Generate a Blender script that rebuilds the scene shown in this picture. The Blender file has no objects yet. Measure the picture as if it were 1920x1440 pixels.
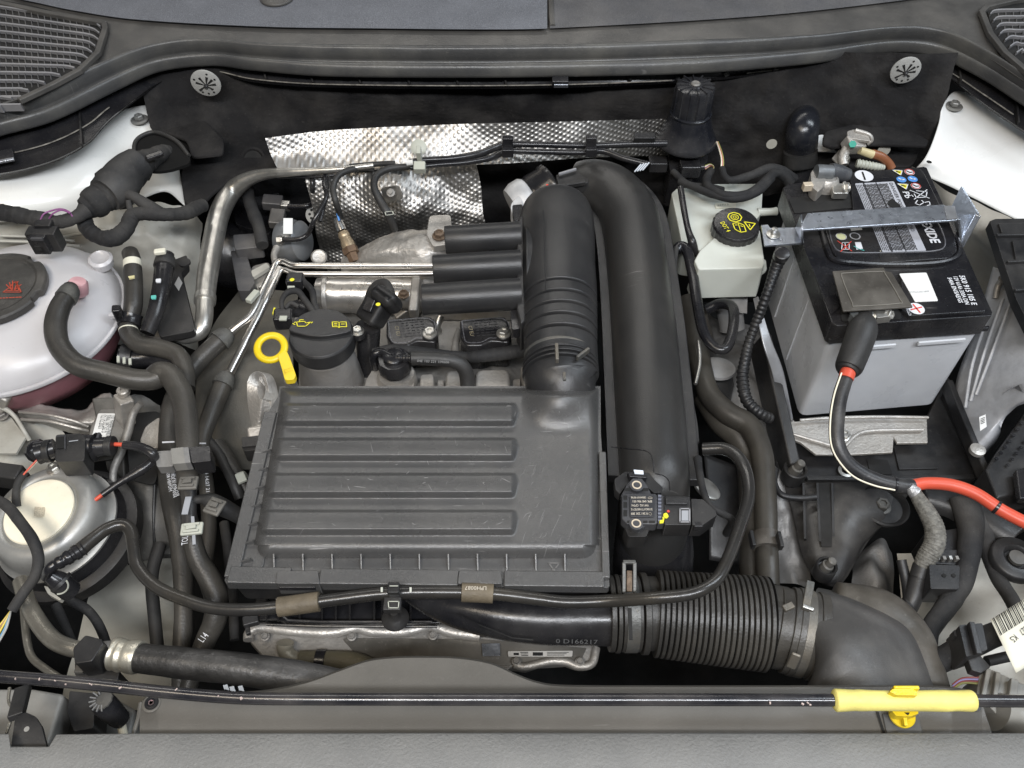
import bpy, bmesh, math, random
from mathutils import Vector, Matrix, noise as mnoise
random.seed(4)
SC = bpy.context.scene
COL = SC.collection
R = math.radians
# ------------------------------------------------------------------ camera, world, lamps, exposure
PITCH, FPX, CAMH = R(50), 1600.0, 0.68
cam_d = bpy.data.cameras.new('camera'); cam = bpy.data.objects.new('camera', cam_d); COL.objects.link(cam)
cam.location = (0, 0, CAMH); cam.rotation_euler = (R(90) - PITCH, 0, 0)
cam_d.sensor_width = 36; cam_d.lens = FPX * 36 / 1920; cam_d.clip_start = .01; cam_d.clip_end = 50
SC.camera = cam
W = bpy.data.worlds.new('World'); SC.world = W; W.use_nodes = True
W.node_tree.nodes['Background'].inputs[0].default_value = (.90, .95, 1, 1)
W.node_tree.nodes['Background'].inputs[1].default_value = .065
def lamp(name, loc, tgt, size, size_y, power, col):
    l = bpy.data.lights.new(name, 'AREA'); l.shape = 'RECTANGLE'; l.size = size; l.size_y = size_y; l.energy = power; l.color = col
    o = bpy.data.objects.new(name, l); COL.objects.link(o); o.location = loc
    o.rotation_euler = (Vector(tgt) - Vector(loc)).to_track_quat('-Z', 'Y').to_euler()
    return o
lamp('ceiling_lamp_warm', (-.75, -.35, 1.9), (-.1, .6, 0), 1.5, .35, 19, (1, .87, .70))
lamp('ceiling_lamp_front', (.25, -.75, 1.9), (.1, .6, 0), 1.8, .20, 60, (.92, .95, 1))
lamp('ceiling_lamp_cool', (1.7, .75, 1.9), (.5, .7, 0), .5, 1.6, 32, (.84, .92, 1))
lamp('added_rear_lamp', (-.35, 2.5, 2.1), (0, .9, 0), 2.6, .3, 20, (1, .97, .92))  # added fill lamp for flat tops, placed where the open hood would block it
SC.view_settings.view_transform = 'Standard'; SC.view_settings.look = 'None'
SC.view_settings.exposure = 0; SC.view_settings.gamma = 1
SC.render.engine = 'CYCLES'; SC.cycles.max_bounces = 6
# ------------------------------------------------------------------ places: a picture point at a height z (or at a depth y) gives a world point
FW = Vector((0, math.cos(PITCH), -math.sin(PITCH))); UP = Vector((0, math.sin(PITCH), math.cos(PITCH)))
CL = Vector((0, 0, CAMH))
def ray(u, v): return FW * FPX + Vector((1, 0, 0)) * (u - 960) - UP * (v - 720)
def P(u, v, z=0.):
    d = ray(u, v); return CL + d * ((z - CAMH) / d.z)
def PY(u, v, y):
    d = ray(u, v); return CL + d * (y / d.y)
def dep(p): return (p - CL).dot(FW)
def S(px, p): return px * dep(p) / FPX          # pixels at that distance -> metres
def V(*a): return Vector(a)
# ------------------------------------------------------------------ materials
MATS = {}
def mat(name, col, rough=.5, metal=0., var=.18, vs=25, bump=.15, bs=500, spec=.5, dust=.0, dustcol=(.30, .28, .25), scr=0., coat=0., trans=0., sss=0., rv=.07, emit=0, ior=1.45, grain=0.):
    if name in MATS: return MATS[name]
    m = bpy.data.materials.new(name); m.use_nodes = True; nt = m.node_tree; N = nt.nodes; L = nt.links
    b = N['Principled BSDF']; tc = N.new('ShaderNodeTexCoord')
    def noise(s, d=4, mp=None):
        n = N.new('ShaderNodeTexNoise'); n.inputs['Scale'].default_value = s; n.inputs['Detail'].default_value = d
        n.inputs['Roughness'].default_value = .6
        L.new(mp or tc.outputs['Object'], n.inputs['Vector']); return n.outputs['Fac']
    def mr(x, a, bb, c, d):
        n = N.new('ShaderNodeMapRange'); n.inputs[1].default_value = a; n.inputs[2].default_value = bb
        n.inputs[3].default_value = c; n.inputs[4].default_value = d; L.new(x, n.inputs[0]); return n.outputs[0]
    def mix(f, a, c):
        n = N.new('ShaderNodeMix'); n.data_type = 'RGBA'
        L.new(f, n.inputs[0])
        for k, x in ((6, a), (7, c)):
            if isinstance(x, tuple): n.inputs[k].default_value = (*x, 1)
            else: L.new(x, n.inputs[k])
        return n.outputs[2]
    c = mix(mr(noise(vs), .3, .7, 0, 1), tuple(x * (1 - var) for x in col), tuple(min(1, x * (1 + var)) for x in col))
    rsrc = mr(noise(vs * 1.7 + 5), .3, .7, max(.02, rough - rv), min(1, rough + rv))
    if dust:
        f1 = mr(noise(14, 6), .42, .72, 0, dust); c = mix(f1, c, dustcol)
        f2 = mr(noise(260, 3), .62, .78, 0, dust * .8); c = mix(f2, c, dustcol)
    if scr:
        for (rot, sc) in (((0, 0, .5), (30, 700, 30)), ((0, 0, -.9), (30, 560, 30)), ((0, 0, 1.7), (26, 620, 40))):
            mp = N.new('ShaderNodeMapping'); mp.inputs['Rotation'].default_value = rot; mp.inputs['Scale'].default_value = sc
            L.new(tc.outputs['Object'], mp.inputs[0])
            a = mr(noise(1, 1, mp.outputs[0]), .735, .775, 0, 1); k = mr(noise(9 + sc[1] / 90, 3), .56, .70, 0, scr)
            mm = N.new('ShaderNodeMath'); mm.operation = 'MULTIPLY'; L.new(a, mm.inputs[0]); L.new(k, mm.inputs[1])
            c = mix(mm.outputs[0], c, (.34, .33, .32))
    if grain:
        g = mr(noise(900, 1), .45, .7, 0, grain); c = mix(g, c, tuple(min(1, x * 2.6 + .05) for x in col))
    L.new(c, b.inputs['Base Color']); L.new(rsrc, b.inputs['Roughness'])
    b.inputs['Metallic'].default_value = metal; b.inputs['Specular IOR Level'].default_value = spec; b.inputs['IOR'].default_value = ior
    if coat: b.inputs['Coat Weight'].default_value = coat; b.inputs['Coat Roughness'].default_value = .12
    if trans: b.inputs['Transmission Weight'].default_value = trans
    if sss:
        b.inputs['Subsurface Weight'].default_value = sss; b.inputs['Subsurface Radius'].default_value = (.02, .02, .02); b.inputs['Subsurface Scale'].default_value = .6
    if bump:
        bp = N.new('ShaderNodeBump'); bp.inputs['Strength'].default_value = bump; bp.inputs['Distance'].default_value = .001
        L.new(noise(bs, 3), bp.inputs['Height']); L.new(bp.outputs[0], b.inputs['Normal'])
    MATS[name] = m; return m
plastic = mat('grey_black_plastic', (.022, .022, .023), .34, var=.08, dust=.06, scr=.4, bump=.25, bs=900, vs=12)
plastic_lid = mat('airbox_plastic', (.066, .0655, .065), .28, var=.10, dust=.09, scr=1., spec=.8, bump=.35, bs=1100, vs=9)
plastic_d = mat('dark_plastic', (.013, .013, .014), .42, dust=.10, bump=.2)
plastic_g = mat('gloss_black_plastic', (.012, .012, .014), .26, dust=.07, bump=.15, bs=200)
black = mat('deep_black', (.006, .006, .006), .8, dust=.05)
rubber = mat('rubber_hose', (.036, .034, .031), .40, dust=.25, dustcol=(.14, .125, .10), bump=.35, bs=420, vs=18)
rubber_d = mat('dark_rubber', (.022, .022, .022), .5, dust=.2, dustcol=(.12, .11, .10), bump=.3)
rubber_s = mat('seal_rubber', (.055, .055, .055), .34, dust=.28, dustcol=(.22, .21, .18), scr=.3, bump=.3, vs=9)
tape = mat('cloth_tape', (.014, .014, .015), .78, dust=.15, bump=.6, bs=700)
felt = mat('felt', (.015, .0145, .015), .95, dust=.4, dustcol=(.075, .07, .065), bump=1., bs=260, vs=12, spec=.12)
white = mat('white_paint', (.74, .74, .71), .28, var=.03, bump=.03, bs=40, dust=.10, dustcol=(.42, .39, .31), coat=.3, vs=5)
white_d = mat('dusty_white_paint', (.44, .43, .385), .45, var=.12, bump=.25, bs=60, dust=.55, dustcol=(.20, .18, .14), vs=7)
alu = mat('cast_aluminium', (.50, .48, .45), .48, metal=.65, dust=.55, dustcol=(.20, .17, .13), bump=.8, bs=260, var=.2, vs=30)
alu_d = mat('dull_cast_aluminium', (.26, .25, .235), .55, metal=.45, dust=.5, dustcol=(.12, .105, .085), bump=.8, bs=220, var=.25, vs=22)
steel = mat('zinc_steel', (.58, .57, .54), .36, metal=.9, dust=.35, dustcol=(.30, .28, .23), bump=.12, bs=200, var=.2, vs=40)
chrome = mat('bright_pipe', (.62, .60, .57), .32, metal=1., dust=0, bump=0, var=.06)
galv = mat('galvanised_bracket', (.55, .59, .66), .32, metal=.9, dust=.22, dustcol=(.55, .56, .56), bump=.3, bs=300, var=.12, vs=60)
foil = mat('heat_shield_foil', (.38, .37, .355), .44, metal=1., dust=.3, dustcol=(.28, .25, .2), bump=.1, var=.12)
tank = mat('milky_tank_plastic', (.52, .51, .52), .32, var=.05, bump=.08, bs=60, sss=.35, dust=.12, dustcol=(.55, .5, .45), vs=8)
tank_p = mat('pink_coolant_plastic', (.30, .13, .15), .35, var=.2, bump=.08, bs=60, vs=12, dust=.2, dustcol=(.2, .12, .12))
resv = mat('reservoir_plastic', (.56, .58, .53), .34, var=.06, bump=.08, bs=60, sss=.3, dust=.15, dustcol=(.4, .38, .28), vs=9)
case = mat('battery_case_plastic', (.58, .60, .63), .30, var=.10, bump=.1, bs=70, sss=.2, dust=.18, dustcol=(.6, .6, .58), vs=10)
batt = mat('battery_lid_plastic', (.010, .010, .012), .27, dust=.10, bump=.15, bs=400, scr=.5)
yellow = mat('yellow_plastic', (.74, .54, .015), .33, var=.10, bump=.2, dust=.2, dustcol=(.5, .4, .1))
yellow_p = mat('pale_yellow_foam', (.80, .70, .20), .5, var=.12, bump=.4, bs=200, dust=.35, dustcol=(.50, .42, .15), vs=30)
ink_y = mat('yellow_print', (.75, .68, .03), .5, var=.02, bump=0)
ink_w = mat('white_print', (.66, .67, .70), .5, var=.02, bump=0)
ink_g = mat('grey_print', (.30, .31, .33), .5, var=.02, bump=0)
ink_k = mat('black_print', (.012, .012, .012), .5, var=.02, bump=0)
ink_r = mat('red_print', (.65, .06, .04), .5, var=.02, bump=0)
ink_b = mat('blue_print', (.08, .25, .60), .5, var=.02, bump=0)
red = mat('red_cable', (.60, .085, .045), .4, var=.08, bump=.1, dust=.1, dustcol=(.35, .1, .06))
paper = mat('label_paper', (.72, .72, .70), .5, var=.03, bump=.05)
paper_y = mat('aged_label_paper', (.68, .66, .55), .5, var=.04, bump=.05)
cream = mat('cream_disc', (.86, .80, .64), .4, metal=.0, var=.05, dust=.25, dustcol=(.40, .32, .2), bump=.2)
conn_g = mat('grey_connector', (.24, .23, .205), .42, var=.06, dust=.15)
clip_g = mat('pale_clip_plastic', (.42, .43, .37), .45, var=.05)
brown = mat('brown_foam', (.105, .085, .058), .6, var=.3, dust=.4, dustcol=(.22, .18, .12), bump=.8, bs=200, vs=45)
blue_grey = mat('grainy_cowl', (.092, .097, .110), .55, var=.10, bump=.8, bs=900, dust=.1, dustcol=(.30, .31, .34), grain=.35)
cowl_m = mat('cowl_plastic', (.060, .058, .055), .45, var=.12, dust=.18, bump=.3, bs=900, scr=.3)
slam_m = mat('slam_panel_plastic', (.096, .090, .080), .42, var=.06, dust=.10, bump=.25, bs=900, scr=.3, vs=6)
front_m = mat('grained_front_plastic', (.165, .164, .158), .5, var=.13, bump=.9, bs=420, grain=.05, dust=.1, vs=7)
rod_m = mat('painted_rod', (.016, .016, .019), .2, dust=.12, dustcol=(.4, .36, .33), bump=.1, coat=.5)
# ------------------------------------------------------------------ mesh building
class MB:
    def __init__(s): s.v = []; s.f = []
    def add(s, vs, fs):
        k = len(s.v); s.v += [Vector(p) for p in vs]; s.f += [tuple(i + k for i in f) for f in fs]; return s
    def merge(s, o): return s.add(o.v, o.f)
def build(name, mb, m, parent=None, bevel=0, seg=2, ang=40, sub=0, solid=0, flat=False):
    me = bpy.data.meshes.new(name)
    if parent is not None: org = parent['_o']; org = Vector(org)
    else:
        lo = Vector((min(p.x for p in mb.v), min(p.y for p in mb.v), min(p.z for p in mb.v))); hi = Vector((max(p.x for p in mb.v), max(p.y for p in mb.v), max(p.z for p in mb.v)))
        org = (lo + hi) / 2; org.z = lo.z
    me.from_pydata([p - org for p in mb.v], [], mb.f); me.update()
    bm = bmesh.new(); bm.from_mesh(me); bmesh.ops.recalc_face_normals(bm, faces=bm.faces) if not flat else None; bm.to_mesh(me); bm.free()
    me.materials.append(m)
    for p in me.polygons: p.use_smooth = True
    if not sub and not bevel: me.set_sharp_from_angle(angle=R(ang))
    o = bpy.data.objects.new(name, me); COL.objects.link(o)
    if parent is not None:
        o.parent = parent; o['_o'] = list(org)
    else: o.location = org; o['_o'] = list(org)
    if solid:
        k = o.modifiers.new('solidify', 'SOLIDIFY'); k.thickness = solid; k.offset = -1
    if sub:
        k = o.modifiers.new('subdivide', 'SUBSURF'); k.levels = sub; k.render_levels = sub
    if bevel:
        k = o.modifiers.new('bevel', 'BEVEL'); k.width = bevel; k.segments = seg; k.limit_method = 'ANGLE'; k.angle_limit = R(30)
        k.harden_normals = True; k.use_clamp_overlap = True
    return o
def tag(o, label=None, cat=None, group=None, kind=None):
    if label: o['label'] = label
    if cat: o['category'] = cat
    if group: o['group'] = group
    if kind: o['kind'] = kind
    return o
def thing(name, loc, label, cat, group=None, kind=None):
    o = bpy.data.objects.new(name, None); COL.objects.link(o); o.location = loc; o['_o'] = list(loc); o.empty_display_size = .02
    return tag(o, label, cat, group, kind)
def cat_spline(pts, n=6):
    """Catmull-Rom through points (any dimension)."""
    q = [Vector(p) for p in pts]
    if len(q) < 3: return [q[0].lerp(q[-1], i / n) for i in range(n + 1)]
    q = [q[0] * 2 - q[1]] + q + [q[-1] * 2 - q[-2]]; out = []
    for i in range(1, len(q) - 2):
        a, b, c, d = q[i - 1:i + 3]
        for k in range(n):
            t = k / n
            out.append(.5 * ((2 * b) + (c - a) * t + (2 * a - 5 * b + 4 * c - d) * t * t + (3 * b - a - 3 * c + d) * t ** 3))
    out.append(q[-2]); return out
def sweep(pts, rad, n=12, caps=True, squash=1., sqaxis=None, closed=False, mb=None):
    """tube along world points with a radius each."""
    mb = mb or MB(); vs = []; fs = []; L = len(pts)
    t0 = (pts[1] - pts[0]).normalized(); nrm = t0.orthogonal().normalized(); prev = t0
    for i in range(L):
        t = (pts[min(i + 1, L - 1)] - pts[max(i - 1, 0)])
        t = t.normalized() if t.length > 1e-9 else prev
        nrm = (prev.rotation_difference(t) @ nrm); nrm = (nrm - t * nrm.dot(t)).normalized(); prev = t
        bi = t.cross(nrm)
        for k in range(n):
            a = 2 * math.pi * k / n; o = (nrm * math.cos(a) + bi * math.sin(a)) * rad[i]
            if sqaxis is not None: o = o - sqaxis * o.dot(sqaxis) * (1 - squash)
            vs.append(pts[i] + o)
    for i in range(L - 1):
        for k in range(n):
            fs.append((i * n + k, i * n + (k + 1) % n, (i + 1) * n + (k + 1) % n, (i + 1) * n + k))
    if caps: fs.append(tuple(range(n))[::-1]); fs.append(tuple((L - 1) * n + k for k in range(n)))
    return mb.add(vs, fs)
def hose(pp, n=14, st=6, mb=None, wob=.0, caps=True, rf=None):
    """pp = [(u, v, z, radius_px)] ; rf(s, r) may change radius with metres travelled."""
    c = [tuple(P(a[0], a[1], a[2])) + (S(a[3], P(a[0], a[1], a[2])),) for a in pp]
    q = cat_spline(c, st); pts = [Vector(p[:3]) for p in q]; rad = [p[3] for p in q]
    if rf:
        tot = sum((pts[i + 1] - pts[i]).length for i in range(len(pts) - 1)); k = int(tot / .0011); out = []; orad = []
        acc = 0; j = 0; seg = [(pts[i + 1] - pts[i]).length for i in range(len(pts) - 1)]
        for i in range(k + 1):
            d = tot * i / k
            while j < len(seg) - 1 and acc + seg[j] < d: acc += seg[j]; j += 1
            t = min(1, (d - acc) / max(seg[j], 1e-9)); out.append(pts[j].lerp(pts[j + 1], t)); orad.append(rf(d, rad[j] * (1 - t) + rad[j + 1] * t))
        pts, rad = out, orad
    if wob:
        rad = [r * (1 + wob * mnoise.noise(p * 60)) for p, r in zip(pts, rad)]
        pts = [p + mnoise.noise_vector(p * 40) * wob * r * .5 for p, r in zip(pts, rad)]
    return sweep(pts, rad, n, caps, mb=mb)
def band_at(pp, s0, s1, grow=1.1, n=20, st=6):
    """a short collar over a hose given by the same list, from control parameter s0 to s1 (0..len-1)."""
    c = [tuple(P(a[0], a[1], a[2])) + (S(a[3], P(a[0], a[1], a[2])),) for a in pp]
    q = cat_spline(c, st)
    def at(s):
        k = max(0, min(len(q) - 1.001, s * st)); i = int(k); return q[i].lerp(q[i + 1], k - i)
    m = MB(); a = [at(s0 + (s1 - s0) * i / 6) for i in range(7)]
    pts = [Vector(x[:3]) for x in a]; rad = [x[3] * grow for x in a]
    pts = [pts[0]] + pts + [pts[-1]]; 
    t0 = (pts[1] - pts[2]).normalized() * .0004; t1 = (pts[-2] - pts[-3]).normalized() * .0004
    pts[0] = pts[1] + t0; pts[-1] = pts[-2] + t1; rad = [rad[0] * .9] + rad + [rad[-1] * .9]
    return sweep(pts, rad, n)
def lathe(c, prof, axis=V(0, 0, 1), n=32, sc=None, mb=None, arc=None, fr=None):
    """prof = [(r, h)] in pixels at c's distance (or metres if sc=1)."""
    mb = mb or MB(); s = sc if sc else S(1, c); ax = Vector(axis).normalized(); a = ax.orthogonal().normalized(); b = ax.cross(a)
    vs = []; fs = []
    for (r, h) in prof:
        for k in range(n):
            t = 2 * math.pi * k / n; rr = r * (fr(t, r, h) if fr else 1)
            vs.append(c + ax * h * s + (a * math.cos(t) + b * math.sin(t)) * rr * s)
    for i in range(len(prof) - 1):
        for k in range(n): fs.append((i * n + k, i * n + (k + 1) % n, (i + 1) * n + (k + 1) % n, (i + 1) * n + k))
    if prof[0][0] > 1e-6: fs.append(tuple(range(n))[::-1])
    if prof[-1][0] > 1e-6: fs.append(tuple((len(prof) - 1) * n + k for k in range(n)))
    return mb.add(vs, fs)
def prism(poly, z, th, mb=None, dirv=None, taper=0):
    """poly = [(u, v)] or [(u, v, z)] -> slab whose top is there and which goes down by th."""
    mb = mb or MB(); top = [P(p[0], p[1], p[2] if len(p) > 2 else z) for p in poly]
    d = Vector(dirv) if dirv else V(0, 0, -1); n = len(top); c = sum(top, Vector()) / n
    bot = [p + d * th + ((p - c) * taper) for p in top]
    return mb.add(top + bot, [tuple(range(n))] + [tuple(range(2 * n - 1, n - 1, -1))] + [(i, i + n, (i + 1) % n + n, (i + 1) % n) for i in range(n)])
def wprism(pts, d, mb=None):
    mb = mb or MB(); n = len(pts); d = Vector(d)
    return mb.add(list(pts) + [p + d for p in pts], [tuple(range(n))] + [tuple(range(2 * n - 1, n - 1, -1))] + [(i, i + n, (i + 1) % n + n, (i + 1) % n) for i in range(n)])
def rnd(poly, r=.25, k=4):
    """round the corners of a pixel polygon; r is a share of the shorter adjoining edge."""
    out = []; n = len(poly)
    for i in range(n):
        a, b, c = Vector(poly[i - 1]), Vector(poly[i]), Vector(poly[(i + 1) % n])
        l = min((a - b).length, (c - b).length) * r; p = b + (a - b).normalized() * l; q = b + (c - b).normalized() * l
        for j in range(k + 1):
            t = j / k; out.append(tuple(p * (1 - t) ** 2 + b * 2 * t * (1 - t) + q * t * t))
    return out
def box(c, size, rot=(0, 0, 0), mb=None):
    from mathutils import Euler
    mb = mb or MB(); M = Euler(rot).to_matrix(); sx, sy, sz = [k / 2 for k in size]
    vs = [c + M @ V(x, y, z) for x in (-sx, sx) for y in (-sy, sy) for z in (-sz, sz)]
    return mb.add(vs, [(0, 1, 3, 2), (4, 6, 7, 5), (0, 4, 5, 1), (2, 3, 7, 6), (0, 2, 6, 4), (1, 5, 7, 3)])
def beam(a, b, w, h, up=V(0, 0, 1), mb=None):
    """box from a to b (world), w across, h along up."""
    mb = mb or MB(); t = (b - a).normalized(); s = t.cross(up).normalized(); u = s.cross(t)
    vs = [p + s * x * w / 2 + u * y * h / 2 for p in (a, b) for x, y in ((-1, -1), (1, -1), (1, 1), (-1, 1))]
    return mb.add(vs, [(3, 2, 1, 0), (4, 5, 6, 7), (0, 1, 5, 4), (1, 2, 6, 5), (2, 3, 7, 6), (3, 0, 4, 7)])
def patch(rows, nu=40, nv=30, fn=None, y=False, mb=None):
    """smooth sheet through a grid of (u, v, z) control points."""
    mb = mb or MB()
    if y: W_ = [[PY(*p) for p in r] for r in rows]
    else: W_ = [[P(*p) for p in r] for r in rows]
    def res(l, n):
        q = cat_spline(l, 8); out = []
        for i in range(n + 1):
            k = i / n * (len(q) - 1); j = min(int(k), len(q) - 2); out.append(q[j].lerp(q[j + 1], k - j))
        return out
    A = [res(r, nu) for r in W_]; cols = [res([A[j][i] for j in range(len(A))], nv) for i in range(nu + 1)]
    vs = []; 
    for i in range(nu + 1):
        for j in range(nv + 1):
            p = cols[i][j]; vs.append(fn(p, i / nu, j / nv) if fn else p)
    fs = [(i * (nv + 1) + j, (i + 1) * (nv + 1) + j, (i + 1) * (nv + 1) + j + 1, i * (nv + 1) + j + 1) for i in range(nu) for j in range(nv)]
    return mb.add(vs, fs)
def text(name, s, p0, p1, h, m, parent, nrm=V(0, 0, 1), lift=.0004, bold=0.):
    """flat lettering: baseline p0 -> p1 (world), cap height h in metres, fitted to that length."""
    cu = bpy.data.curves.new('t', 'FONT'); cu.body = s; cu.size = 1; cu.offset = bold
    cu.resolution_u = 2
    o = bpy.data.objects.new('t', cu); COL.objects.link(o); bpy.context.view_layer.update()
    me = bpy.data.meshes.new_from_object(o.evaluated_get(bpy.context.evaluated_depsgraph_get())); bpy.data.objects.remove(o)
    if not me.vertices: return None
    x0 = min(v.co.x for v in me.vertices); x1 = max(v.co.x for v in me.vertices); y1 = max(v.co.y for v in me.vertices)
    X = (p1 - p0); L = X.length; X = X.normalized(); N_ = Vector(nrm).normalized(); Y = N_.cross(X).normalized(); N_ = X.cross(Y)
    org = Vector(parent['_o'])
    for v in me.vertices:
        v.co = p0 + X * ((v.co.x - x0) / max(1e-6, x1 - x0) * L) + Y * (v.co.y / .7 * h) + N_ * lift - org
    me.name = name; me.materials.clear(); me.materials.append(m)
    r = bpy.data.objects.new(name, me); COL.objects.link(r); r.parent = parent; r['_o'] = list(org); return r
def tubeline(pts, r, m, name, parent, n=6):
    return build(name, sweep([Vector(p) for p in pts], [r] * len(pts), n), m, parent)
def hexbolt(c, rpx, axis=V(0, 0, 1), washer=True, mb=None, sc=None):
    mb = mb or MB()
    if washer: lathe(c, [(rpx * 1.35, 0), (rpx * 1.35, rpx * .22), (rpx * 1.2, rpx * .3)], axis, 20, sc, mb)
    lathe(c, [(rpx, rpx * .25), (rpx, rpx * .95), (rpx * .85, rpx * 1.1), (rpx * .55, rpx * 1.1), (rpx * .5, rpx * .85)], axis, 6, sc, mb)
    return mb
def stdfin():
    for o in bpy.data.objects:
        if '_o' in o: del o['_o']
# ------------------------------------------------------------------ helpers that need the above
def zfor(y, v): return CAMH - y * math.tan(PITCH + math.atan((v - 720) / FPX))
def interp(tab):
    def f(u):
        q = cat_tab
        for i in range(len(tab) - 1):
            if u <= tab[i + 1][0] or i == len(tab) - 2:
                a, b = tab[i], tab[i + 1]
                m0 = (tab[i + 1][1] - tab[i - 1][1]) / (tab[i + 1][0] - tab[i - 1][0]) if i > 0 else (b[1] - a[1]) / (b[0] - a[0])
                m1 = (tab[i + 2][1] - a[1]) / (tab[i + 2][0] - a[0]) if i < len(tab) - 2 else (b[1] - a[1]) / (b[0] - a[0])
                h = b[0] - a[0]; t = (u - a[0]) / h; t2 = t * t; t3 = t2 * t
                return (2 * t3 - 3 * t2 + 1) * a[1] + (t3 - 2 * t2 + t) * h * m0 + (-2 * t3 + 3 * t2) * b[1] + (t3 - t2) * h * m1
    cat_tab = tab
    return f
def stroke(pts, w, nrm=V(0, 0, 1), lift=.0004, closed=False, mb=None, th=None):
    """flat ribbon along world points."""
    mb = mb or MB(); q = [Vector(p) + Vector(nrm) * lift for p in pts]
    if closed: q.append(q[0])
    for a, b in zip(q[:-1], q[1:]):
        t = (b - a)
        if t.length < 1e-7: continue
        t.normalize(); s = t.cross(nrm).normalized() * w / 2; e = t * w * .3
        mb.add([a - s - e, a + s - e, b + s + e, b - s + e], [(0, 1, 2, 3)])
    return mb
def ring(c, r, n=24, nrm=V(0, 0, 1)):
    a = Vector(nrm).orthogonal().normalized(); b = Vector(nrm).cross(a)
    return [c + (a * math.cos(2 * math.pi * k / n) + b * math.sin(2 * math.pi * k / n)) * r for k in range(n)]
def disc(c, r, n=24, nrm=V(0, 0, 1), lift=.0004, mb=None):
    mb = mb or MB(); return mb.add([p + Vector(nrm) * lift for p in ring(c, r, n, nrm)], [tuple(range(n))])
def struct(name, mb, m, **k):
    o = build(name, mb, m, **k); o['kind'] = 'structure'; return o
def one(name, mb, m, label, cat, group=None, **k):
    return tag(build(name, mb, m, **k), label, cat, group)
# ------------------------------------------------------------------ engine bay floor and walls (setting)
m = MB(); m.add([V(-1.4, -.1, -.50), V(1.4, -.1, -.50), V(1.4, 1.6, -.50), V(-1.4, 1.6, -.50)], [(0, 1, 2, 3)])
struct('bay_floor', m, black)
m = MB(); wprism([V(-1.2, 1.2, -.5), V(1.2, 1.2, -.5), V(1.2, 1.2, .0), V(-1.2, 1.2, .0)], (0, .03, 0), m)
struct('firewall', m, black)
A_ = interp([(-60, 230), (0, 205), (100, 168), (200, 120), (280, 92), (370, 78), (500, 86), (700, 89), (900, 90), (1100, 87), (1280, 80), (1500, 72), (1680, 56), (1760, 62), (1840, 100), (1920, 152), (1980, 190)])
B_ = interp([(-60, 278), (0, 256), (100, 228), (230, 165), (300, 135), (400, 124), (470, 132), (600, 143), (800, 146), (1000, 145), (1300, 138), (1520, 120), (1660, 100), (1750, 106), (1840, 148), (1920, 200), (1980, 236)])
D_ = interp([(-60, 330), (0, 325), (60, 313), (120, 292), (170, 262), (200, 228), (240, 196), (290, 160), (340, 138), (400, 134), (470, 150), (600, 160), (1000, 162), (1300, 150), (1450, 134), (1560, 114), (1650, 106), (1720, 112), (1780, 145), (1840, 190), (1880, 218), (1920, 245), (1980, 285)])
# cowl panel: smooth lower band, grained upper step, centre seam
us = [-60 + i * 2040 / 120 for i in range(121)]
U_ = interp([(-60, -40), (30, -4), (70, 5), (130, 18), (250, 36), (500, 50), (700, 53), (920, 55), (1034, 53), (1420, 30), (1680, 2), (1980, -40)])
cowl = thing('windscreen_cowl', P(960, 40, .10), 'wide dark grey plastic cowl below the windscreen, behind the long rubber seal', 'cowl panel')
def strip(us, rows, mb=None):
    """rows = list of functions u -> world point."""
    mb = mb or MB(); n = len(rows); vs = [f(u) for u in us for f in rows]
    return mb.add(vs, [(i * n + j, (i + 1) * n + j, (i + 1) * n + j + 1, i * n + j + 1) for i in range(len(us) - 1) for j in range(n - 1)])
def lowA(u): return P(u, A_(u) + 14, .080)
build('lower_band', strip(us, [lowA, lambda u: P(u, A_(u), .092), lambda u: P(u, A_(u) * .5 + U_(u) * .5, .096), lambda u: P(u, U_(u) + 1, .098), lambda u: P(u, U_(u) + 1, .098) + V(0, .15, .0)]), cowl_m, cowl)
u1 = [u for u in us if u < 1024] + [1026]; u2 = [1031] + [u for u in us if u > 1036]
def upstrip(ul, dz):
    return strip(ul, [lambda u: P(u, U_(u) + 1.5, .098 + dz), lambda u: P(u, U_(u), .1015 + dz), lambda u: P(u, U_(u) - 20, .108 + dz), lambda u: P(u, U_(u) - 60, .112 + dz), lambda u: P(u, U_(u) - 130, .125 + dz)])
build('upper_step_panel', upstrip(u1, .0015), blue_grey, cowl, ang=50)
build('upper_step_panel', upstrip(u2, 0), mat('grainy_cowl_dark', (.062, .062, .066), .55, bump=.8, bs=900, dust=.15, grain=.2), cowl, ang=50)
build('seam_ridge', sweep([P(1033, -60, .118), P(1033, 0, .110), P(1034, 30, .107), P(1036, 50, .1015)], [.0045] * 4, 8), cowl_m, cowl)
build('joint_line', stroke([P(996, 56, .0985), P(996, 88, .0925)], .0014), cowl_m, cowl)
build('washer_nozzle', lathe(P(520, -2, .112), [(32, 0), (32, 4), (26, 8), (14, 10), (0, 10)], n=28), cowl_m, cowl, bevel=.001)
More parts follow.
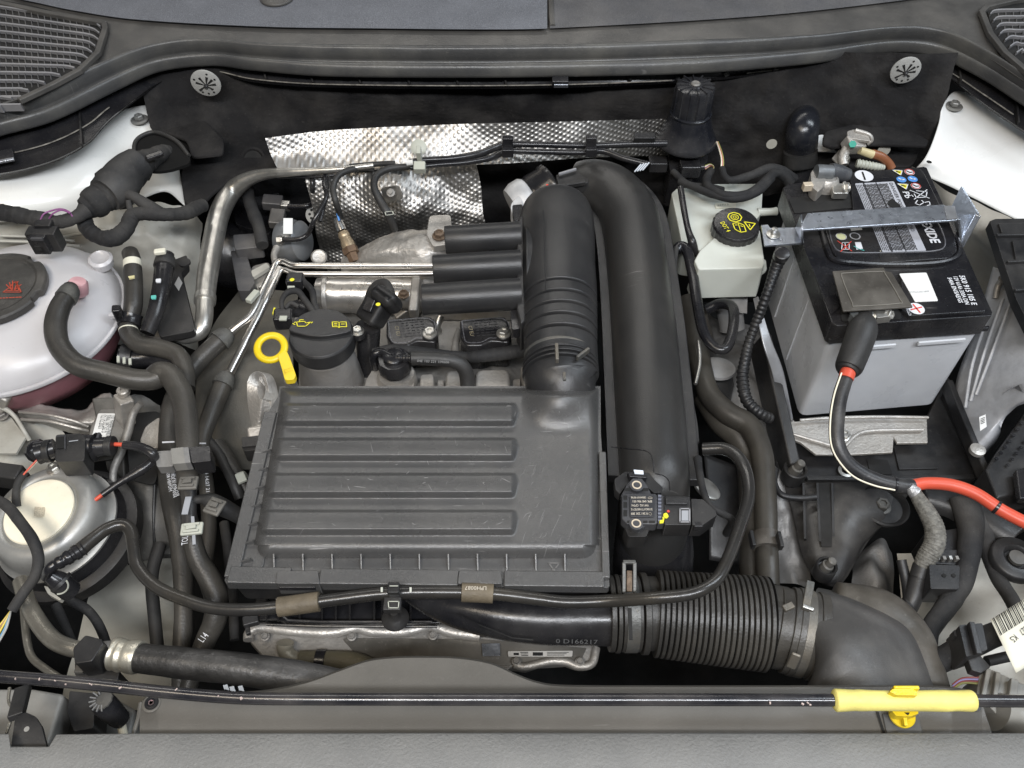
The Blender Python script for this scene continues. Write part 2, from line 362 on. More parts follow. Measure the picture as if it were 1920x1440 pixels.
# rubber seal with two long lobes
def lobe(w):
    return (.018 * math.sin(math.pi * min(1, w / .47)) ** .7 if w < .47 else .001 if w < .53 else .013 * math.sin(math.pi * min(1, (w - .53) / .47)) ** .7)
ws = [0, .02, .05, .1, .16, .23, .3, .37, .42, .45, .47, .5, .53, .55, .58, .63, .7, .77, .84, .9, .95, .98, 1]
nb = V(0, -.45, .89)
def sealrow(w): return lambda u: P(u, A_(u), .088).lerp(P(u, B_(u), .066), w) + nb * lobe(w) * (1 + .04 * mnoise.noise(V(u * .02, w * 3, 0)))
us3 = [-60 + i * 2040 / 240 for i in range(241)]
seal = thing('windscreen_cowl_seal', P(960, 120, .07), 'long dusty grey rubber seal with two rounded lobes across the top of the bay', 'rubber seal')
build('seal_lip', strip(us3, [sealrow(w) for w in ws] + [lambda u: P(u, B_(u) - 4, .05)]), rubber_s, seal, ang=80)
m = MB()
for (a, b) in ((0, 1000), (1030, 1900)): 
    uu = [a + (b - a) * i / 90 for i in range(91)]
    stroke([P(u, B_(u) * .46 + A_(u) * .54 + 2 * mnoise.noise(V(u * .05, 0, 0)), .0855) + nb * .0045 for u in uu], .0007, mb=m)
# carrier under the seal, dark gloss, with a thin edge
car = thing('seal_carrier', P(960, 150, .05), 'thin dark water channel tucked under the rubber seal', 'channel')
build('channel', strip(us3, [lambda u: P(u, B_(u) - 6, .058), lambda u: P(u, B_(u) * .5 + D_(u) * .5, .050), lambda u: P(u, D_(u) - 1.5, .047), lambda u: P(u, D_(u), .049), lambda u: P(u, D_(u) + 2, .046), lambda u: P(u, D_(u) + 2, .046) + V(0, .001, -.002)]), plastic_g, car, ang=30)
m = MB()
for (a, b, fr) in ((28, 205, .52), (400, 1260, .86), (1400, 1900, .62)):
    uu = [a + (b - a) * i / 60 for i in range(61)]
    pts = [P(u, B_(u) * (1 - fr) + D_(u) * fr, .0525) for u in uu]; sweep(pts, [.0009] * 61, 5, mb=m)
build('edge_bead', m, mat('dusty_edge', (.17, .16, .14), .6, var=.6, vs=120), car)
for k, u in enumerate([150, 495, 583, 672, 764, 855, 945, 1178, 1268, 1360, 1450, 1797, 1905]):
    a, b = P(u, B_(u) + 1, .056), P(u + 4, D_(u) - 3, .051)
    build('clip_tab', beam(a, b, .0022, .006), plastic_d, car)
clip = thing('cowl_clip', P(1050, 150, .06), 'small glossy black clip under the middle of the rubber seal', 'clip')
build('clip_body', box(P(1050, 152, .063), (.022, .010, .010), (.4, 0, 0)), plastic_g, clip, bevel=.0015)
build('clip_lip', box(P(1052, 161, .060), (.019, .002, .006), (.3, 0, 0)), galv, clip, bevel=.0005)
clip2 = thing('cowl_clip', P(8, 298, .05), 'glossy black clip at the far left end of the rubber seal, above the white wing', 'clip')
build('clip_body', box(P(0, 296, .058), (.034, .014, .010), (.4, 0, .35)), plastic_g, clip2, bevel=.0015)
build('clip_lip', box(P(2, 303, .062), (.030, .003, .004), (.4, 0, .35)), galv, clip2, bevel=.0005)
# ------------------------------------------------------------------ air grilles in the cowl
def grille(label, outline, frame_pts, slats, fins, zz):
    g = thing('air_grille', P(outline[0][0], outline[0][1], zz), label, 'air grille', 'air grilles at the ends of the cowl')
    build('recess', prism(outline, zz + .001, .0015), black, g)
    fp = [P(u, v, zz + .004) for u, v in frame_pts]; mm = MB()
    q = cat_spline([tuple(p) for p in fp], 3) if 0 else fp
    for a, b in zip(q[:-1], q[1:]): beam(a, b + (b - a).normalized() * .003, .008, .007, mb=mm)
    build('frame', mm, cowl_m, g, bevel=.0015)
    for pts in slats:
        c = cat_spline([tuple(P(u, v, zz + .003)) for u, v in pts], 5); mm = MB(); k = len(c)
        vs = []
        for i, p in enumerate(c):
            for (dy, dz) in ((-.0008, 0), (.0014, .0006), (.0030, -.010), (.0010, -.010)): vs.append(p + V(0, dy, dz + .002))
        fs = [(i * 4 + j, (i + 1) * 4 + j, (i + 1) * 4 + (j + 1) % 4, i * 4 + (j + 1) % 4) for i in range(k - 1) for j in range(4)]
        mm.add(vs, fs + [(0, 1, 2, 3), ((k - 1) * 4 + 3, (k - 1) * 4 + 2, (k - 1) * 4 + 1, (k - 1) * 4)])
        build('slat', mm, mat('grille_slat', (.20, .20, .21), .4, dust=.25, var=.1), g)
    mm = MB()
    for (u, v, u2, v2) in fins: beam(P(u, v, zz + .0005), P(u2, v2, zz - .002), .0011, .007, mb=mm)
    tag(build('cross_fins', mm, mat('grille_fin', (.055, .055, .058), .45, dust=.2), g), kind='stuff')
slL = []; fL = []
yL = lambda k, u: 14 + k * 15.4 + (u / 190.) * (28 - 5.2 * max(0, k * .55)) * (1 if k < 7 else .5) + (u / 190.) ** 2 * 3
ends = [190, 188, 184, 181, 177, 174, 166, 152, 138, 121, 104, 84, 50]
for k, e in enumerate(ends):
    for _ in range(12):
        vv = yL(k, e) + 5; e = 189 if vv < 48 else 189 - (vv - 48) * .13 if vv < 75 else 185 - (vv - 75) * .5 if vv < 110 else (167 - (vv - 110) * 1.25 if vv < 133 else max(2, 138 - (vv - 133) * 2.1))
    slL.append([(-30, yL(k, -30)), (40, yL(k, 40)), (e * .6, yL(k, e * .6)), (e - 18, yL(k, e - 18)), (e, yL(k, e) + (7 if k < 6 else 3))])
    for u in range(-24, int(e) - 10, 12): fL.append((u, yL(k, u) + 3, u + 2, yL(k, u) + 14))
grille('ribbed black air grille at the left end of the cowl, with thirteen curved slats', [(-60, -10), (60, 10), (195, 45), (182, 95), (150, 128), (60, 180), (-60, 225)], [(-60, -8), (0, 7), (90, 26), (196, 45), (198, 55), (184, 100), (150, 133), (100, 160), (40, 188)], slL, fL, .0975)
slR = []; fR = []
yR = lambda k, u: 26 + k * 13 - (u - 1860) * .11
stt = [1856, 1862, 1868, 1874, 1884, 1893, 1905]
for k, e in enumerate(stt):
    slR.append([(e, yR(k, e) + 2), (e + 12, yR(k, e + 12) - 4), (1920, yR(k, 1920)), (1975, yR(k, 1975))])
    for u in range(e + 14, 1975, 14): fR.append((u, yR(k, u) + 3, u, yR(k, u) + 11))
grille('short ribbed black air grille at the right end of the cowl', [(1850, 16), (1990, -10), (1990, 150), (1930, 140), (1880, 95), (1862, 62)], [(1990, -10), (1900, 2), (1850, 14), (1840, 24), (1856, 64), (1884, 100), (1940, 148)], slR, fR, .0975)
# ------------------------------------------------------------------ felt on the firewall
ins = thing('firewall_insulation', P(960, 240, -.02), 'black felt insulation mat covering the firewall under the rubber seal', 'insulation mat')
def fd(p, a, b): return p + V(0, -1, .3) * (.010 * mnoise.noise(p * 14) + .004 * mnoise.noise(p * 45) + .0007 * mnoise.noise(p * 300))
build('mat', patch([[(262, 128, 1.086), (400, 118, 1.097), (700, 130, 1.097), (1000, 130, 1.097), (1300, 128, 1.097), (1550, 100, 1.097), (1800, 100, 1.077)],
    [(270, 190, 1.045), (400, 190, 1.077), (700, 190, 1.086), (1000, 190, 1.086), (1300, 190, 1.086), (1550, 170, 1.077), (1775, 190, 1.045)],
    [(285, 245, 1.024), (400, 250, 1.045), (700, 240, 1.082), (1000, 235, 1.082), (1300, 235, 1.077), (1550, 235, 1.045), (1745, 262, 1.030)],
    [(330, 300, 1.024), (430, 310, 1.034), (700, 320, 1.077), (1000, 310, 1.077), (1300, 310, 1.066), (1550, 300, 1.045), (1735, 300, 1.030)],
    [(400, 400, 1.034), (480, 400, 1.034), (700, 430, 1.077), (1000, 420, 1.077), (1300, 380, 1.066), (1500, 360, 1.045), (1700, 340, 1.030)]], 300, 110, fd, y=True), felt, ins, ang=80)
def flap(poly, z, th, name='flap'):
    build(name, prism(rnd(poly, .3), z, th), felt, ins, bevel=.003)
flap([(268, 150), (300, 140), (330, 200), (352, 222), (385, 225), (420, 262), (418, 288), (358, 294), (350, 262), (318, 250), (296, 244), (288, 200)], .0, .006)
flap([(345, 300), (430, 262), (500, 258), (525, 322), (440, 330), (400, 360), (372, 390), (345, 380), (338, 330)], -.03, .006)
flap([(1546, 245), (1620, 226), (1700, 240), (1742, 262), (1738, 272), (1640, 268), (1560, 274), (1542, 268)], -.0, .007)
flap([(1570, 262), (1640, 268), (1728, 270), (1712, 312), (1660, 312), (1600, 330)], -.035, .006)
for (u, v) in ((475, 300),):
    build('hole_rim', lathe(P(u, v, -.035), [(17, 0), (20, 3), (24, 2), (24, 0)], axis=V(0, -.7, .7), n=24), felt, ins)
    build('hole', disc(P(u, v, -.033), S(17, P(u, v, -.03)), 20, V(0, -.7, .7).normalized(), .001), black, ins)
for i, (u, v) in enumerate(((386, 156), (1698, 132))):
    ax = V(0, -1, -.06).normalized(); c = PY(u, v, 1.05); s = S(1, c)
    w = thing('star_washer', c, ('round pale push-on washer with star slots at the left of the black felt', 'round pale push-on washer with star slots at the right of the black felt')[i], 'washer', 'star washers on the felt')
    build('disc', lathe(c, [(27.5, -1.5), (27.5, .6), (25, 1.6), (0, 2.0)], ax, 40), mat('washer_plastic', (.36, .36, .345), .5, var=.2, bump=.3, dust=.45, dustcol=(.2, .19, .17)), w)
    X = V(1, 0, 0); Y = ax.cross(X); mm = MB(); o = c + Y * -s * 4
    for a in (72, 40, 118, 8, 160, -40, 215):
        d = X * math.cos(R(a)) + Y * math.sin(R(a)); e = d.cross(ax); L = 19 if a > 0 else 14
        mm.add([o + ax * s * 2.3 + d * s * 2 - e * s * .8, o + ax * s * 2.3 + d * s * 2 + e * s * .8, o + ax * s * 2.2 + d * s * L + e * s * 2.6, o + ax * s * 2.2 + d * s * L - e * s * 2.6], [(0, 1, 2, 3)])
    for a in (70, 25, 155, -60, 240, -90):
        d = X * math.cos(R(a)) + Y * math.sin(R(a)); disc(c + d * s * 21, s * 2.2, 10, ax, s * 2.2, mb=mm)
    build('slots', mm, black, w)
    build('stud', lathe(o, [(4, 0), (4, 6), (2.5, 8), (0, 8)], ax, 12), plastic_g, w)
# ------------------------------------------------------------------ white inner wings and rails (setting)
lw = [[(-60, 338, .03), (0, 323, .03), (60, 311, .028), (120, 290, .025), (175, 255, .02), (205, 220, .02), (240, 205, .018), (282, 197, .016)],
      [(-60, 356, .02), (0, 343, .02), (60, 332, .018), (120, 315, .014), (180, 290, .01), (220, 258, .008), (250, 240, .006), (288, 222, .006)],
      [(-60, 400, .0), (0, 392, .0), (60, 385, -.004), (120, 372, -.008), (185, 350, -.014), (240, 320, -.02), (290, 295, -.02), (330, 300, -.03)],
      [(-60, 420, -.02), (0, 415, -.02), (60, 410, -.024), (120, 405, -.03), (190, 395, -.04), (250, 380, -.045), (310, 360, -.05), (348, 388, -.06)]]
inner_wing = thing('inner_wing', P(100, 340, 0), None, None, kind='structure')
build('strut_tower', patch(lw, 60, 40), white, inner_wing, ang=80, solid=.002)
lw2 = [[(-60, 412, -.022), (60, 405, -.026), (160, 400, -.035), (250, 376, -.045), (345, 384, -.06), (380, 420, -.10)],
       [(-60, 450, -.05), (60, 445, -.05), (160, 440, -.06), (250, 430, -.065), (335, 430, -.08), (375, 480, -.12)],
       [(-60, 480, -.08), (60, 478, -.08), (160, 470, -.08), (250, 470, -.09), (320, 490, -.10), (372, 560, -.15)],
       [(-60, 640, -.20), (60, 640, -.20), (160, 640, -.20), (250, 640, -.20), (320, 640, -.20), (372, 660, -.22)]]
build('apron', patch(lw2, 80, 60, lambda p, a, b: p + V(0, 0, .010 * mnoise.noise(p * 22) + .004 * mnoise.noise(p * 60))), white_d, inner_wing, ang=80)
mm = MB()
for (a, b) in (((0, 442), (140, 452)), ((0, 452), (150, 462)), ((10, 470), (200, 430))): sweep([P(a[0], a[1], -.04), P((a[0] + b[0]) / 2, (a[1] + b[1]) / 2 - 3, -.042), P(b[0], b[1], -.05)], [.002] * 3, 6, mb=mm)
build('seam_bead', mm, white_d, inner_wing)
iw2 = thing('inner_wing', P(1830, 300, 0), None, None, kind='structure')
rw = [[(1764, 200, .02), (1788, 174, .02), (1832, 182, .022), (1868, 212, .024), (1905, 234, .026), (1990, 290, .028)],
      [(1758, 236, .008), (1796, 226, .008), (1840, 238, .01), (1878, 262, .012), (1915, 286, .014), (1990, 330, .016)],
      [(1738, 290, -.01), (1788, 295, -.006), (1840, 310, -.004), (1885, 330, -.002), (1925, 350, .0), (1990, 390, .002)],
      [(1712, 322, -.035), (1770, 345, -.03), (1825, 372, -.026), (1880, 400, -.02), (1930, 425, -.015), (1990, 460, -.01)]]
white2 = mat('clean_white_paint', (.80, .81, .80), .3, var=.03, bump=.03, bs=40, coat=.3, vs=5)
build('strut_tower', patch(rw, 50, 40), white2, iw2, ang=80, solid=.002)
rw2 = [[(1700, 300, -.045), (1765, 350, -.034), (1825, 376, -.028), (1880, 404, -.022), (1990, 464, -.012)],
       [(1715, 350, -.08), (1775, 400, -.07), (1830, 430, -.06), (1890, 460, -.05), (1990, 520, -.04)],
       [(1740, 440, -.15), (1800, 480, -.14), (1850, 510, -.13), (1900, 550, -.12), (1990, 600, -.10)],
       [(1780, 600, -.26), (1840, 640, -.26), (1880, 680, -.26), (1930, 700, -.25), (1990, 720, -.24)]]
white_r = mat('dirty_white_paint', (.62, .60, .54), .4, var=.12, bump=.25, bs=60, dust=.5, dustcol=(.25, .22, .17), vs=9)
build('apron', patch(rw2, 60, 50, lambda p, a, b: p + V(0, 0, .006 * mnoise.noise(p * 25))), white_r, iw2, ang=80)
for (w, u, v, z, lab) in ((inner_wing, 262, 225, .012, 'grey hexagon bolt on the left white wing'), (iw2, 1788, 200, .018, 'grey hexagon bolt on the right white wing')):
    c = P(u, v, z); b = thing('hex_bolt', c, lab, 'bolt', 'bolts on the white wings')
    build('washer', lathe(c, [(16, 0), (16, 2), (13, 3.5), (11, 2), (0, 2)], n=28), mat('grey_bolt', (.22, .22, .21), .45, metal=.4, dust=.4), b)
    build('head', hexbolt(c + V(0, 0, S(1.5, c)), 8.5, washer=False), mat('grey_bolt', (), 0), b)
m = MB(); disc(P(1742, 304, -.004), S(5, P(1742, 304, 0)), 16, mb=m); disc(P(1741, 303, -.0), .002, 8, mb=m)
build('drain_hole', m, black, iw2)
# holes in the felt that show white body
for (u, v, r) in ((1446, 268, 10), (1656, 280, 12)):
    build('body_spot', disc(P(u, v, -.015), S(r, P(u, v, -.015)), 20, V(0, -1, .1).normalized(), .003), white_d, iw2)
build('body_strip', wprism([P(1530, 232, -.012), P(1552, 236, -.012), P(1542, 262, -.03), P(1570, 285, -.03), P(1532, 284, -.03)], (0, .004, -.004)), white2, iw2)
# lower rails: left and right
build('rail', patch([[(180, 1000, -.22), (260, 1000, -.22), (330, 1010, -.22)], [(170, 1100, -.22), (250, 1110, -.20), (340, 1110, -.2)], [(150, 1180, -.24), (250, 1190, -.24), (340, 1190, -.24)], [(110, 1330, -.25), (250, 1330, -.25), (340, 1330, -.25)]], 30, 30, lambda p, a, b: p + V(0, 0, .006 * mnoise.noise(p * 18))), mat('greyish_rail_paint', (.34, .335, .30), .4, var=.1, dust=.3, dustcol=(.3, .27, .22)), inner_wing, ang=80)  # one even greenish grey tone for the rail
build('front_rail', prism([(-40, 1290), (60, 1290), (120, 1300), (90, 1400), (-40, 1400)], -.06, .03), mat('grey_rail_paint', (.22, .215, .20), .45, dust=.3), inner_wing, bevel=.004)
build('front_rail', prism([(110, 1310), (200, 1300), (255, 1330), (240, 1400), (90, 1400)], -.10, .03), mat('grey_rail_paint', (), 0), inner_wing, bevel=.004)
build('rail', patch([[(1680, 1040, -.20), (1800, 1040, -.20), (1980, 1040, -.20)], [(1690, 1130, -.19), (1800, 1130, -.18), (1980, 1130, -.17)], [(1700, 1200, -.19), (1800, 1210, -.17), (1980, 1210, -.16)], [(1690, 1300, -.2), (1800, 1320, -.18), (1980, 1330, -.16)]], 30, 30, lambda p, a, b: p + V(0, 0, .008 * mnoise.noise(p * 18))), white_r, iw2, ang=80)
build('side_rail', patch([[(-60, 730, -.14), (40, 740, -.13), (110, 800, -.14), (170, 880, -.16)], [(-60, 800, -.14), (40, 810, -.14), (100, 850, -.15), (150, 900, -.17)], [(-60, 900, -.17), (20, 900, -.17), (60, 900, -.17), (120, 930, -.19)]], 30, 20, lambda p, a, b: p + V(0, 0, .005 * mnoise.noise(p * 30))), white_d, inner_wing, ang=80)
# ------------------------------------------------------------------ heat shields: dimpled foil, every dimple in the mesh
def foilpatch(rows, nu, nv, y, wr, cell=.0050, seed=0):
    def f(p, a, b):
        k = 2 * math.pi / cell; x = p.x; s = p.z * 1.15 - p.y * .35
        d = (math.cos(k * x * .9) + math.cos(k * (.45 * x + .80 * s)) + math.cos(k * (.45 * x - .80 * s))) / 1.5
        d = max(-.4, d)
        w = mnoise.noise(p * 17 + V(seed, 0, 0)) * wr + mnoise.noise(p * 42 + V(seed, 3, 0)) * wr * .4
        return p + V(0, -.75, .65) * (d * .00032 + w)
    return patch(rows, nu, nv, f, y=y)
hs = thing('heat_shield', P(870, 280, -.06), 'long strip of dimpled silver heat shield foil across the black felt', 'heat shield', 'dimpled foil heat shields')
build('foil', foilpatch([[(497, 259, .98), (620, 244, 1.0), (800, 235, 1.01), (960, 230, 1.01), (1100, 227, 1.03), (1240, 223, 1.06), (1262, 222, 1.065)],
    [(508, 290, .97), (640, 280, .985), (800, 272, .99), (960, 270, 1.0), (1100, 260, 1.02), (1240, 256, 1.055), (1262, 254, 1.06)],
    [(521, 319, .95), (640, 322, .96), (800, 312, .97), (960, 306, .985), (1100, 296, 1.01), (1230, 292, 1.045), (1262, 290, 1.05)]], 560, 100, True, .003), foil, hs, ang=180)
hs2 = thing('heat_shield', P(740, 390, -.15), 'crumpled dimpled silver heat shield draped below the long foil strip, behind the turbo', 'heat shield', 'dimpled foil heat shields')
build('foil', foilpatch([[(568, 318, .96), (640, 312, .97), (720, 308, .975), (800, 310, .975), (893, 306, .975)],
    [(578, 352, .95), (650, 350, .95), (725, 345, .95), (800, 348, .955), (902, 352, .96)],
    [(588, 395, .94), (650, 395, .935), (730, 400, .93), (810, 398, .935), (905, 395, .95)],
    [(600, 470, .93), (660, 475, .925), (740, 470, .925), (820, 465, .93), (912, 425, .94)],
    [(620, 520, .92), (680, 520, .92), (750, 520, .92), (830, 520, .92), (915, 440, .93)]], 330, 210, True, .010, seed=5), foil, hs2, ang=180)
c = PY(733, 362, .90); ax = V(0, -.6, .8).normalized()
wn = thing('square_washer', c, 'bent square washer on the crumpled heat shield', 'washer')
build('plate', wprism([PY(u, v, .905) for u, v in rnd([(712, 352), (748, 346), (757, 372), (724, 382)], .25)], (0, .002, -.002)), foil, wn, bevel=.0006)
build('stud', lathe(c, [(8, 0), (8, 3), (4, 4), (4, 9), (0, 9)], ax, 14), alu_d, wn)
# ------------------------------------------------------------------ engine block castings
eng = thing('engine', P(800, 640, -.16), 'sand cast aluminium engine head and covers under the coils and the air filter box', 'engine')
def lumpy(p, a, b): return p + V(0, 0, .0035 * mnoise.noise(p * 55) + .0012 * mnoise.noise(p * 160))
build('turbo_housing', patch([[(640, 485, -.10), (690, 455, -.075), (750, 434, -.07), (800, 430, -.06), (860, 424, -.07), (960, 424, -.10)],
    [(640, 505, -.11), (690, 478, -.07), (750, 462, -.055), (800, 460, -.05), (860, 455, -.06), (960, 450, -.09)],
    [(640, 530, -.12), (690, 515, -.10), (750, 505, -.08), (800, 500, -.07), (860, 495, -.08), (960, 490, -.10)],
    [(640, 600, -.17), (690, 600, -.15), (750, 600, -.14), (800, 600, -.13), (860, 600, -.14), (960, 600, -.15)]], 90, 60, lumpy), alu, eng, ang=80)
build('flange_tab', prism(rnd([(805, 404), (845, 402), (848, 438), (860, 455), (812, 462), (800, 440)], .2), -.045, .010), alu, eng, bevel=.002)
build('bolt', hexbolt(P(824, 443, -.044), 10), mat('rusty_bolt', (.14, .10, .07), .6, metal=.4, var=.4, vs=200, bump=.6), eng)
# catalytic cover cylinder
a = P(596, 552, -.10); b = P(790, 556, -.10); r = S(34, a)
build('manifold_cover', sweep([a.lerp(b, i / 14) for i in range(15)], [r * k for k in (.90, .97, 1.03, .98, .98, 1, 1, 1, 1, 1, 1, 1, .98, .95, .9)], 40), mat('manifold_sheet', (.62, .60, .57), .30, metal=.85, dust=.55, dustcol=(.25, .21, .16), bump=.5, bs=80), eng)
build('clamp_ring', sweep([P(608, 552, -.10), P(618, 552, -.10)], [r * 1.08] * 2, 40), alu, eng, bevel=.002)
build('bolt', hexbolt(P(757, 553, -.075), 8), mat('rusty_bolt', (), 0), eng)
build('strut', beam(P(775, 590, -.09), P(782, 525, -.08), .012, .02), alu, eng, bevel=.003)
build('strut', beam(P(745, 600, -.12), P(800, 560, -.1), .012, .02), alu, eng, bevel=.003)
# head cover: lumpy base with pads
build('head_cover', patch([[(560, 590, -.15), (680, 590, -.15), (800, 590, -.15), (920, 600, -.15), (1010, 600, -.16)],
    [(560, 660, -.14), (680, 665, -.12), (800, 665, -.12), (920, 665, -.12), (1010, 665, -.13)],
    [(560, 705, -.12), (680, 705, -.095), (800, 700, -.095), (920, 700, -.095), (1010, 700, -.12)],
    [(560, 760, -.12), (680, 760, -.09), (800, 760, -.09), (920, 760, -.09), (1010, 760, -.12)]], 100, 50, lumpy), alu_d, eng, ang=80)
for (p, z) in ((((686, 712), (700, 690), (722, 692), (735, 740), (680, 745)), -.065), (((720, 696), (745, 705), (762, 694), (778, 704), (775, 745), (722, 745)), -.06), (((788, 702), (812, 700), (816, 745), (786, 745)), -.062),
               (((820, 712), (833, 712), (833, 745), (820, 745)), -.075), (((836, 694), (872, 692), (870, 745), (834, 745)), -.06), (((892, 692), (955, 690), (958, 745), (890, 745)), -.055), (((962, 712), (975, 710), (976, 745), (962, 745)), -.07), (((975, 686), (1004, 684), (1010, 745), (985, 745)), -.06)):
    build('casting_pad', prism(rnd(list(p), .25), z, .05, taper=.10), alu, eng, bevel=.004, seg=3)
build('gasket_edge', prism([(700, 600), (975, 600), (985, 655), (700, 660)], -.105, .012), alu_d, eng, bevel=.003)
# timing side cover: grey plastic behind the dipstick
build('timing_cover', patch([[(448, 545, -.13), (500, 543, -.12), (560, 548, -.12)], [(400, 610, -.12), (470, 620, -.105), (550, 620, -.11)], [(372, 690, -.125), (450, 700, -.10), (550, 700, -.11)], [(368, 780, -.14), (440, 790, -.12), (550, 790, -.12)], [(390, 870, -.17), (450, 880, -.16), (550, 880, -.16)]], 40, 50),
      mat('timing_cover_plastic', (.095, .09, .078), .5, var=.2, dust=.4, dustcol=(.20, .18, .14), bump=.4), eng, ang=80)
eye = thing('lifting_eye', P(490, 740, -.05), 'cast aluminium lifting eye with an oval hole, standing left of the air filter box', 'lifting eye')
for (dx, dz) in ((0, 0),):
    o = []; 
    for (u, v) in ((463, 716), (470, 702), (482, 696), (494, 702), (502, 722), (508, 760), (512, 790), (488, 826), (478, 826), (468, 780), (463, 745)): o.append((u, v, -.05 - (v - 700) * .0004))
    mm = MB(); top = [P(*q) for q in cat_spline(o + [o[0]], 3)[:-1]]; hole = [P(490 + 7.5 * math.cos(t), 728 + 21 * math.sin(t), -.05 - (28) * .0004) for t in [2 * math.pi * k / len(top) + math.pi for k in range(len(top))]]
    n = len(top); d = V(.008, .004, -.008)
    mm.add(top + hole + [p + d for p in top] + [p + d for p in hole], [(i, (i + 1) % n, (i + 1) % n + n, i + n) for i in range(n)] + [(i + 2 * n, (i + 1) % n + 2 * n, (i + 1) % n, i) for i in range(n)] + [(i + n, (i + 1) % n + n, (i + 1) % n + 3 * n, i + 3 * n) for i in range(n)] + [(i + 3 * n, (i + 1) % n + 3 * n, (i + 1) % n + 2 * n, i + 2 * n) for i in range(n)])
build('eye', mm, alu, eye, bevel=.0015)
build('foot', beam(P(482, 800, -.09), P(488, 842, -.10), .022, .014), alu, eye, bevel=.003)
# ------------------------------------------------------------------ oil filler
c0 = P(603, 662, -.035); fil = thing('oil_filler', c0, 'black oil filler cap on a grey cast neck, yellow oil can symbol on top', 'oil cap')
ztop = -.012; cc = P(601, 622, ztop); s = S(1, cc)
base = V(cc.x, cc.y, -.14)
build('neck', lathe(V(cc.x + .001, cc.y - .004, ztop - .032), [(52, 8), (52, 0), (54, -12), (60, -60), (66, -110), (72, -160)], n=44, sc=s), mat('filler_neck', (.30, .29, .28), .45, metal=.35, dust=.5, dustcol=(.17, .14, .10), bump=.5, bs=200), fil)
gr = lambda t, r, h: 1 - (.02 if math.sin(t * 40) > .3 and -38 < h < -8 else 0)
ocp_ = build('cap', lathe(cc, [(56, -42), (61, -38), (61, -9), (58, -5), (45, -3), (0, -3)], n=96, sc=s), plastic, fil, bevel=.0006)
# raised rear half with the grip bar
mm = MB(); top = []
for k in range(25):
    t = math.pi * k / 24; top.append(cc + V(math.cos(t) * 59 * s, math.sin(t) * 57 * s, .003))
for k in range(1, 12):
    f = k / 12; top.append(cc + V((-59 + 118 * f) * s, -14 * s * math.sin(math.pi * f) - 2 * s, .003))
wprism(top, (0, 0, -.008), mm); build('grip', mm, plastic, fil, bevel=.0015, seg=3)
def px_strokes(lst, z, w, mb=None):
    mb = mb or MB()
    for l in lst: stroke([P(u, v, z) for u, v in l], w, mb=mb)
    return mb
zt = ztop + .0034
build('oil_can_symbol', px_strokes([[(552, 605), (556, 604), (558, 612), (573, 612), (583, 604), (574, 606), (571, 603), (558, 604)], [(562, 603), (562, 600), (569, 600)], [(549, 607), (553, 609)], [(586, 604), (584, 606)]], zt, .0010), ink_y, ocp_)
build('book_symbol', px_strokes([[(623, 604), (634, 604), (636, 606), (638, 604), (649, 604), (650, 613), (638, 613), (636, 615), (634, 613), (624, 613), (623, 604)], [(636, 606), (636, 614)], [(627, 607), (632, 607)], [(640, 608), (646, 608)], [(627, 610), (632, 610)]], zt, .0010), ink_y, ocp_)
# ------------------------------------------------------------------ dipstick
dip = thing('dipstick', P(530, 700, -.02), 'bright yellow dipstick with a round finger ring, left of the oil filler cap', 'dipstick')
zc = .0; c = P(508, 652, zc); s = S(1, c); N_ = V(.05, -.35, .93).normalized(); X = V(1, 0, 0); Y = N_.cross(X)
mm = MB(); n = 40; m2 = 12; vs = []
for i in range(n):
    t = 2 * math.pi * i / n; d = X * math.cos(t) * 1.0 + Y * math.sin(t) * .98
    for k in range(m2):
        a = 2 * math.pi * k / m2; vs.append(c + d * s * (25.5 + 7.2 * math.cos(a)) + N_ * s * 5.5 * math.sin(a))
mm.add(vs, [(i * m2 + k, i * m2 + (k + 1) % m2, ((i + 1) % n) * m2 + (k + 1) % m2, ((i + 1) % n) * m2 + k) for i in range(n) for k in range(m2)])
build('ring', mm, yellow, dip)
build('tab', prism(rnd([(520, 666), (537, 656), (544, 672), (555, 703), (551, 711), (534, 713), (528, 690)], .3), .003, .007), yellow, dip, bevel=.0022, seg=3)
build('raised_mark', px_strokes([[(532, 694), (546, 690)], [(534, 699), (548, 695)], [(533, 694), (535, 702)]], .0036, .0008), mat('yellow_emboss', (.62, .44, .01), .4, var=.05), dip)
build('tube', hose([(544, 712, -.01, 11), (552, 740, -.04, 12), (560, 780, -.09, 12)]), alu_d, dip)
# ------------------------------------------------------------------ chrome coolant pipes
pp1 = [(822, 498, -.055, 6), (700, 498, -.055, 6), (575, 498, -.055, 6), (548, 497, -.056, 6), (530, 490, -.057, 6), (518, 494, -.058, 6), (508, 514, -.06, 6.5), (492, 548, -.062, 7), (476, 582, -.066, 7), (464, 598, -.069, 7.5), (450, 609, -.072, 8), (434, 622, -.076, 8)]
pp2 = [(822, 513, -.06, 5.5), (700, 514, -.06, 5.5), (575, 514, -.06, 5.5), (550, 512, -.061, 5.5), (534, 506, -.062, 5.5), (524, 510, -.063, 6), (515, 528, -.064, 6.5), (502, 556, -.066, 7), (488, 586, -.071, 7.5), (472, 618, -.076, 8), (452, 658, -.084, 8), (430, 702, -.092, 8)]
for pp, lab in ((pp1, 'upper of the two bright metal coolant pipes bent behind the oil filler'), (pp2, 'lower of the two bright metal coolant pipes bent behind the oil filler')):
    one('coolant_pipe', hose(pp, 16), chrome, lab, 'pipe', 'bright coolant pipes')
pc = thing('pipe_bracket', P(472, 560, -.06), 'small pale clip on the bright pipes where they split', 'bracket')
build('clip', box(P(474, 556, -.055), (.008, .020, .006), (0, 0, -.4)), clip_g, pc, bevel=.001)
build('plate', box(P(508, 522, -.062), (.007, .045, .006), (0, 0, -.42)), chrome, pc, bevel=.001)
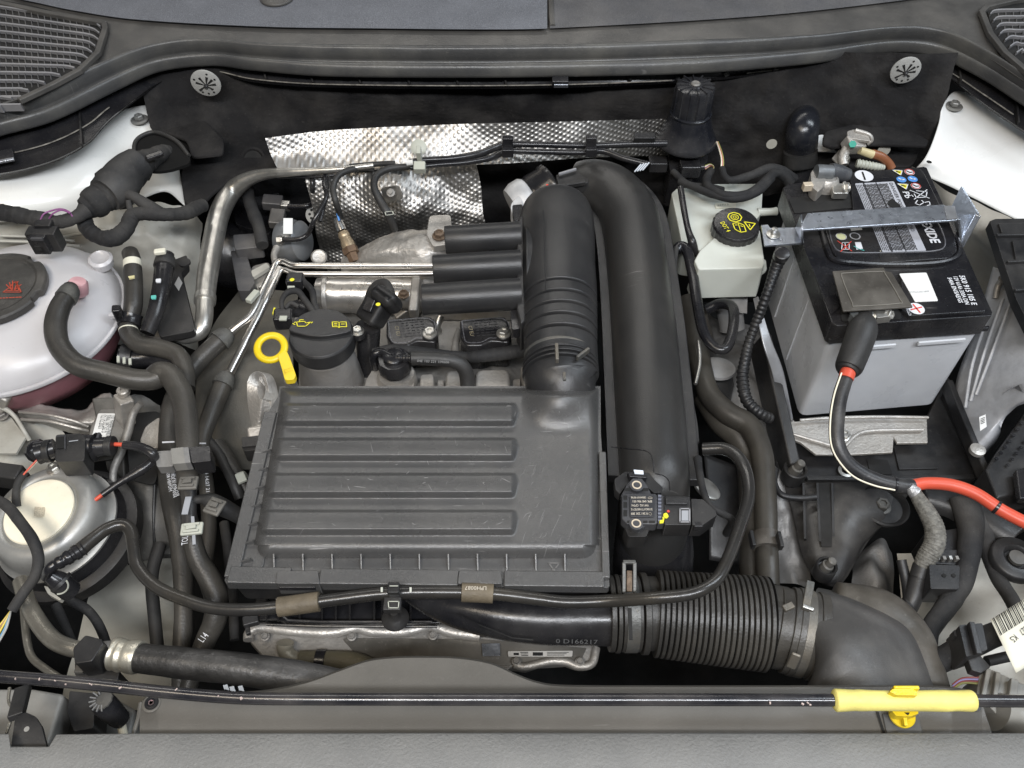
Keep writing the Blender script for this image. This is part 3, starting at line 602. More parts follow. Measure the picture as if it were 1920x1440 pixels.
# stem going up from the pipe corner
one('pipe_stub', hose([(516, 492, -.06, 6), (514, 478, -.062, 6), (519, 465, -.065, 7)]), alu, 'short dull metal stub rising from the corner of the bright pipes', 'pipe')
# ------------------------------------------------------------------ ignition coils and their plugs
def coil(cu, cv, label, txt=True):
    z = -.055; q = lambda du, dv, dz=0: (cu + du, cv + dv, z + dz)
    t = thing('ignition_coil', P(cu, cv, z), label, 'ignition coil', 'ignition coils')
    build('body', prism(rnd([q(-48, -24), q(38, -30), q(50, 2), q(44, 20), q(10, 18), q(-8, 26), q(-36, 26), q(-48, 8)], .25), z, .045), plastic_g, t, bevel=.003, seg=3)
    o = [(cu + a, cv + b) for a, b in ((-44, -20), (32, -25), (44, 0), (20, 12), (8, 12), (-8, 20), (-34, 20), (-40, 8))]
    build('raised_edge', stroke([P(u, v, z + .0012) for u, v in cat_spline(o + [o[0]], 3)], .0012), mat('coil_edge', (.12, .12, .13), .35), t)
    if txt:
        mm = MB()
        for k in range(6): 
            v0 = -16 + k * 5; u0 = -30 + k * 1.2
            for j in range(6): stroke([P(cu + u0 + j * 9, cv + v0 - j * .8, z + .0005), P(cu + u0 + j * 9 + random.choice((4, 6, 7)), cv + v0 - j * .8 - .4, z + .0005)], .0010, mb=mm)
        build('small_print', mm, mat('faint_print', (.05, .05, .052), .5), t)
        text('code_print', 'C7 EU', P(cu - 32, cv - 10, z), P(cu - 28, cv + 8, z), S(7, P(cu, cv, z)), mat('tan_print', (.38, .33, .22), .5), t)
    c = P(cu + 34, cv + 4, z + .003); build('boss', lathe(c, [(15, -20), (15, 0), (0, 0)], n=24), plastic_g, t)
    build('bolt', hexbolt(c, 10), steel, t)
    return t
coil(772, 622, 'black ignition coil with small print, left of the coil beside the air duct')
coil(910, 622, 'black ignition coil with small print, nearest the ribbed air duct')
cn = thing('ignition_coil', P(690, 610, -.05), 'ignition coil right of the oil filler, its big black plug with a looped cable', 'ignition coil', 'ignition coils')
build('body', hose([(690, 612, -.03, 24), (690, 650, -.06, 22), (692, 700, -.10, 20)]), plastic_g, cn)
a, b = P(690, 606, -.012), P(722, 552, .012)
build('plug', beam(a, b, .030, .026), plastic_d, cn, bevel=.006, seg=3)
build('plug_head', beam(P(714, 574, .012), P(735, 548, .020), .036, .032), plastic_d, cn, bevel=.010, seg=4)
build('latch', beam(P(690, 586, .006), P(700, 562, .014), .012, .014), plastic_g, cn, bevel=.0015)
build('yellow_dot', disc(P(709, 571, .029), S(4.5, P(709, 571, .03)), 14), ink_y, cn)
build('loop_cable', hose([(732, 552, .018, 10), (722, 532, .014, 10), (705, 538, .005, 10), (694, 555, -.005, 10), (690, 585, -.02, 9), (700, 600, -.04, 9)], wob=.15), tape, cn)
build('screw_boss', lathe(P(671, 624, -.02), [(14, -8), (14, 0), (0, 0)], n=20), plastic_g, cn)
build('bolt', hexbolt(P(671, 622, -.018), 9), steel, cn)
# camshaft sensor plugs with yellow dots, left of filler
sp = thing('sensor_plug', P(550, 560, -.05), 'two tangled black sensor plugs with yellow paint dots behind the oil cap', 'connector')
build('plug', beam(P(538, 527, -.045), P(570, 527, -.045), .018, .016), plastic_g, sp, bevel=.003)
build('yellow_dot', disc(P(548, 526, -.036), S(4.5, P(548, 526, -.03)), 14, lift=.0015), ink_y, sp)
build('pale_lock', box(P(546, 539, -.040), (.009, .003, .004)), clip_g, sp, bevel=.0008)
build('plug', box(P(532, 598, -.05), (.022, .020, .020), (0, 0, .1)), plastic_g, sp, bevel=.003)
build('pale_lock', box(P(531, 597, -.037), (.009, .007, .003)), clip_g, sp, bevel=.0008)
build('yellow_dot', box(P(514, 584, -.045), (.002, .010, .003)), ink_y, sp)
build('sensor_dome', lathe(P(560, 586, -.07), [(22, -20), (22, 6), (18, 16), (8, 20), (0, 21)], n=24), plastic_g, sp)
build('bracket_plate', prism(rnd([(550, 596), (585, 590), (590, 600), (556, 604)], .3), -.062, .003), alu, sp, bevel=.001)
for k, pp in enumerate(([(568, 527, -.045, 6), (585, 545, -.045, 6), (590, 570, -.05, 6), (602, 590, -.055, 6), (640, 598, -.06, 5)], [(532, 590, -.045, 5), (528, 565, -.04, 5), (540, 548, -.04, 6), (558, 546, -.04, 6), (570, 560, -.045, 6), (588, 585, -.05, 6)], [(560, 575, -.04, 4), (545, 568, -.038, 4), (535, 578, -.04, 4)])):
    build('cable', hose(pp, 10, wob=.2), tape, sp)
# PCV elbow and hose in front of the coils
pv = thing('breather_valve', P(738, 680, -.04), 'round black breather valve with a bent rubber hose in front of the ignition coils', 'valve')
c = P(738, 672, -.028)
build('seat', lathe(c + V(0, 0, -.03), [(38, -18), (36, 0), (33, 8), (0, 8)], n=36), alu, pv)
build('valve_base', lathe(c, [(31, -28), (31, -8), (28, 0), (0, 0)], n=36, fr=lambda t, r, h: 1 + .04 * (math.sin(9 * t) > .5)), plastic_g, pv)
build('valve_cap', lathe(c, [(20, 0), (20, 8), (15, 12), (3, 12), (3, 14), (0, 14)], n=32), plastic_g, pv)
build('nozzle', hose([(742, 672, -.024, 7), (776, 672, -.022, 7)], 16, rf=lambda d, r: r * (1.15 if int(d / .003) % 2 else .9)), plastic_g, pv)
build('side_arm', hose([(735, 668, -.024, 7), (715, 660, -.026, 8), (700, 668, -.03, 8), (704, 690, -.05, 8)], 12, wob=.1), plastic_g, pv)
build('hose', hose([(772, 672, -.020, 13), (800, 672, -.020, 13.5), (845, 676, -.022, 13.5), (868, 688, -.03, 14), (876, 712, -.045, 14), (877, 750, -.065, 14)], 20), rubber_d, pv)
text('hose_print', '04E 103 221 109606', P(782, 681, -.0125), P(842, 684, -.0135), .0035, mat('faint_white_print', (.2, .2, .2), .5), pv, lift=.0022)
one('engine_harness', hose([(700, 662, -.045, 9), (745, 655, -.04, 9), (860, 668, -.045, 9), (900, 668, -.04, 10), (950, 662, -.04, 11), (990, 656, -.04, 11)], wob=.12), tape, 'black cloth taped engine harness running behind the breather hose to the air duct', 'cable')
mm = MB(); pp = [(880, 670, -.042, 9), (900, 668, -.04, 10.3), (950, 662, -.04, 11.3), (990, 656, -.04, 11.3)]
one('harness_wrap', hose(pp, 14, rf=lambda d, r: r * (1.12 + .06 * ((d / .006) % 1))), tape, 'ridged tape wrap on the engine harness beside the air duct', 'tape')
for (u, v, u2, v2) in ((820, 596, 850, 620), (870, 630, 848, 660)):
    one('metal_tube', hose([(u + 6, v - 4, -.07, 8), (u - 2, v + 18, -.08, 8), (u2 - 28, v2 + 2, -.09, 8)] if u < 850 else [(862, 620, -.09, 7), (855, 640, -.08, 7), (852, 668, -.075, 8)]), steel if u < 850 else alu_d, 'short steel tube between the two print covered ignition coils' if u < 850 else 'dull metal stub below the gap between the ignition coils', 'pipe')
# oxygen sensor and its wire
o2 = thing('oxygen_sensor', P(652, 470, -.08), 'metal oxygen sensor standing in front of the crumpled heat shield', 'sensor')
a, b = P(632, 410, -.055), P(664, 486, -.085); d = (b - a); L = d.length; s_ = S(1, a)
build('body', lathe(a, [(0, 0), (7, 0), (8, 6), (9, 18), (9, 26)], d, 20, sc=s_), chrome, o2)
build('boot', lathe(a + d * .34, [(9.5, 0), (11, 6), (11, 10), (10, 12), (13, 24), (13, 34)], d, 20, sc=s_), mat('tan_metal', (.42, .33, .22), .4, metal=.6, dust=.3), o2)
build('hex', lathe(a + d * .72, [(15, 0), (15, 12), (11, 13), (11, 30)], d, 6, sc=s_), mat('rust_brown', (.12, .075, .045), .7, var=.3, vs=80, bump=.6), o2)
build('wire', hose([(640, 408, -.05, 5), (630, 380, -.02, 6), (625, 350, -.008, 6), (640, 325, -.0, 6), (680, 314, -.005, 6), (700, 316, -.02, 6)]), rubber_d, o2)
build('blue_wire', hose([(636, 414, -.048, 2), (632, 400, -.042, 2)]), ink_b, o2)
# wastegate actuator
wg = thing('wastegate_actuator', P(553, 455, -.09), 'grey metal actuator can with a paper label, left of the oxygen sensor', 'actuator')
a = P(545, 450, -.09); ax = V(.95, -.2, .25).normalized()
build('can', lathe(P(528, 454, -.10), [(30, 0), (38, 5), (40, 12), (40, 30), (37, 34), (37, 44), (30, 50), (0, 52)], ax, 40), mat('actuator_grey', (.20, .21, .22), .4, metal=.4, dust=.35), wg)
build('label', box(P(540, 424, -.052), (.012, .022, .001), (.5, .1, .1)), paper, wg)
build('nut', lathe(P(520, 450, -.065), [(8, 0), (8, 9), (6, 9), (6, 14)], V(1, 0, .1), 6), steel, wg)
build('pressure_line', hose([(530, 449, -.062, 4.5), (560, 448, -.06, 4.5), (578, 438, -.055, 4.5), (588, 415, -.035, 4.5), (612, 370, -.018, 4.5), (608, 345, -.012, 4.5), (612, 318, -.012, 4.5)]), plastic_g, wg)
build('lug', lathe(P(598, 482, -.085), [(12, -4), (15, 0), (12, 3), (8, 2)], V(.2, -.5, .8), 24), alu, wg)
o = thing('perforated_washer', P(592, 402, -.08), 'round grey washer with small holes between the actuator and the heat shield', 'washer')
c = P(592, 402, -.08); ax = V(0, -.6, .8)
build('disc', lathe(c, [(19, -2), (19, 0), (16, 1.5), (0, 1.5)], ax, 32), mat('washer_plastic', (), 0), o)
mm = MB(); Y = Vector(ax).normalized().cross(V(1, 0, 0))
for k in range(8): disc(c + (V(1, 0, 0) * math.cos(k * .785) + Y * math.sin(k * .785)) * S(11, c), S(2.6, c), 10, Vector(ax).normalized(), S(2, c), mb=mm)
build('holes', mm, black, o)
# dark clutter left of the actuator: brake servo, vacuum parts, thin lines
sv = thing('brake_unit', P(470, 450, -.15), 'gloss black unit in shadow behind the wide metal pipe', 'brake unit')
build('drum', lathe(P(440, 480, -.18), [(60, -20), (62, 0), (60, 30), (50, 44), (30, 50), (0, 52)], V(.2, -.7, .6), 40), plastic_g, sv)
build('block', prism(rnd([(430, 330), (520, 340), (528, 400), (505, 440), (440, 420)], .15), -.12, .05), plastic_g, sv, bevel=.004)
build('bracket', prism(rnd([(436, 440), (488, 436), (492, 462), (440, 468)], .15), -.085, .02), mat('brake_plastic', (.045, .045, .05), .35, dust=.3), sv, bevel=.002)
build('bracket', prism(rnd([(432, 470), (460, 468), (478, 530), (468, 545), (446, 545)], .15), -.10, .02), mat('brake_plastic', (), 0), sv, bevel=.002)
build('fitting', box(P(512, 380, -.08), (.028, .018, .016), (.2, .1, 0)), mat('brake_plastic', (), 0), sv, bevel=.002)
build('fitting', box(P(536, 386, -.075), (.012, .010, .012), (.2, .1, 0)), steel, sv, bevel=.001)
build('fitting', box(P(520, 410, -.075), (.020, .026, .014), (.2, .1, 0)), mat('brake_dirty_metal', (.10, .095, .09), .5, metal=.4, dust=.5), sv, bevel=.002)
for pp in ([(540, 387, -.07, 5), (575, 386, -.068, 5), (587, 376, -.065, 5), (586, 350, -.03, 5), (586, 318, -.018, 5)], [(600, 415, -.04, 4), (612, 365, -.022, 4), (615, 330, -.015, 4)], [(520, 332, -.02, 3), (600, 331, -.015, 3), (628, 328, -.015, 3)]):
    build('brake_line', hose(pp), plastic_g, sv)
build('harness', hose([(460, 345, -.06, 12), (470, 385, -.065, 12), (485, 425, -.07, 12), (492, 460, -.075, 11)], wob=.1), tape, sv)
build('mounting_arm', prism(rnd([(468, 500), (505, 490), (512, 520), (500, 560), (480, 540)], .3), -.11, .02), alu, sv, bevel=.004)
build('arm_tip', prism(rnd([(470, 508), (500, 492), (506, 500), (474, 520)], .3), -.1, .006), white_d, sv, bevel=.002)
# connector and line by the second shield (lambda wire 2)
w2 = thing('sensor_cable', P(720, 380, -.05), 'dark sensor cable hanging over the crumpled heat shield with a small pale clip', 'cable')
build('cable', hose([(770, 312, .0, 6), (730, 316, .0, 6.5), (706, 330, -.002, 7), (702, 352, -.008, 7), (715, 380, -.02, 8), (728, 402, -.03, 8), (740, 430, -.06, 7)]), rubber_d, w2)
build('cable', hose([(655, 312, -.0, 5), (700, 308, .0, 5), (740, 306, .004, 5)]), rubber_d, w2)
build('clip', stroke([P(722, 398, -.018), P(736, 396, -.018), P(738, 402, -.018), P(724, 404, -.018)], .0012, closed=True), clip_g, w2)
# ------------------------------------------------------------------ air filter box
ab = thing('air_filter_box', P(800, 900, -.05), 'large ribbed dark grey plastic air filter box in the middle of the bay', 'air filter box')
def sm(a, b, x):
    t = max(0., min(1., (x - a) / (b - a))) if a != b else float(x > a)
    return t * t * (3 - 2 * t)
ZT = 0.004; ZF = -.012
edgeL = lambda v: 532 + (v - 738) * (478 - 532) / (1035 - 738)
edgeR = lambda v: 1116 + (v - 738) * .008
def lid_h(u, v):
    # raised plateau with soft shoulders, over the flange
    l, r, t, b = edgeL(v), edgeR(v), 736, 1036
    dl, dr, db, dt = u - l, r - u, b + 12 - v, v - t
    rc = 26; h = 1.
    # corner rounding
    if dl < rc and db < rc: dl = db = rc - math.hypot(rc - max(dl, -6), rc - max(db, -6)) 
    if dr < rc and db < rc: dr = db = rc - math.hypot(rc - max(dr, -6), rc - max(db, -6))
    def shoulder(d, w): t_ = max(0., min(1., d / w)); return 1 - (1 - t_) ** 2.3
    h = min(shoulder(dl + 6, 24), shoulder(dr + 6, 20), shoulder(db, 34), shoulder(dt + 8, 18))
    z = ZF + (ZT - ZF) * h
    k = 0.
    for (a, c) in ((757, 787), (822, 852), (888, 921), (957, 991)):
        sh = sm(a - 2, a + 4, v) * (.55 + .45 * sm(a, c, v)) * (1 - sm(c - 1, c + 15, v))
        e = abs(v - (a + c) / 2) * .6
        k = max(k, sh * (1 - sm(958 - e * .0, 974 - e * .5, u)))
    z += .0095 * k * sm(.3, 1, h)
    e_ = (u - 1050) / 74.
    if abs(e_) < 1 and v > 728: z += .024 * (1 - e_ * e_) ** 1.5 * (1 - sm(735, 818, v)) * sm(720, 742, v)
    return z
NU, NV = 330, 250; mm = MB(); vs = []
for j in range(NV + 1):
    v = 724 + (1056 - 724) * j / NV
    for i in range(NU + 1):
        u = edgeL(v) - 10 + (edgeR(v) + 10 - edgeL(v) + 10) * i / NU
        vs.append(P(u, v, lid_h(u, v)))
mm.add(vs, [(j * (NU + 1) + i, j * (NU + 1) + i + 1, (j + 1) * (NU + 1) + i + 1, (j + 1) * (NU + 1) + i) for j in range(NV) for i in range(NU)])
build('lid', mm, plastic_lid, ab, ang=180)
rs_ = random.Random(9); mm = MB()
for k in range(70):
    u = rs_.uniform(540, 1090); v = rs_.choice((rs_.uniform(762, 782), rs_.uniform(828, 848), rs_.uniform(893, 915), rs_.uniform(962, 985), rs_.uniform(790, 1000)))
    a = rs_.choice((rs_.uniform(-.4, .4), rs_.uniform(1, 2.2))); L_ = rs_.uniform(3, 13) * (2.0 if rs_.random() < .12 else 1)
    q = [(u + math.cos(a) * L_ * t, v + math.sin(a) * L_ * t + 2 * math.sin(t * 2 + k)) for t in (0, .33, .66, 1)]
    sweep([P(x, y, lid_h(x, y) + .0001) for x, y in q], [.00006, .00028, .00022, .00005], 5, mb=mm)
for k in range(26):
    u = rs_.uniform(985, 1100); v = rs_.uniform(860, 1020); sweep([P(u, v, lid_h(u, v) + .0001), P(u - 4, v + 9, lid_h(u - 4, v + 9) + .0001), P(u - 10, v + 22 * rs_.random() + 10, lid_h(u - 6, v + 22) + .0001)], [.00005, .0002, .00005], 5, mb=mm)
tag(build('fine_scratches', mm, mat('scratch_grey', (.26, .255, .25), .5), ab), kind='stuff')
# flange frame: inner groove step and outer rim
build('flange', prism(rnd([(520, 745), (1120, 745), (1126, 800), (1143, 1098), (1140, 1102), (424, 1094), (421, 1088), (505, 770)], .05), ZF + .001, .010), plastic_lid, ab, bevel=.002, seg=3)
zk = 0.
def bar(a, b, w, h, z, name='rim', mt=plastic_lid):
    global zk; zk += .0004; z += zk
    build(name, beam(P(*a, z), P(*b, z), w, h), mt, ab, bevel=.0012)
bar((508, 775), (435, 1084), .013, .007, ZF + .002); bar((430, 1080), (545, 1082), .016, .007, ZF + .002); bar((600, 1083), (860, 1086), .015, .007, ZF + .002); bar((945, 1087), (1132, 1089), .015, .007, ZF + .002); bar((1129, 850), (1136, 1086), .007, .007, ZF + .002)
build('step', prism([(520, 770), (545, 770), (494, 1060), (478, 1075), (448, 1073)], ZF + .0028, .004), plastic_lid, ab, bevel=.001)
for k in range(11):
    u = 511 + k * 54.6; z1 = ZF + .012
    build('stiffening_rib', wprism([P(u, 1036, ZF + .009), P(u + 1, 1071, ZF + .0015), P(u + 1, 1040, ZF)], (.0017, 0, 0)), plastic_lid, ab, bevel=.0004)
for k in range(7):
    v = 845 + k * 34; u = edgeL(v) - 4
    build('side_rib', beam(P(u, v, ZF + .006), P(u - 26, v + 9, ZF + .002), .0016, .005), plastic_lid, ab)
for (u, w) in ((558, 82), (900, 84)):
    build('clip_housing', prism(rnd([(u - w / 2 + 3, 1070), (u + w / 2 - 3, 1070), (u + w / 2, 1094), (u - w / 2, 1094)], .12), ZF + .0085, .020), plastic_lid, ab, bevel=.0025, seg=3)
    build('clip_slot', box(P(u, 1102, ZF - .001) , (S(w * .86, P(u, 1103, 0)), .003, .006)), plastic_g, ab, bevel=.001)
build('moulded_mark', stroke([P(1029, 1056, ZF + .0015), P(1036, 1066, ZF + .0015), P(1038, 1072, ZF + .0015), P(1041, 1066, ZF + .0015), P(1049, 1056, ZF + .0015)], .0012, closed=True), mat('mould_mark', (.16, .155, .15), .5), ab)
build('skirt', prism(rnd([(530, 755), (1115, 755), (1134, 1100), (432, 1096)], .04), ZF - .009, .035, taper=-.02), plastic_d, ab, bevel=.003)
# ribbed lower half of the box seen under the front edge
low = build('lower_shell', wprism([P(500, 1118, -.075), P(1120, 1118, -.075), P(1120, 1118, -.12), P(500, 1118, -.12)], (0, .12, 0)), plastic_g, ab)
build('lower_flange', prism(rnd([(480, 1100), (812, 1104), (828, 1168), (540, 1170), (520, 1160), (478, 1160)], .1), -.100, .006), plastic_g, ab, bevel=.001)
for u in (498, 520, 560, 602, 628, 654, 700, 715, 768):
    build('lower_rib', wprism([P(u, 1122, -.062), P(u, 1122, -.10), P(u, 1166, -.098)], (.0018, 0, 0)), plastic_g, ab, bevel=.0003)
build('tray_edge', sweep([P(525, 1150, -.082), P(540, 1163, -.085), P(600, 1166, -.086), P(810, 1166, -.086)], [.0017] * 4, 8), plastic_g, ab)
build('tray_edge', sweep([P(500, 1171, -.09), P(600, 1174, -.09), P(820, 1175, -.09)], [.0015] * 3, 8), plastic_g, ab)
build('warm_speck', box(P(481, 1157, -.085), (.004, .006, .004)), mat('orange_wire', (.4, .12, .08), .4), ab, bevel=.001)
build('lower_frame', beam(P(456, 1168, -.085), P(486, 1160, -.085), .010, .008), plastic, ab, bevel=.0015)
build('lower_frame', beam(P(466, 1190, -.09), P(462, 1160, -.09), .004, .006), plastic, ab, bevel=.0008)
# aluminium cover beneath
gc = thing('engine_front_cover', P(780, 1210, -.13), 'long flat grey aluminium cover with a wavy bolted edge below the air filter box', 'engine cover')
wav = [(466, 1200), (468, 1186), (484, 1177), (510, 1178), (560, 1184), (620, 1186), (652, 1180), (672, 1177), (700, 1184), (760, 1184), (792, 1176), (812, 1174), (850, 1186), (900, 1192)]
o = [(u, v) for u, v in cat_spline(wav, 3)]
build('plate', prism(o + [(1118, 1205), (1116, 1236), (1108, 1244), (1080, 1250), (1060, 1243), (1010, 1246), (985, 1254), (960, 1250), (900, 1300), (560, 1300), (500, 1240)], -.118, .012), alu_d, gc, bevel=.002)
build('rolled_edge', sweep([P(u, v, -.113) for u, v in o], [.0052] * len(o), 10), alu, gc)
build('rolled_edge', sweep([P(u, v, -.116) for u, v in cat_spline([(965, 1246), (985, 1250), (1030, 1240), (1062, 1241), (1085, 1250), (1110, 1244), (1118, 1215)], 4)], [.004] * 25, 10), alu, gc)
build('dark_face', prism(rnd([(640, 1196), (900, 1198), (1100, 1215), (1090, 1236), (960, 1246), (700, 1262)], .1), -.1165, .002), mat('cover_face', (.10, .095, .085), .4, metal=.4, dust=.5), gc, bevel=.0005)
for (u, v) in ((497, 1194), (660, 1194), (812, 1192), (968, 1240), (1087, 1241)):
    build('screw', hexbolt(P(u, v, -.113), 6.5), alu_d, gc)
build('sticker', prism([(903, 1207), (937, 1206), (938, 1229), (905, 1230)], -.1135, .0006), galv, gc)
dl_ = build('data_label', prism(rnd([(952, 1221), (1074, 1220), (1073, 1231), (953, 1231)], .2), -.1132, .0006), mat('grey_label', (.38, .37, .35), .4), gc)
mm = MB(); 
for k in range(3): stroke([P(976 + k * 1, 1223.5 + k * 3, -.1131), P(990, 1223.5 + k * 3, -.1131)], .0007, mb=mm); stroke([P(1026, 1223.5 + k * 2.6, -.1131), P(1066 - 4 * k, 1223.5 + k * 2.6, -.1131)], .0006, mb=mm)
mm.add([P(963, 1224, -.1128), P(973, 1224, -.1128), P(973, 1228.5, -.1128), P(963, 1228.5, -.1128)], [(0, 1, 2, 3)]); mm.add([P(999, 1223, -.1128), P(1018, 1223, -.1128), P(1018, 1229.5, -.1128), P(999, 1229.5, -.1128)], [(0, 1, 2, 3)])
build('small_print', mm, ink_k, dl_)
build('outlet', hose([(535, 1205, -.105, 16), (535, 1218, -.11, 15), (545, 1232, -.115, 15), (570, 1242, -.12, 15)], 20), mat('brass_grey', (.26, .24, .19), .45, metal=.4, dust=.5, bump=.4), gc)
one('coolant_hose', hose([(562, 1236, -.115, 16), (600, 1238, -.115, 18), (660, 1242, -.115, 20), (700, 1256, -.118, 20), (760, 1275, -.12, 20)], 18), mat('muddy_hose', (.10, .09, .06), .6, dust=.6, dustcol=(.2, .17, .11), bump=.5), 'muddy short coolant hose with a clamp in front of the grey aluminium cover', 'hose')
one('hose_clamp', MB().merge(band_at([(562, 1236, -.115, 16), (600, 1238, -.115, 18), (660, 1242, -.115, 20)], .85, 1.2, 1.12)), plastic_g, 'dark clamp on the muddy coolant hose', 'clamp')
# ------------------------------------------------------------------ resonator duct with three tubes and bellows neck
rd = thing('air_duct', P(1045, 560, -.03), 'wide black air duct with three round resonator tubes and a ribbed neck', 'air duct')
cl = [(1042, 372, -.005, 20), (1042, 378, -.005, 46), (1043, 392, -.005, 62), (1044, 415, -.004, 69), (1045, 450, -.002, 70), (1046, 500, .0, 70), (1048, 545, .0, 71), (1050, 600, .0, 70), (1051, 650, -.002, 69), (1052, 690, -.006, 70), (1052, 706, -.008, 71), (1053, 712, -.010, 65), (1053, 722, -.012, 63)]
def grooves(pp, at, w, depth):
    """dense sweep where grooves (in control-list pixels v) are cut as rings."""
    c = [tuple(P(a[0], a[1], a[2])) + (S(a[3], P(a[0], a[1], a[2])),) for a in pp]; q = cat_spline(c, 64); pts = []; rad = []
    for p in q:
        r = p[3]
        y = p[1]
        for (g, sgn) in at:
            yg = P(1048, g, .0).y; d = (y - yg) / w
            if abs(d) < 3: r += sgn * depth * math.exp(-d * d * 1.2)
        pts.append(Vector(p[:3])); rad.append(r)
    return pts, rad
pts, rad = grooves(cl, [(g, -1) for g in (566, 586, 605, 624, 643)], .0013, .0085)
build('neck', sweep(pts, rad, 64, squash=.86, sqaxis=V(0, 0, 1)), plastic, rd, ang=180)
build('mould_line', sweep([P(1018 + (v - 390) * .03, v, .030 + .011) for v in range(395, 555, 10)], [.0006] * 16, 5), plastic, rd)
fl = [P(u, v, .012) for u, v in ((974, 405), (982, 402), (986, 600), (976, 606), (969, 580), (969, 430))]
build('side_flange', wprism(fl, (0, 0, -.055)), plastic, rd, bevel=.003, seg=3)
build('collar_ring', sweep([P(985, 500 + 0, -.005), P(1000, 500, -.005)], [.062, .058], 40, squash=.55, sqaxis=V(0, 0, 1)), plastic, rd, bevel=.002)
for (u0, v0, u1, v1, r0, r1, z) in ((834, 450, 976, 443, 26.5, 28, .008), (812, 505, 976, 497, 27.5, 29, .010), (791, 562, 976, 551, 30, 30.5, .008)):
    a, b = P(u0, v0, z), P(u1, v1, z); ra, rb = S(r0, a), S(r1, b)
    t = build('resonator_tube', sweep([a, a + (b - a) * .004, a + (b - a) * .015, a.lerp(b, .5), b], [ra * .90, ra * .97, ra, (ra + rb) / 2, rb], 48), plastic, rd, ang=30)
build('lug', prism(rnd([(957, 582), (974, 580), (976, 616), (960, 618)], .2), -.0, .014), plastic_g, rd, bevel=.002)
build('lug', prism(rnd([(960, 384), (980, 382), (982, 412), (964, 414)], .2), .0, .014), plastic_g, rd, bevel=.002)
def vring(v, r, wd, mt, name, zc=-.002, u=1051, grow=1.0, parent=rd, tilt=0):
    c = P(u, v, zc); rr = S(r + 3, c); h = wd / 2
    mm = sweep([c + V(0, -h, 0), c + V(0, -h * .97, 0), c + V(0, h * .97, 0), c + V(0, h, 0)], [rr * .93, rr, rr, rr * .93], 64, squash=.88, sqaxis=V(0, 0, 1))
    return build(name, mm, mt, parent, bevel=.0008)
for v, r, w in ((656, 66, .003), (686, 68, .003), (695, 69, .002), (703, 69, .002)): vring(v, r, w, plastic, 'neck_ring', -.004)
vring(671, 66, .0065, galv_d if 'galv_d' in globals() else mat('worn_clamp', (.105, .105, .10), .45, metal=.4, dust=.4, dustcol=(.3, .24, .16), bump=.4), 'clamp_band', -.004)
cz = .040
build('clamp_lug', box(P(1044, 662, .048), (.0035, .022, .007)), mat('worn_clamp', (), 0), rd, bevel=.0008)
build('clamp_lug', box(P(1093, 664, .030), (.003, .018, .007), (0, 0, -.8)), mat('worn_clamp', (), 0), rd, bevel=.0008)
build('arrow_mark', box(P(1058, 706, .038), (.003, .010, .003)), mat('worn_clamp', (), 0), rd, bevel=.0005)
# elbow from neck into the lid
build('elbow', hose([(1053, 705, -.008, 65), (1055, 722, -.012, 62), (1056, 736, -.018, 60), (1057, 750, -.029, 57), (1058, 765, -.043, 54), (1058, 780, -.06, 50)], 48, 10), plastic, rd, ang=180)
# turbo inlet behind: silver ring, black collar with clip
ti = thing('turbo_inlet', P(1010, 370, -.05), 'silver turbo inlet ring with a black clipped collar, above the air duct', 'turbo inlet')
a = P(985, 385, -.06); ax = (P(1060, 340, -.04) - a).normalized()
build('ring', lathe(a, [(44, -22), (50, -8), (50, 10), (46, 16), (42, 18)], ax, 48), mat('machined_alu', (.60, .60, .60), .5, metal=.3, dust=.3, bump=.3), ti, ang=50)
build('ear', prism(rnd([(956, 384), (975, 362), (984, 400), (962, 410)], .3), -.03, .02), mat('machined_alu', (), 0), ti, bevel=.002)
build('collar', lathe(a, [(40, 16), (46, 18), (48, 24), (47, 50), (50, 54), (50, 62), (44, 66)], ax, 56), plastic_g, ti, ang=40)
build('clip', prism(rnd([(1042, 328), (1098, 310), (1104, 342), (1050, 356)], .15), .0, .014), plastic_d, ti, bevel=.002)
build('clip_ridge', box(P(1072, 346, .004), (.036, .006, .006), (0, 0, .25)), plastic_d, ti, bevel=.001)
build('clip_ridge', box(P(1064, 322, .004), (.026, .003, .004), (0, 0, .45)), mat('pale_edge', (.25, .25, .26), .4), ti, bevel=.001)
build('red_dot', disc(P(1026, 347, .0), S(2.4, P(1026, 347, 0)), 10), ink_r, ti)
# ------------------------------------------------------------------ charge air pipe
cp = thing('charge_air_pipe', P(1210, 700, -.05), 'thick smooth black charge air pipe curving from the turbo down past the air filter box', 'air pipe')
cc_ = [(1085, 352, -.035, 48), (1112, 352, -.03, 52), (1142, 362, -.028, 54), (1166, 385, -.028, 55), (1181, 415, -.028, 55), (1191, 470, -.028, 56), (1199, 540, -.03, 58), (1207, 620, -.03, 61), (1213, 700, -.03, 63), (1219, 780, -.032, 65), (1224, 860, -.034, 66), (1226, 900, -.036, 66), (1227, 925, -.046, 65), (1225, 960, -.07, 66), (1225, 1010, -.10, 62), (1225, 1060, -.14, 60)]
build('shell', hose(cc_, 56, 10), mat('charge_pipe_plastic', (.026, .0255, .025), .32, var=.05, rv=.03, dust=.05, scr=.4, bump=.25, bs=900, dustcol=(.2, .18, .15)), cp, ang=180)
zf = -.034
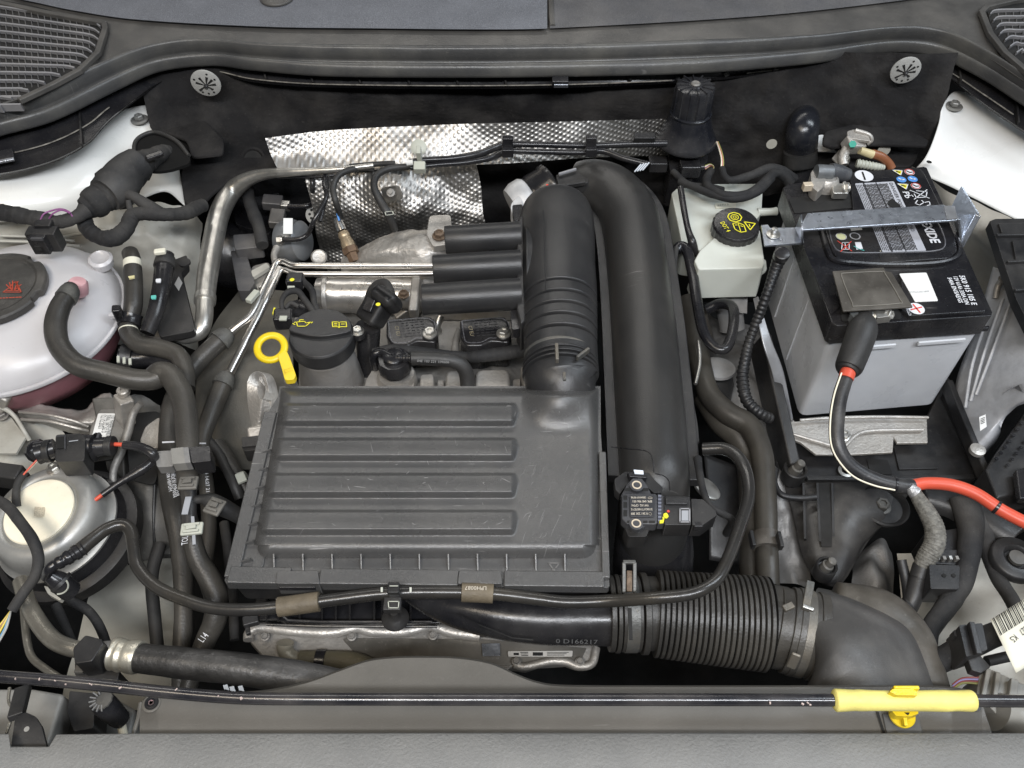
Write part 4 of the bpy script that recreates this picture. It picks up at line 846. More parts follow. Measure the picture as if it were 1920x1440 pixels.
def sideflange(off, w, n=40):
    c = [tuple(P(a[0], a[1], zf)) + (S(a[3], P(a[0], a[1], zf)),) for a in cc_[1:-4]]; q = cat_spline(c, 8); mm = MB(); vs = []
    for i, p in enumerate(q):
        t = (q[min(i + 1, len(q) - 1)] - q[max(i - 1, 0)]); t = V(t[0], t[1], 0).normalized(); s_ = V(-t.y, t.x, 0) * off
        c0 = Vector(p[:3]); r0 = p[3] * 1.0
        for (k, dz) in ((r0 - .004, .004), (r0 + w, .004), (r0 + w, -.008), (r0 - .004, -.008)): vs.append(c0 + s_ * k + V(0, 0, dz))
    k = len(q); mm.add(vs, [(i * 4 + j, (i + 1) * 4 + j, (i + 1) * 4 + (j + 1) % 4, i * 4 + (j + 1) % 4) for i in range(k - 1) for j in range(4)] + [(0, 1, 2, 3), tuple((k - 1) * 4 + j for j in (3, 2, 1, 0))])
    return mm
build('side_seam', sideflange(1, .0105), plastic, cp, bevel=.0015)
build('side_seam', sideflange(-1, .0105), plastic, cp, bevel=.0015)
build('tail', hose([(1225, 960, -.09, 66), (1225, 1030, -.12, 74), (1222, 1080, -.16, 74)], 40), plastic_g, cp)
def onpipe(u, v, lift=.001):
    """point of the pipe's upper skin seen at this pixel."""
    c = [(tuple(P(a[0], a[1], a[2])), S(a[3], P(a[0], a[1], a[2]))) for a in cc_]; best = None
    d = ray(u, v).normalized(); t = .45
    pts_ = [Vector(x[0]) for x in c]; fine = cat_spline([tuple(pts_[i]) + (c[i][1],) for i in range(len(c))], 8)
    while t < 1.3:
        p = CL + d * t
        if any((p - Vector(f[:3])).length < f[3] + lift for f in fine): return p
        t += .0008
    return P(u, v, 0)
def surfstroke(lst, w, mt, name, par):
    mm = MB()
    for l in lst:
        q = cat_spline(l, 4) if len(l) > 2 else l
        sweep([onpipe(x[0], x[1], .0003) for x in q], [w] * len(q), 5, mb=mm)
    build(name, mm, mt, par)
surfstroke([[(1146, 838), (1180, 842), (1205, 844), (1219, 850), (1225, 868), (1226, 886)], [(1228, 888), (1244, 892), (1254, 902), (1256, 920)]], .0005, plastic_g, 'mould_line', cp)
# ------------------------------------------------------------------ pressure sensor on the pipe
ms = thing('pressure_sensor', P(1200, 950, .01), 'black pressure sensor with two brass ringed holes on the charge air pipe', 'sensor')
zs = .018
build('bracket', prism(rnd([(1152, 898), (1172, 884), (1216, 886), (1228, 900), (1243, 914), (1240, 924), (1226, 924), (1212, 912), (1176, 908), (1162, 926), (1154, 918)], .15), zs - .006, .012), plastic_d, ms, bevel=.0015)
build('bracket_foot', prism(rnd([(1170, 985), (1220, 985), (1212, 1006), (1178, 1006)], .2), zs - .006, .02), plastic_d, ms, bevel=.002)
build('window_frame', prism([(1176, 884), (1208, 886), (1214, 896), (1180, 894)], zs + .001, .008), plastic_g, ms, bevel=.0012)
build('bright_tab', prism([(1188, 880.5), (1206, 882), (1207, 889), (1190, 888)], zs + .0022, .001), mat('bright_tab', (.6, .64, .7), .3), ms)
build('flange_ear', prism(rnd([(1163, 932), (1176, 908), (1186, 897), (1203, 897), (1212, 908), (1224, 932)], .15), zs, .006), mat('sensor_plastic', (.042, .043, .048), .4, dust=.1), ms, bevel=.0012)
build('flange_ear', prism(rnd([(1170, 972), (1222, 972), (1205, 991), (1185, 991)], .15), zs, .006), mat('sensor_plastic', (), 0), ms, bevel=.0012)
build('body', prism(rnd([(1166, 925), (1233, 925), (1233, 983), (1176, 982), (1166, 972)], .12), zs + .003, .012), mat('sensor_plastic', (), 0), ms, bevel=.0015, seg=3)
mm = MB()
for (a, b, c_, d) in ((1169, 929, 1176, 937), (1169, 941, 1176, 952), (1169, 956, 1176, 968), (1171, 915, 1184, 921), (1205, 915, 1216, 921), (1176, 976, 1184, 981), (1206, 976, 1214, 981), (1217, 976, 1228, 981)):
    mm.add([P(a, b, zs + .0034), P(c_, b, zs + .0034), P(c_, d, zs + .0034), P(a, d, zs + .0034)], [(0, 1, 2, 3)])
build('pocket', mm, black, ms)
spl_ = build('plate', prism(rnd([(1180, 929), (1227, 929), (1227, 969), (1181, 969)], .08), zs + .0045, .002), mat('sensor_plate', (.030, .031, .035), .35), ms, bevel=.0006)
ink_c = mat('tan_white_print', (.55, .50, .42), .5, var=.02, bump=0)
zp = zs + .0045
for s_, u0, u1, v, h in (('0 261 230 389', 1214, 1183, 961.5, 4.3), ('210621T100757 E', 1223, 1183, 953.5, 4.0), ('VW AG  CPT41', 1216, 1184, 946, 4.2), ('BPK 04E 906 051', 1222, 1186, 938.5, 4.2), ('GERMANY P8T4B', 1211, 1183, 931.5, 3.6)):
    text('lettering', s_, P(u0, v, zp), P(u1, v, zp), S(h, P(u0, v, zp)) * 1.15, ink_c, spl_, bold=.006)
c = P(1219, 964, zp); build('emblem', stroke(ring(c, S(2.6, c), 16), .0005, closed=True), ink_c, spl_)
c = P(1219, 934, zp); build('emblem', stroke([c + V(math.cos(k * .39) * S(4, c), math.sin(k * .39) * S(2, c), 0) for k in range(16)], .0005, closed=True), ink_c, spl_)
for (u, v) in ((1194, 909), (1193, 981)):
    c = P(u, v, zs + .005)
    build('brass_ring', lathe(c, [(6.4, -8), (9.3, -8), (9.3, 0), (8.6, .8), (7, .8), (6.4, 0), (6.4, -8)], n=32), mat('brass', (.72, .62, .48), .35, metal=.3), ms, ang=40)
    build('hole', disc(c, S(6.6, c), 24, lift=-.001), black, ms)
    build('boss', lathe(c, [(13, -10), (13, -1.5), (9.6, -.8)], n=32), mat('sensor_plastic', (), 0), ms, ang=40)
for k in range(8):
    build('tooth', prism([(1234, 928 + k * 6.6), (1240, 928 + k * 6.6), (1240, 931 + k * 6.6), (1234, 931 + k * 6.6)], zs + .004, .008), mat('blue_grey_edge', (.16, .17, .21), .35), ms)
build('shoulder', prism([(1233, 924), (1246, 930), (1246, 982), (1233, 982)], zs + .001, .010), mat('sensor_plastic', (), 0), ms, bevel=.001)
build('plug', prism(rnd([(1245, 929), (1294, 931), (1296, 984), (1246, 984)], .06), zs + .003, .020), plastic_d, ms, bevel=.002, seg=3)
build('plug_rib', prism([(1248, 930), (1290, 932), (1290, 945), (1248, 944)], zs + .006, .004), plastic, ms, bevel=.001)
build('latch_frame', stroke([P(1275, 954, zs + .0045), P(1293, 954, zs + .0045), P(1293, 979, zs + .0045), P(1275, 979, zs + .0045)], .0012, closed=True), mat('pale_edge', (), 0), ms)
build('latch', prism([(1278, 957), (1291, 957), (1291, 976), (1278, 976)], zs + .0042, .001), ink_g, ms)
build('boot', prism(rnd([(1296, 935), (1318, 936), (1342, 958), (1344, 966), (1318, 984), (1298, 984)], .1), zs + .002, .020), plastic_d, ms, bevel=.004, seg=3)
build('tie', box(P(1308, 986, zs - .002), (.008, .006, .008)), plastic_g, ms, bevel=.001)
build('yellow_paint', prism(rnd([(1244, 963), (1250, 961), (1254, 968), (1250, 972), (1244, 969)], .3), zs + .0045, .0012), ink_y, ms)
build('yellow_paint', prism([(1237, 976), (1243, 974), (1242, 969), (1246, 971), (1244, 980), (1237, 981)], zs + .0062, .0012), ink_y, ms)
build('red_dot', disc(P(1253, 959, zs + .0035), S(2.7, P(1253, 959, zs)), 12), ink_r, ms)
build('cable', hose([(1308, 860, -.02, 8), (1312, 890, -.01, 7), (1320, 925, .0, 6.5), (1334, 950, .002, 6), (1352, 962, -.0, 7), (1372, 975, -.02, 7), (1362, 1000, -.05, 8)], 12, wob=.1), tape, ms)
# ------------------------------------------------------------------ lower intake snorkel, bellows hose, grey duct
sn = thing('intake_snorkel', P(960, 1150, -.06), 'gloss black tapered intake snorkel under the front edge of the air filter box', 'air duct')
build('tube', hose([(742, 1108, -.075, 6), (790, 1122, -.07, 22), (850, 1138, -.07, 36), (930, 1152, -.068, 44), (1020, 1160, -.068, 48), (1100, 1160, -.068, 49), (1150, 1160, -.068, 50)], 48, 8), plastic_g, sn, ang=180)
build('mould_line', sweep([P(u, v, -.045) for u, v in ((855, 1150), (900, 1172), (960, 1196), (1000, 1200))], [.0006] * 4, 5), plastic_d, sn)
text('raised_code', '0 D166217', P(1042, 1202, -.05), P(1120, 1204, -.05), .004, mat('faint_emboss', (.07, .07, .07), .4), sn, nrm=V(0, -.75, .66), lift=.004)
bh = thing('intake_hose', P(1330, 1160, -.06), 'ribbed black rubber intake hose with cuffs and clamps, in front of the charge air pipe', 'hose')
def xring(u0, u1, v0, v1, r, z, mt, name, par, tilt=0, n=56, bev=.0008):
    a, b = P(u0, v0, z), P(u1, v1, z); ra = S(r, a); e = (b - a) * .001
    return build(name, sweep([a, a + e, b - e, b], [ra * .94, ra, ra, ra * .94], n), mt, par, bevel=bev)
R0 = 74
for (a, b, r) in ((1140, 1150, 70), (1152, 1160, 72), (1162, 1198, 70), (1200, 1212, 75), (1212, 1232, 68)): xring(a, b, 1150, 1150, r, -.065, rubber, 'cuff', bh)
build('clamp_band', sweep([P(1168, 1150, -.065), P(1192, 1150, -.065)], [S(71.5, P(1180, 1150, -.065))] * 2, 56), mat('worn_clamp', (), 0), bh, bevel=.0005)
for (u, v0, v1, z) in ((1170, 1054, 1072, .002), (1190, 1054, 1072, .002)):
    build('clamp_loop', beam(P(u, v0, z - .006), P(u, 1112, -.018), .0035, .003), mat('worn_clamp', (), 0), bh, bevel=.0008)
build('clamp_loop', beam(P(1168, 1054, -.004), P(1192, 1054, -.004), .0035, .003), mat('worn_clamp', (), 0), bh, bevel=.0008)
build('clamp_tongue', beam(P(1180, 1070, -.010), P(1180, 1110, -.014), .005, .003), mat('rusty_bolt', (), 0), bh, bevel=.0008)
build('clamp_slot', beam(P(1181, 1140, .000), P(1183, 1200, -.006), .003, .001), black, bh)
n_r = 21; core = [(1228 + i * 5, 1150 + i * .45, -.065, 70) for i in range(44)]
pts = []; rad = []
tot = 240
for i in range(tot + 1):
    f = i / tot; u = 1230 + f * 208; v = 1150 + f * 20; p = P(u, v, -.065); ph = (f * n_r) % 1
    rr = S(70 + 7 * f, p); rad.append(rr * (1.13 if ph < .52 else .92)); pts.append(p)
build('bellows', sweep(pts, rad, 56), rubber_d, bh, ang=35)
mm = MB()
for k in range(n_r):
    f = (k + .26) / n_r; p0 = P(1230 + f * 208 - 3.4, 1150 + f * 20 - .3, -.065); p1 = P(1230 + f * 208 + 3.4, 1150 + f * 20 + .3, -.065); rr = S(70 + 7 * f, p0) * 1.142
    b = build('bellows_rib', sweep([p0, p0 + (p1 - p0) * .1, p1 - (p1 - p0) * .1, p1], [rr * .985, rr, rr, rr * .985], 56), rubber, bh, ang=50)
xring(1438, 1470, 1172, 1178, 76, -.065, rubber, 'cuff', bh)
def tring(u, v, w, r, z, mt, name, par):
    c = P(u, v, z); ax = V(1, -.28, 0).normalized(); rr = S(r, c); 
    return build(name, sweep([c - ax * w / 2, c - ax * w / 2 * .98, c + ax * w / 2 * .98, c + ax * w / 2], [rr * .95, rr, rr, rr * .95], 56), mt, par, bevel=.0008)
for (u, v, w, r) in ((1468, 1178, .016, 75), (1482, 1182, .008, 80), (1491, 1184, .006, 82), (1518, 1190, .012, 79), (1530, 1193, .008, 82)): tring(u, v, w, r, -.062, rubber, 'cuff', bh)
tring(1504, 1187, .0085, 81.5, -.062, mat('worn_clamp', (), 0), 'clamp_band', bh)
build('clamp_loop', beam(P(1520, 1090, -.0), P(1510, 1145, .0), .007, .003), mat('worn_clamp', (), 0), bh, bevel=.001)
build('clamp_screw', beam(P(1504, 1136, .006), P(1526, 1144, .006), .0035, .0035), steel, bh, bevel=.001)
build('clamp_step', box(P(1478, 1138, .002), (.010, .006, .004), (0, 0, .4)), mat('worn_clamp', (), 0), bh, bevel=.001)
build('clamp_loop', beam(P(1494, 1226, -.018), P(1482, 1252, -.035), .008, .003), mat('worn_clamp', (), 0), bh, bevel=.0015)
gd = thing('intake_duct', P(1640, 1220, -.04), 'smooth grey plastic intake duct widening behind the yellow handle of the hood prop rod', 'air duct')
rows = []
for k in range(13):
    f = k / 12; a = math.pi * (f * 1.02)
    rows.append(f)
outer = cat_spline([(1530, 1108, -.05), (1575, 1118, -.045), (1630, 1140, -.04), (1690, 1172, -.045), (1722, 1215, -.05), (1752, 1298, -.05)], 6)
inner = cat_spline([(1528, 1270, -.07), (1520, 1274, -.06), (1518, 1280, -.05), (1518, 1288, -.045), (1518, 1294, -.045), (1518, 1302, -.045)], 6)
def gfn(p, a, b): return p
rws = []
for i in range(0, len(outer), 3):
    o_, i_ = Vector(outer[i]), Vector(inner[i]); r_ = []
    for k in range(9):
        f = k / 8; q = o_.lerp(i_, f); r_.append((q.x, q.y, q.z + .034 * math.sin(math.pi * f) ** .8 - (.10 if 0 else 0)))
    rws.append([(o_.x + 4, o_.y - 6, -.11)] + r_ + [(i_.x - 4, i_.y + 4, -.09)])
build('shell', patch(rws, 60, 60), mat('duct_plastic', (.062, .060, .058), .45, dust=.2, var=.08, bump=.25, bs=900), gd, ang=80)
build('rear_shell', hose([(1560, 1140, -.085, 50), (1640, 1165, -.085, 62), (1690, 1200, -.085, 55), (1715, 1250, -.08, 50), (1730, 1300, -.08, 50)], 40), mat('duct_plastic_b', (.062, .055, .045), .5, dust=.3), gd, ang=180)
# ------------------------------------------------------------------ coolant tank
tk = thing('coolant_tank', P(35, 600, -.13), 'round milky coolant expansion tank with pink coolant and a black screw cap', 'coolant tank')
c = P(32, 596, -.055); s = S(1, c)
dome = [(190, -1), (190, 4), (187, 13), (178, 27), (163, 41), (143, 53), (118, 61), (98, 65), (88, 66), (0, 67)]
build('upper_shell', lathe(c, dome, n=80, sc=s), tank, tk, ang=180)
build('lower_shell', lathe(c, [(188, -3), (184, -20), (174, -55), (150, -95), (110, -120), (0, -128)], n=80, sc=s), tank_p, tk, ang=180)
build('weld_seam', lathe(c, [(188, -5), (195, -4.5), (196, -1), (195, 3), (188, 4)], n=96, sc=s), tank, tk, ang=60)
zc = c.z + 67 * s; cc = V(c.x - .003, c.y - .002, zc)
build('neck', lathe(cc, [(84, -6), (82, 2), (80, 4), (0, 4)], n=60, sc=s), tank, tk)
fr = lambda t, r, h: 1 - (.075 if r > 84 and math.sin(5 * t + .6) > .82 else 0)
tcp_ = build('cap', lathe(cc, [(80, 2), (90, 3), (91, 14), (88, 18), (76, 20), (72, 18), (66, 19), (62, 20), (0, 21)], n=100, sc=s, fr=fr), mat('cap_plastic', (.038, .036, .033), .45, dust=.25, bump=.3, bs=900), tk, bevel=.0006)
zt = cc.z + 21 * s + .0004
q = lambda u, v: P(u, v, zt)
ink_o = mat('orange_print', (.40, .06, .03), .5, var=.05)
mm = MB()
for l in ([(6, 548), (40, 548), (30, 528), (24, 532), (20, 538), (6, 548)], [(34, 528), (28, 542)], [(18, 530), (22, 544)], [(24, 527), (24, 543)], [(30, 530), (36, 545)], [(12, 534), (20, 542)], [(40, 534), (26, 545)], [(12, 545), (34, 545)]): stroke([q(a, b) for a, b in l], .0011, mb=mm)
build('hot_warning_symbol', mm, ink_o, tcp_)
mm = MB()
for k in range(9): stroke([q(-12 + k * 6, 560 - k * .3), q(-12 + k * 6 + random.choice((3, 4)), 560 - k * .3)], .0014, mb=mm)
build('tiny_print', mm, ink_o, tcp_)
build('hose_nipple', lathe(P(146, 532, .0), [(18, -20), (18, 0), (14, 6), (0, 7)], V(.3, .1, 1), 24), mat('pink_clear_plastic', (.52, .30, .32), .3, sss=.3), tk)
build('pink_patch', lathe(c + V(.062, .024, .0), [(26, 30), (24, 42), (16, 47), (0, 48)], V(.45, .1, .9), 24, sc=s), mat('pink_clear_plastic', (), 0), tk)
build('ear', lathe(P(188, 485, -.02), [(20, -16), (22, 0), (17, 4), (10, -2), (0, -3)], V(.1, -.1, 1), 28), tank, tk)
build('side_tab', box(P(210, 592, -.045), (.010, .006, .006)), tank, tk, bevel=.001)
ct = thing('sensor_plug', P(90, 445, .01), 'square black plug with purple wires above the coolant tank', 'connector')
build('body', box(P(86, 448, .018), (.035, .016, .028)), plastic_d, ct, bevel=.0018)
build('front', box(P(77, 456, .020), (.019, .014, .023)), plastic_g, ct, bevel=.001)
build('window', box(P(75, 459, .024) + V(0, -.006, 0), (.006, .002, .006)), black, ct)
build('latch', box(P(72, 444, .032) + V(0, -.004, 0), (.014, .003, .004)), mat('sensor_plastic', (), 0), ct, bevel=.0006)
build('top', box(P(84, 424, .03), (.020, .012, .012)), plastic_d, ct, bevel=.002)
mpu = mat('purple_wire', (.22, .07, .2), .4)
for k, pp in enumerate(([(76, 412, .035, 1.6), (84, 400, .04, 1.6), (110, 392, .04, 1.6), (128, 396, .04, 1.6), (136, 406, .035, 1.6)], [(92, 410, .035, 1.6), (100, 400, .042, 1.6), (116, 394, .042, 1.6), (132, 400, .04, 1.6)])):
    build('wire', hose(pp, 8), mpu, ct)
# ------------------------------------------------------------------ left wing wiring
one('wiring_loom', hose([(-40, 392, .03, 13), (0, 398, .03, 14), (40, 405, .03, 15), (80, 412, .03, 15), (110, 416, .028, 12), (140, 408, .03, 12), (160, 395, .03, 16)], 12, wob=.2, rf=lambda d, r: r * (1 + .07 * ((d / .011) % 1))), tape, 'cloth taped wiring loom crossing the white wing above the coolant tank', 'cable')
wl = thing('wiring_loom', P(230, 350, .02), 'thick cloth taped wiring loom running down the left wing to a looped end', 'cable')
build('trunk', hose([(330, 286, .0, 8), (312, 286, .016, 14), (284, 298, .026, 20), (250, 320, .03, 30), (215, 350, .03, 34), (185, 375, .03, 29), (158, 392, .028, 20)], 11, wob=.22, rf=lambda d, r: r * (1 + .09 * ((d / .017) % 1))), tape, wl)
build('wrap_edge', hose([(262, 306, .032, 30), (240, 322, .032, 35), (216, 350, .032, 37.5), (196, 366, .032, 34)], 18, wob=.05), mat('flat_tape', (.026, .026, .027), .6, dust=.15, bump=.3), wl)
build('loop', hose([(160, 385, .02, 14), (158, 410, .015, 14), (166, 432, .01, 14), (190, 446, .008, 14), (216, 446, .008, 14), (236, 430, .01, 14), (250, 405, .015, 13), (275, 400, .015, 12), (310, 402, .01, 12), (345, 400, .0, 12), (380, 385, -.02, 12)], 12, wob=.2, rf=lambda d, r: r * (1 + .08 * ((d / .009) % 1))), tape, wl)
build('strap', hose([(225, 360, .03, 10), (250, 368, .03, 10), (275, 385, .02, 12), (300, 400, .012, 13)], 14, wob=.15), tape, wl)
build('fold', hose([(240, 375, .03, 5), (245, 395, .02, 6), (252, 408, .018, 5)], 10), tape, wl)
gm = thing('wing_aperture', P(300, 270, .0), 'black plate painted in for the dark grommet where the loom passes through the left wing', 'aperture')
build('recess', prism(rnd([(250, 268), (262, 252), (290, 244), (330, 262), (356, 290), (356, 306), (322, 318), (292, 322), (262, 316), (248, 292)], .35), .020, .004), mat('aperture_black', (.006, .006, .006), .7, spec=.2), gm)  # black plate put in for the shade inside the wing's hole
build('rim', hose([(254, 300, .022, 4), (252, 272, .022, 4), (264, 256, .022, 4), (292, 248, .022, 4), (330, 264, .022, 4), (354, 292, .02, 4)], 10), rubber_d, gm)
build('clip', box(P(290, 292, .045), (.022, .008, .006), (.2, 0, .6)), plastic_g, gm, bevel=.002)
# ------------------------------------------------------------------ AC pipe, wide metal
ac = thing('air_conditioning_pipe', P(400, 470, -.07), 'wide dull silver pipe curving down left of the engine from the long heat shield', 'pipe')
dsil = mat('dull_silver_pipe', (.50, .49, .46), .34, metal=.85, dust=.6, dustcol=(.15, .14, .12), bump=.2, bs=260, var=.2, vs=60)
build('pipe', hose([(700, 310, .0, 5), (640, 317, -.002, 6), (560, 322, -.008, 8), (500, 326, -.018, 10), (462, 338, -.03, 14), (432, 362, -.045, 18), (412, 400, -.05, 19), (400, 450, -.055, 19), (390, 510, -.06, 19), (384, 562, -.065, 18)], 28), dsil, ac)
build('bead', hose([(385, 556, -.065, 20), (384, 566, -.065, 20)], 28), steel, ac)
build('lower_pipe', hose([(384, 566, -.066, 16), (382, 600, -.07, 16), (374, 622, -.075, 15), (352, 634, -.08, 11), (330, 633, -.083, 9), (310, 630, -.085, 9)], 24), steel, ac)
build('sleeve', hose([(318, 631, -.083, 13), (300, 630, -.085, 14), (283, 626, -.087, 14)], 20), alu_d, ac)
# ------------------------------------------------------------------ hoses on the left
G = 'coolant hoses on the left of the engine'
def hs_(pp, lab, m_=None, wob=.02, n=20):
    return one('coolant_hose', hose(pp, n, 8, wob=wob), m_ or rubber, lab, 'hose', G)
H1 = [(132, 540, .010, 14), (128, 552, .012, 17), (112, 578, .01, 19), (104, 612, .004, 20), (112, 650, -.004, 20), (145, 684, -.012, 20), (195, 698, -.018, 20), (245, 710, -.024, 20), (285, 712, -.028, 20), (306, 702, -.026, 20)]
hs_(H1, 'fat grey hose hanging from the top of the coolant tank')
one('hose_clamp', band_at(H1, .6, 1.35, 1.14), mat('worn_black_clamp', (.05, .05, .048), .5, dust=.6, dustcol=(.3, .29, .25), bump=.6), 'worn black clamp where the fat hose meets the coolant tank', 'clamp')
H1b = [(284, 712, -.030, 20), (300, 700, -.026, 22), (320, 706, -.026, 22), (338, 735, -.028, 22), (348, 775, -.032, 21.5), (352, 830, -.036, 21), (352, 880, -.04, 21), (353, 915, -.042, 20)]
hs_(H1b, 'grey hose elbow bending down beside the dipstick side of the engine to the spring clips')
H2 = [(244, 474, -.02, 15), (248, 490, -.02, 16), (250, 530, -.03, 17), (250, 570, -.04, 17), (244, 600, -.05, 16), (242, 625, -.055, 17), (262, 646, -.055, 17), (300, 653, -.055, 17), (332, 665, -.055, 17), (346, 692, -.055, 17), (350, 730, -.06, 16)]
hs_(H2, 'dusty grey hose with a white ring mark right of the coolant tank')
one('hose_clamp', band_at(H2, 3.6, 4.4, 1.3), plastic_g, 'gloss black clamp on the dusty grey hose right of the coolant tank', 'clamp')
c = P(222, 588, -.035); one('clamp_screw', box(c, (.010, .010, .024), (.2, .1, .2)), plastic_g, 'upright black screw end beside the gloss black hose clamp', 'clamp', bevel=.002)
one('paint_ring', band_at(H2, 1.0, 1.32, 1.03), paper_y, 'white ring mark near the top of the dusty grey hose', 'marking')
one('paint_ring', band_at(H2, 4.72, 4.80, 1.04), paper_y, 'thin white ring mark below the gloss black hose clamp', 'marking')
one('paint_mark', MB().merge(prism([(240, 518), (252, 516), (252, 520), (242, 522)], -.008, .002)), mat('yellowish_mark', (.6, .55, .3), .5), 'small pale yellow dash on the dusty grey hose', 'marking')
H3 = [(312, 476, -.02, 14), (308, 500, -.025, 17), (302, 540, -.03, 16), (292, 585, -.04, 15), (276, 625, -.05, 14)]
hs_(H3, 'shiny black hose with tiny white marks, second from the coolant tank', plastic_g)
build_h3 = thing('hose_end', P(312, 478, -.0), 'crusty black hose end with a white tip above the shiny black hose', 'hose end')
build('collar', band_at(H3, .3, 1.0, 1.15), rubber_d, build_h3)
build('white_tip', box(P(300, 472, .002), (.014, .008, .006), (0, 0, .2)), paper_y, build_h3, bevel=.002)
for (u, v, t_, cl) in ((297, 526, 'white', ink_w), (288, 557, 'teal', mat('teal_mark', (.1, .45, .40), .5))):
    one('paint_mark', prism(rnd([(u - 5, v - 3), (u + 5, v - 4), (u + 4, v + 3), (u - 5, v + 3)], .3), -.010, .0015), cl, 'small %s paint mark on the shiny black hose' % t_, 'marking')
sb = thing('side_bracket', P(330, 560, -.08), 'black plastic bracket with a diamond sticker in shadow beside the shiny black hose', 'bracket')
build('plate', prism(rnd([(318, 490), (350, 478), (352, 498), (340, 512), (366, 620), (300, 632), (288, 600)], .15), -.06, .01), plastic_d, sb, bevel=.002)
build('diamond_sticker', prism([(335, 518), (342, 530), (335, 545), (327, 533)], -.0595, .0005), mat('grey_label', (), 0), sb)
build('ear', lathe(P(346, 492, -.05), [(11, -3), (11, 1), (5, 1)], n=20), plastic_d, sb)
H4 = [(222, 668, -.07, 20), (250, 672, -.075, 20), (290, 672, -.075, 17), (325, 688, -.075, 16), (340, 712, -.08, 16)]
hs_(H4, 'short gloss black hose half hidden under the hose crossing from the coolant tank', plastic_g)
hc = thing('hose_clamp', P(235, 674, -.05), 'dark slotted clamp at the lower right of the coolant tank', 'clamp')
build('band', band_at(H4, .1, 1.0, 1.25), plastic_d, hc)
for k in range(3): build('slot_mark', box(P(222 + k * 11, 674 + k * 2, -.048 + .004), (.003, .009, .002), (0, 0, .3)), clip_g, hc)
H5 = [(428, 622, -.075, 12), (418, 634, -.076, 17), (395, 655, -.08, 18), (368, 682, -.085, 18), (345, 712, -.09, 18), (326, 750, -.095, 18), (318, 790, -.10, 18), (316, 840, -.10, 19), (319, 900, -.10, 21), (328, 960, -.10, 21), (338, 1020, -.11, 19), (343, 1080, -.12, 18), (344, 1150, -.13, 17), (342, 1210, -.14, 18), (338, 1290, -.15, 16)]
hs_(H5, 'long grey hose from the upper bright pipe down to the front rail')
one('hose_clamp', band_at(H5, .3, 1.3, 1.2), mat('worn_black_clamp', (), 0), 'worn clamp joining a grey hose to the upper bright pipe', 'clamp')
H6 = [(430, 700, -.088, 12), (420, 716, -.09, 16), (408, 745, -.095, 17), (392, 785, -.10, 16), (380, 825, -.105, 15), (380, 870, -.11, 14), (388, 920, -.12, 14), (392, 990, -.13, 14), (385, 1060, -.14, 14)]
hs_(H6, 'grey hose from the lower bright pipe passing behind the black clip')
one('hose_clamp', band_at(H6, .3, 1.25, 1.22), mat('worn_black_clamp', (), 0), 'worn clamp joining a grey hose to the lower bright pipe', 'clamp')
H7 = [(353, 905, -.042, 17), (354, 935, -.045, 14), (355, 965, -.05, 14), (357, 985, -.055, 17), (360, 1010, -.06, 18), (372, 1050, -.07, 19), (395, 1090, -.08, 21), (407, 1130, -.09, 22), (402, 1165, -.10, 21), (386, 1200, -.11, 19), (366, 1250, -.12, 17), (350, 1300, -.13, 16)]
hs_(H7, 'lower grey hose below the pale spring clip, swinging right in front of the bay')
text('hose_lettering', 'L14', P(381, 1205, -.09), P(392, 1192, -.09), .007, ink_w, thing('hose_lettering', P(386, 1200, -.09), 'small white L14 print on the lower grey hose', 'lettering'))
bp = [(385, 820, -.11, 9), (410, 850, -.11, 9), (425, 880, -.11, 9), (438, 905, -.11, 10), (450, 935, -.12, 10)]
hs_(bp, 'thin dark hose slanting toward the left edge of the air filter box', rubber_d)
bq = [(405, 835, -.12, 17), (425, 865, -.12, 17), (445, 895, -.12, 16), (470, 930, -.13, 16)]
hs_(bq, 'dusty hose with a pale clip tucked under the left edge of the air filter box')
c = P(451, 900, -.10); kk = thing('spring_clip', c, 'pale spring clip just left of the air filter box flange', 'clip')
build('band', band_at(bq, 2.0, 2.35, 1.12), clip_g, kk); build('lug', box(P(452, 896, -.095), (.010, .013, .004), (0, 0, .5)), clip_g, kk, bevel=.001)
# T branch
tb = thing('hose_tee', P(372, 935, -.04), 'black plastic tee piece in the hoses with a side arm toward the air filter box', 'hose tee')
TB = [(356, 940, -.045, 8), (378, 936, -.044, 9), (394, 940, -.046, 16), (415, 950, -.05, 17), (440, 963, -.06, 15), (462, 976, -.07, 14)]
build('arm', hose(TB, 20), rubber_d, tb)
build('stem', hose([(355, 915, -.042, 13), (356, 985, -.052, 13)], 20), plastic_d, tb)
build('stem_print', box(P(350, 948, -.033), (.006, .020, .001), (0, 0, .05)), ink_g, tb)
def springclip(u, v, z, rot, lab, m_, w=.019, h=.015):
    c = P(u, v, z); k = thing('spring_clip', c, lab, 'clip', 'spring clips on the hoses'); 
    build('pad', box(c, (w, h, .004), (0, 0, rot)), m_, k, bevel=.0015)
    d = V(math.cos(rot), math.sin(rot), 0); e = V(-d.y, d.x, 0)
    for s_ in (-1, 1):
        build('raised_bar', beam(c + d * -w * .35 + e * s_ * h * .28 + V(0, 0, .0028), c + d * w * .35 + e * s_ * h * .28 + V(0, 0, .0028), .0026, .0022), m_, k, bevel=.0005)
    build('tongue', box(c + V(0, 0, .0035), (w * .45, h * .3, .003), (0, 0, rot + .1)), m_, k, bevel=.0006)
    return k
dk = mat('dark_clip', (.10, .095, .085), .45, dust=.4)
springclip(353, 906, -.026, .05, 'dark flat spring clip on the middle hose just below the wide band', dk)
springclip(403, 950, -.032, -.35, 'dark flat spring clip on the side arm of the hose tee', dk, .017, .018)
springclip(360, 992, -.035, .12, 'pale spring clip on the middle hose, lowest of the hose clips', clip_g, .021, .013)
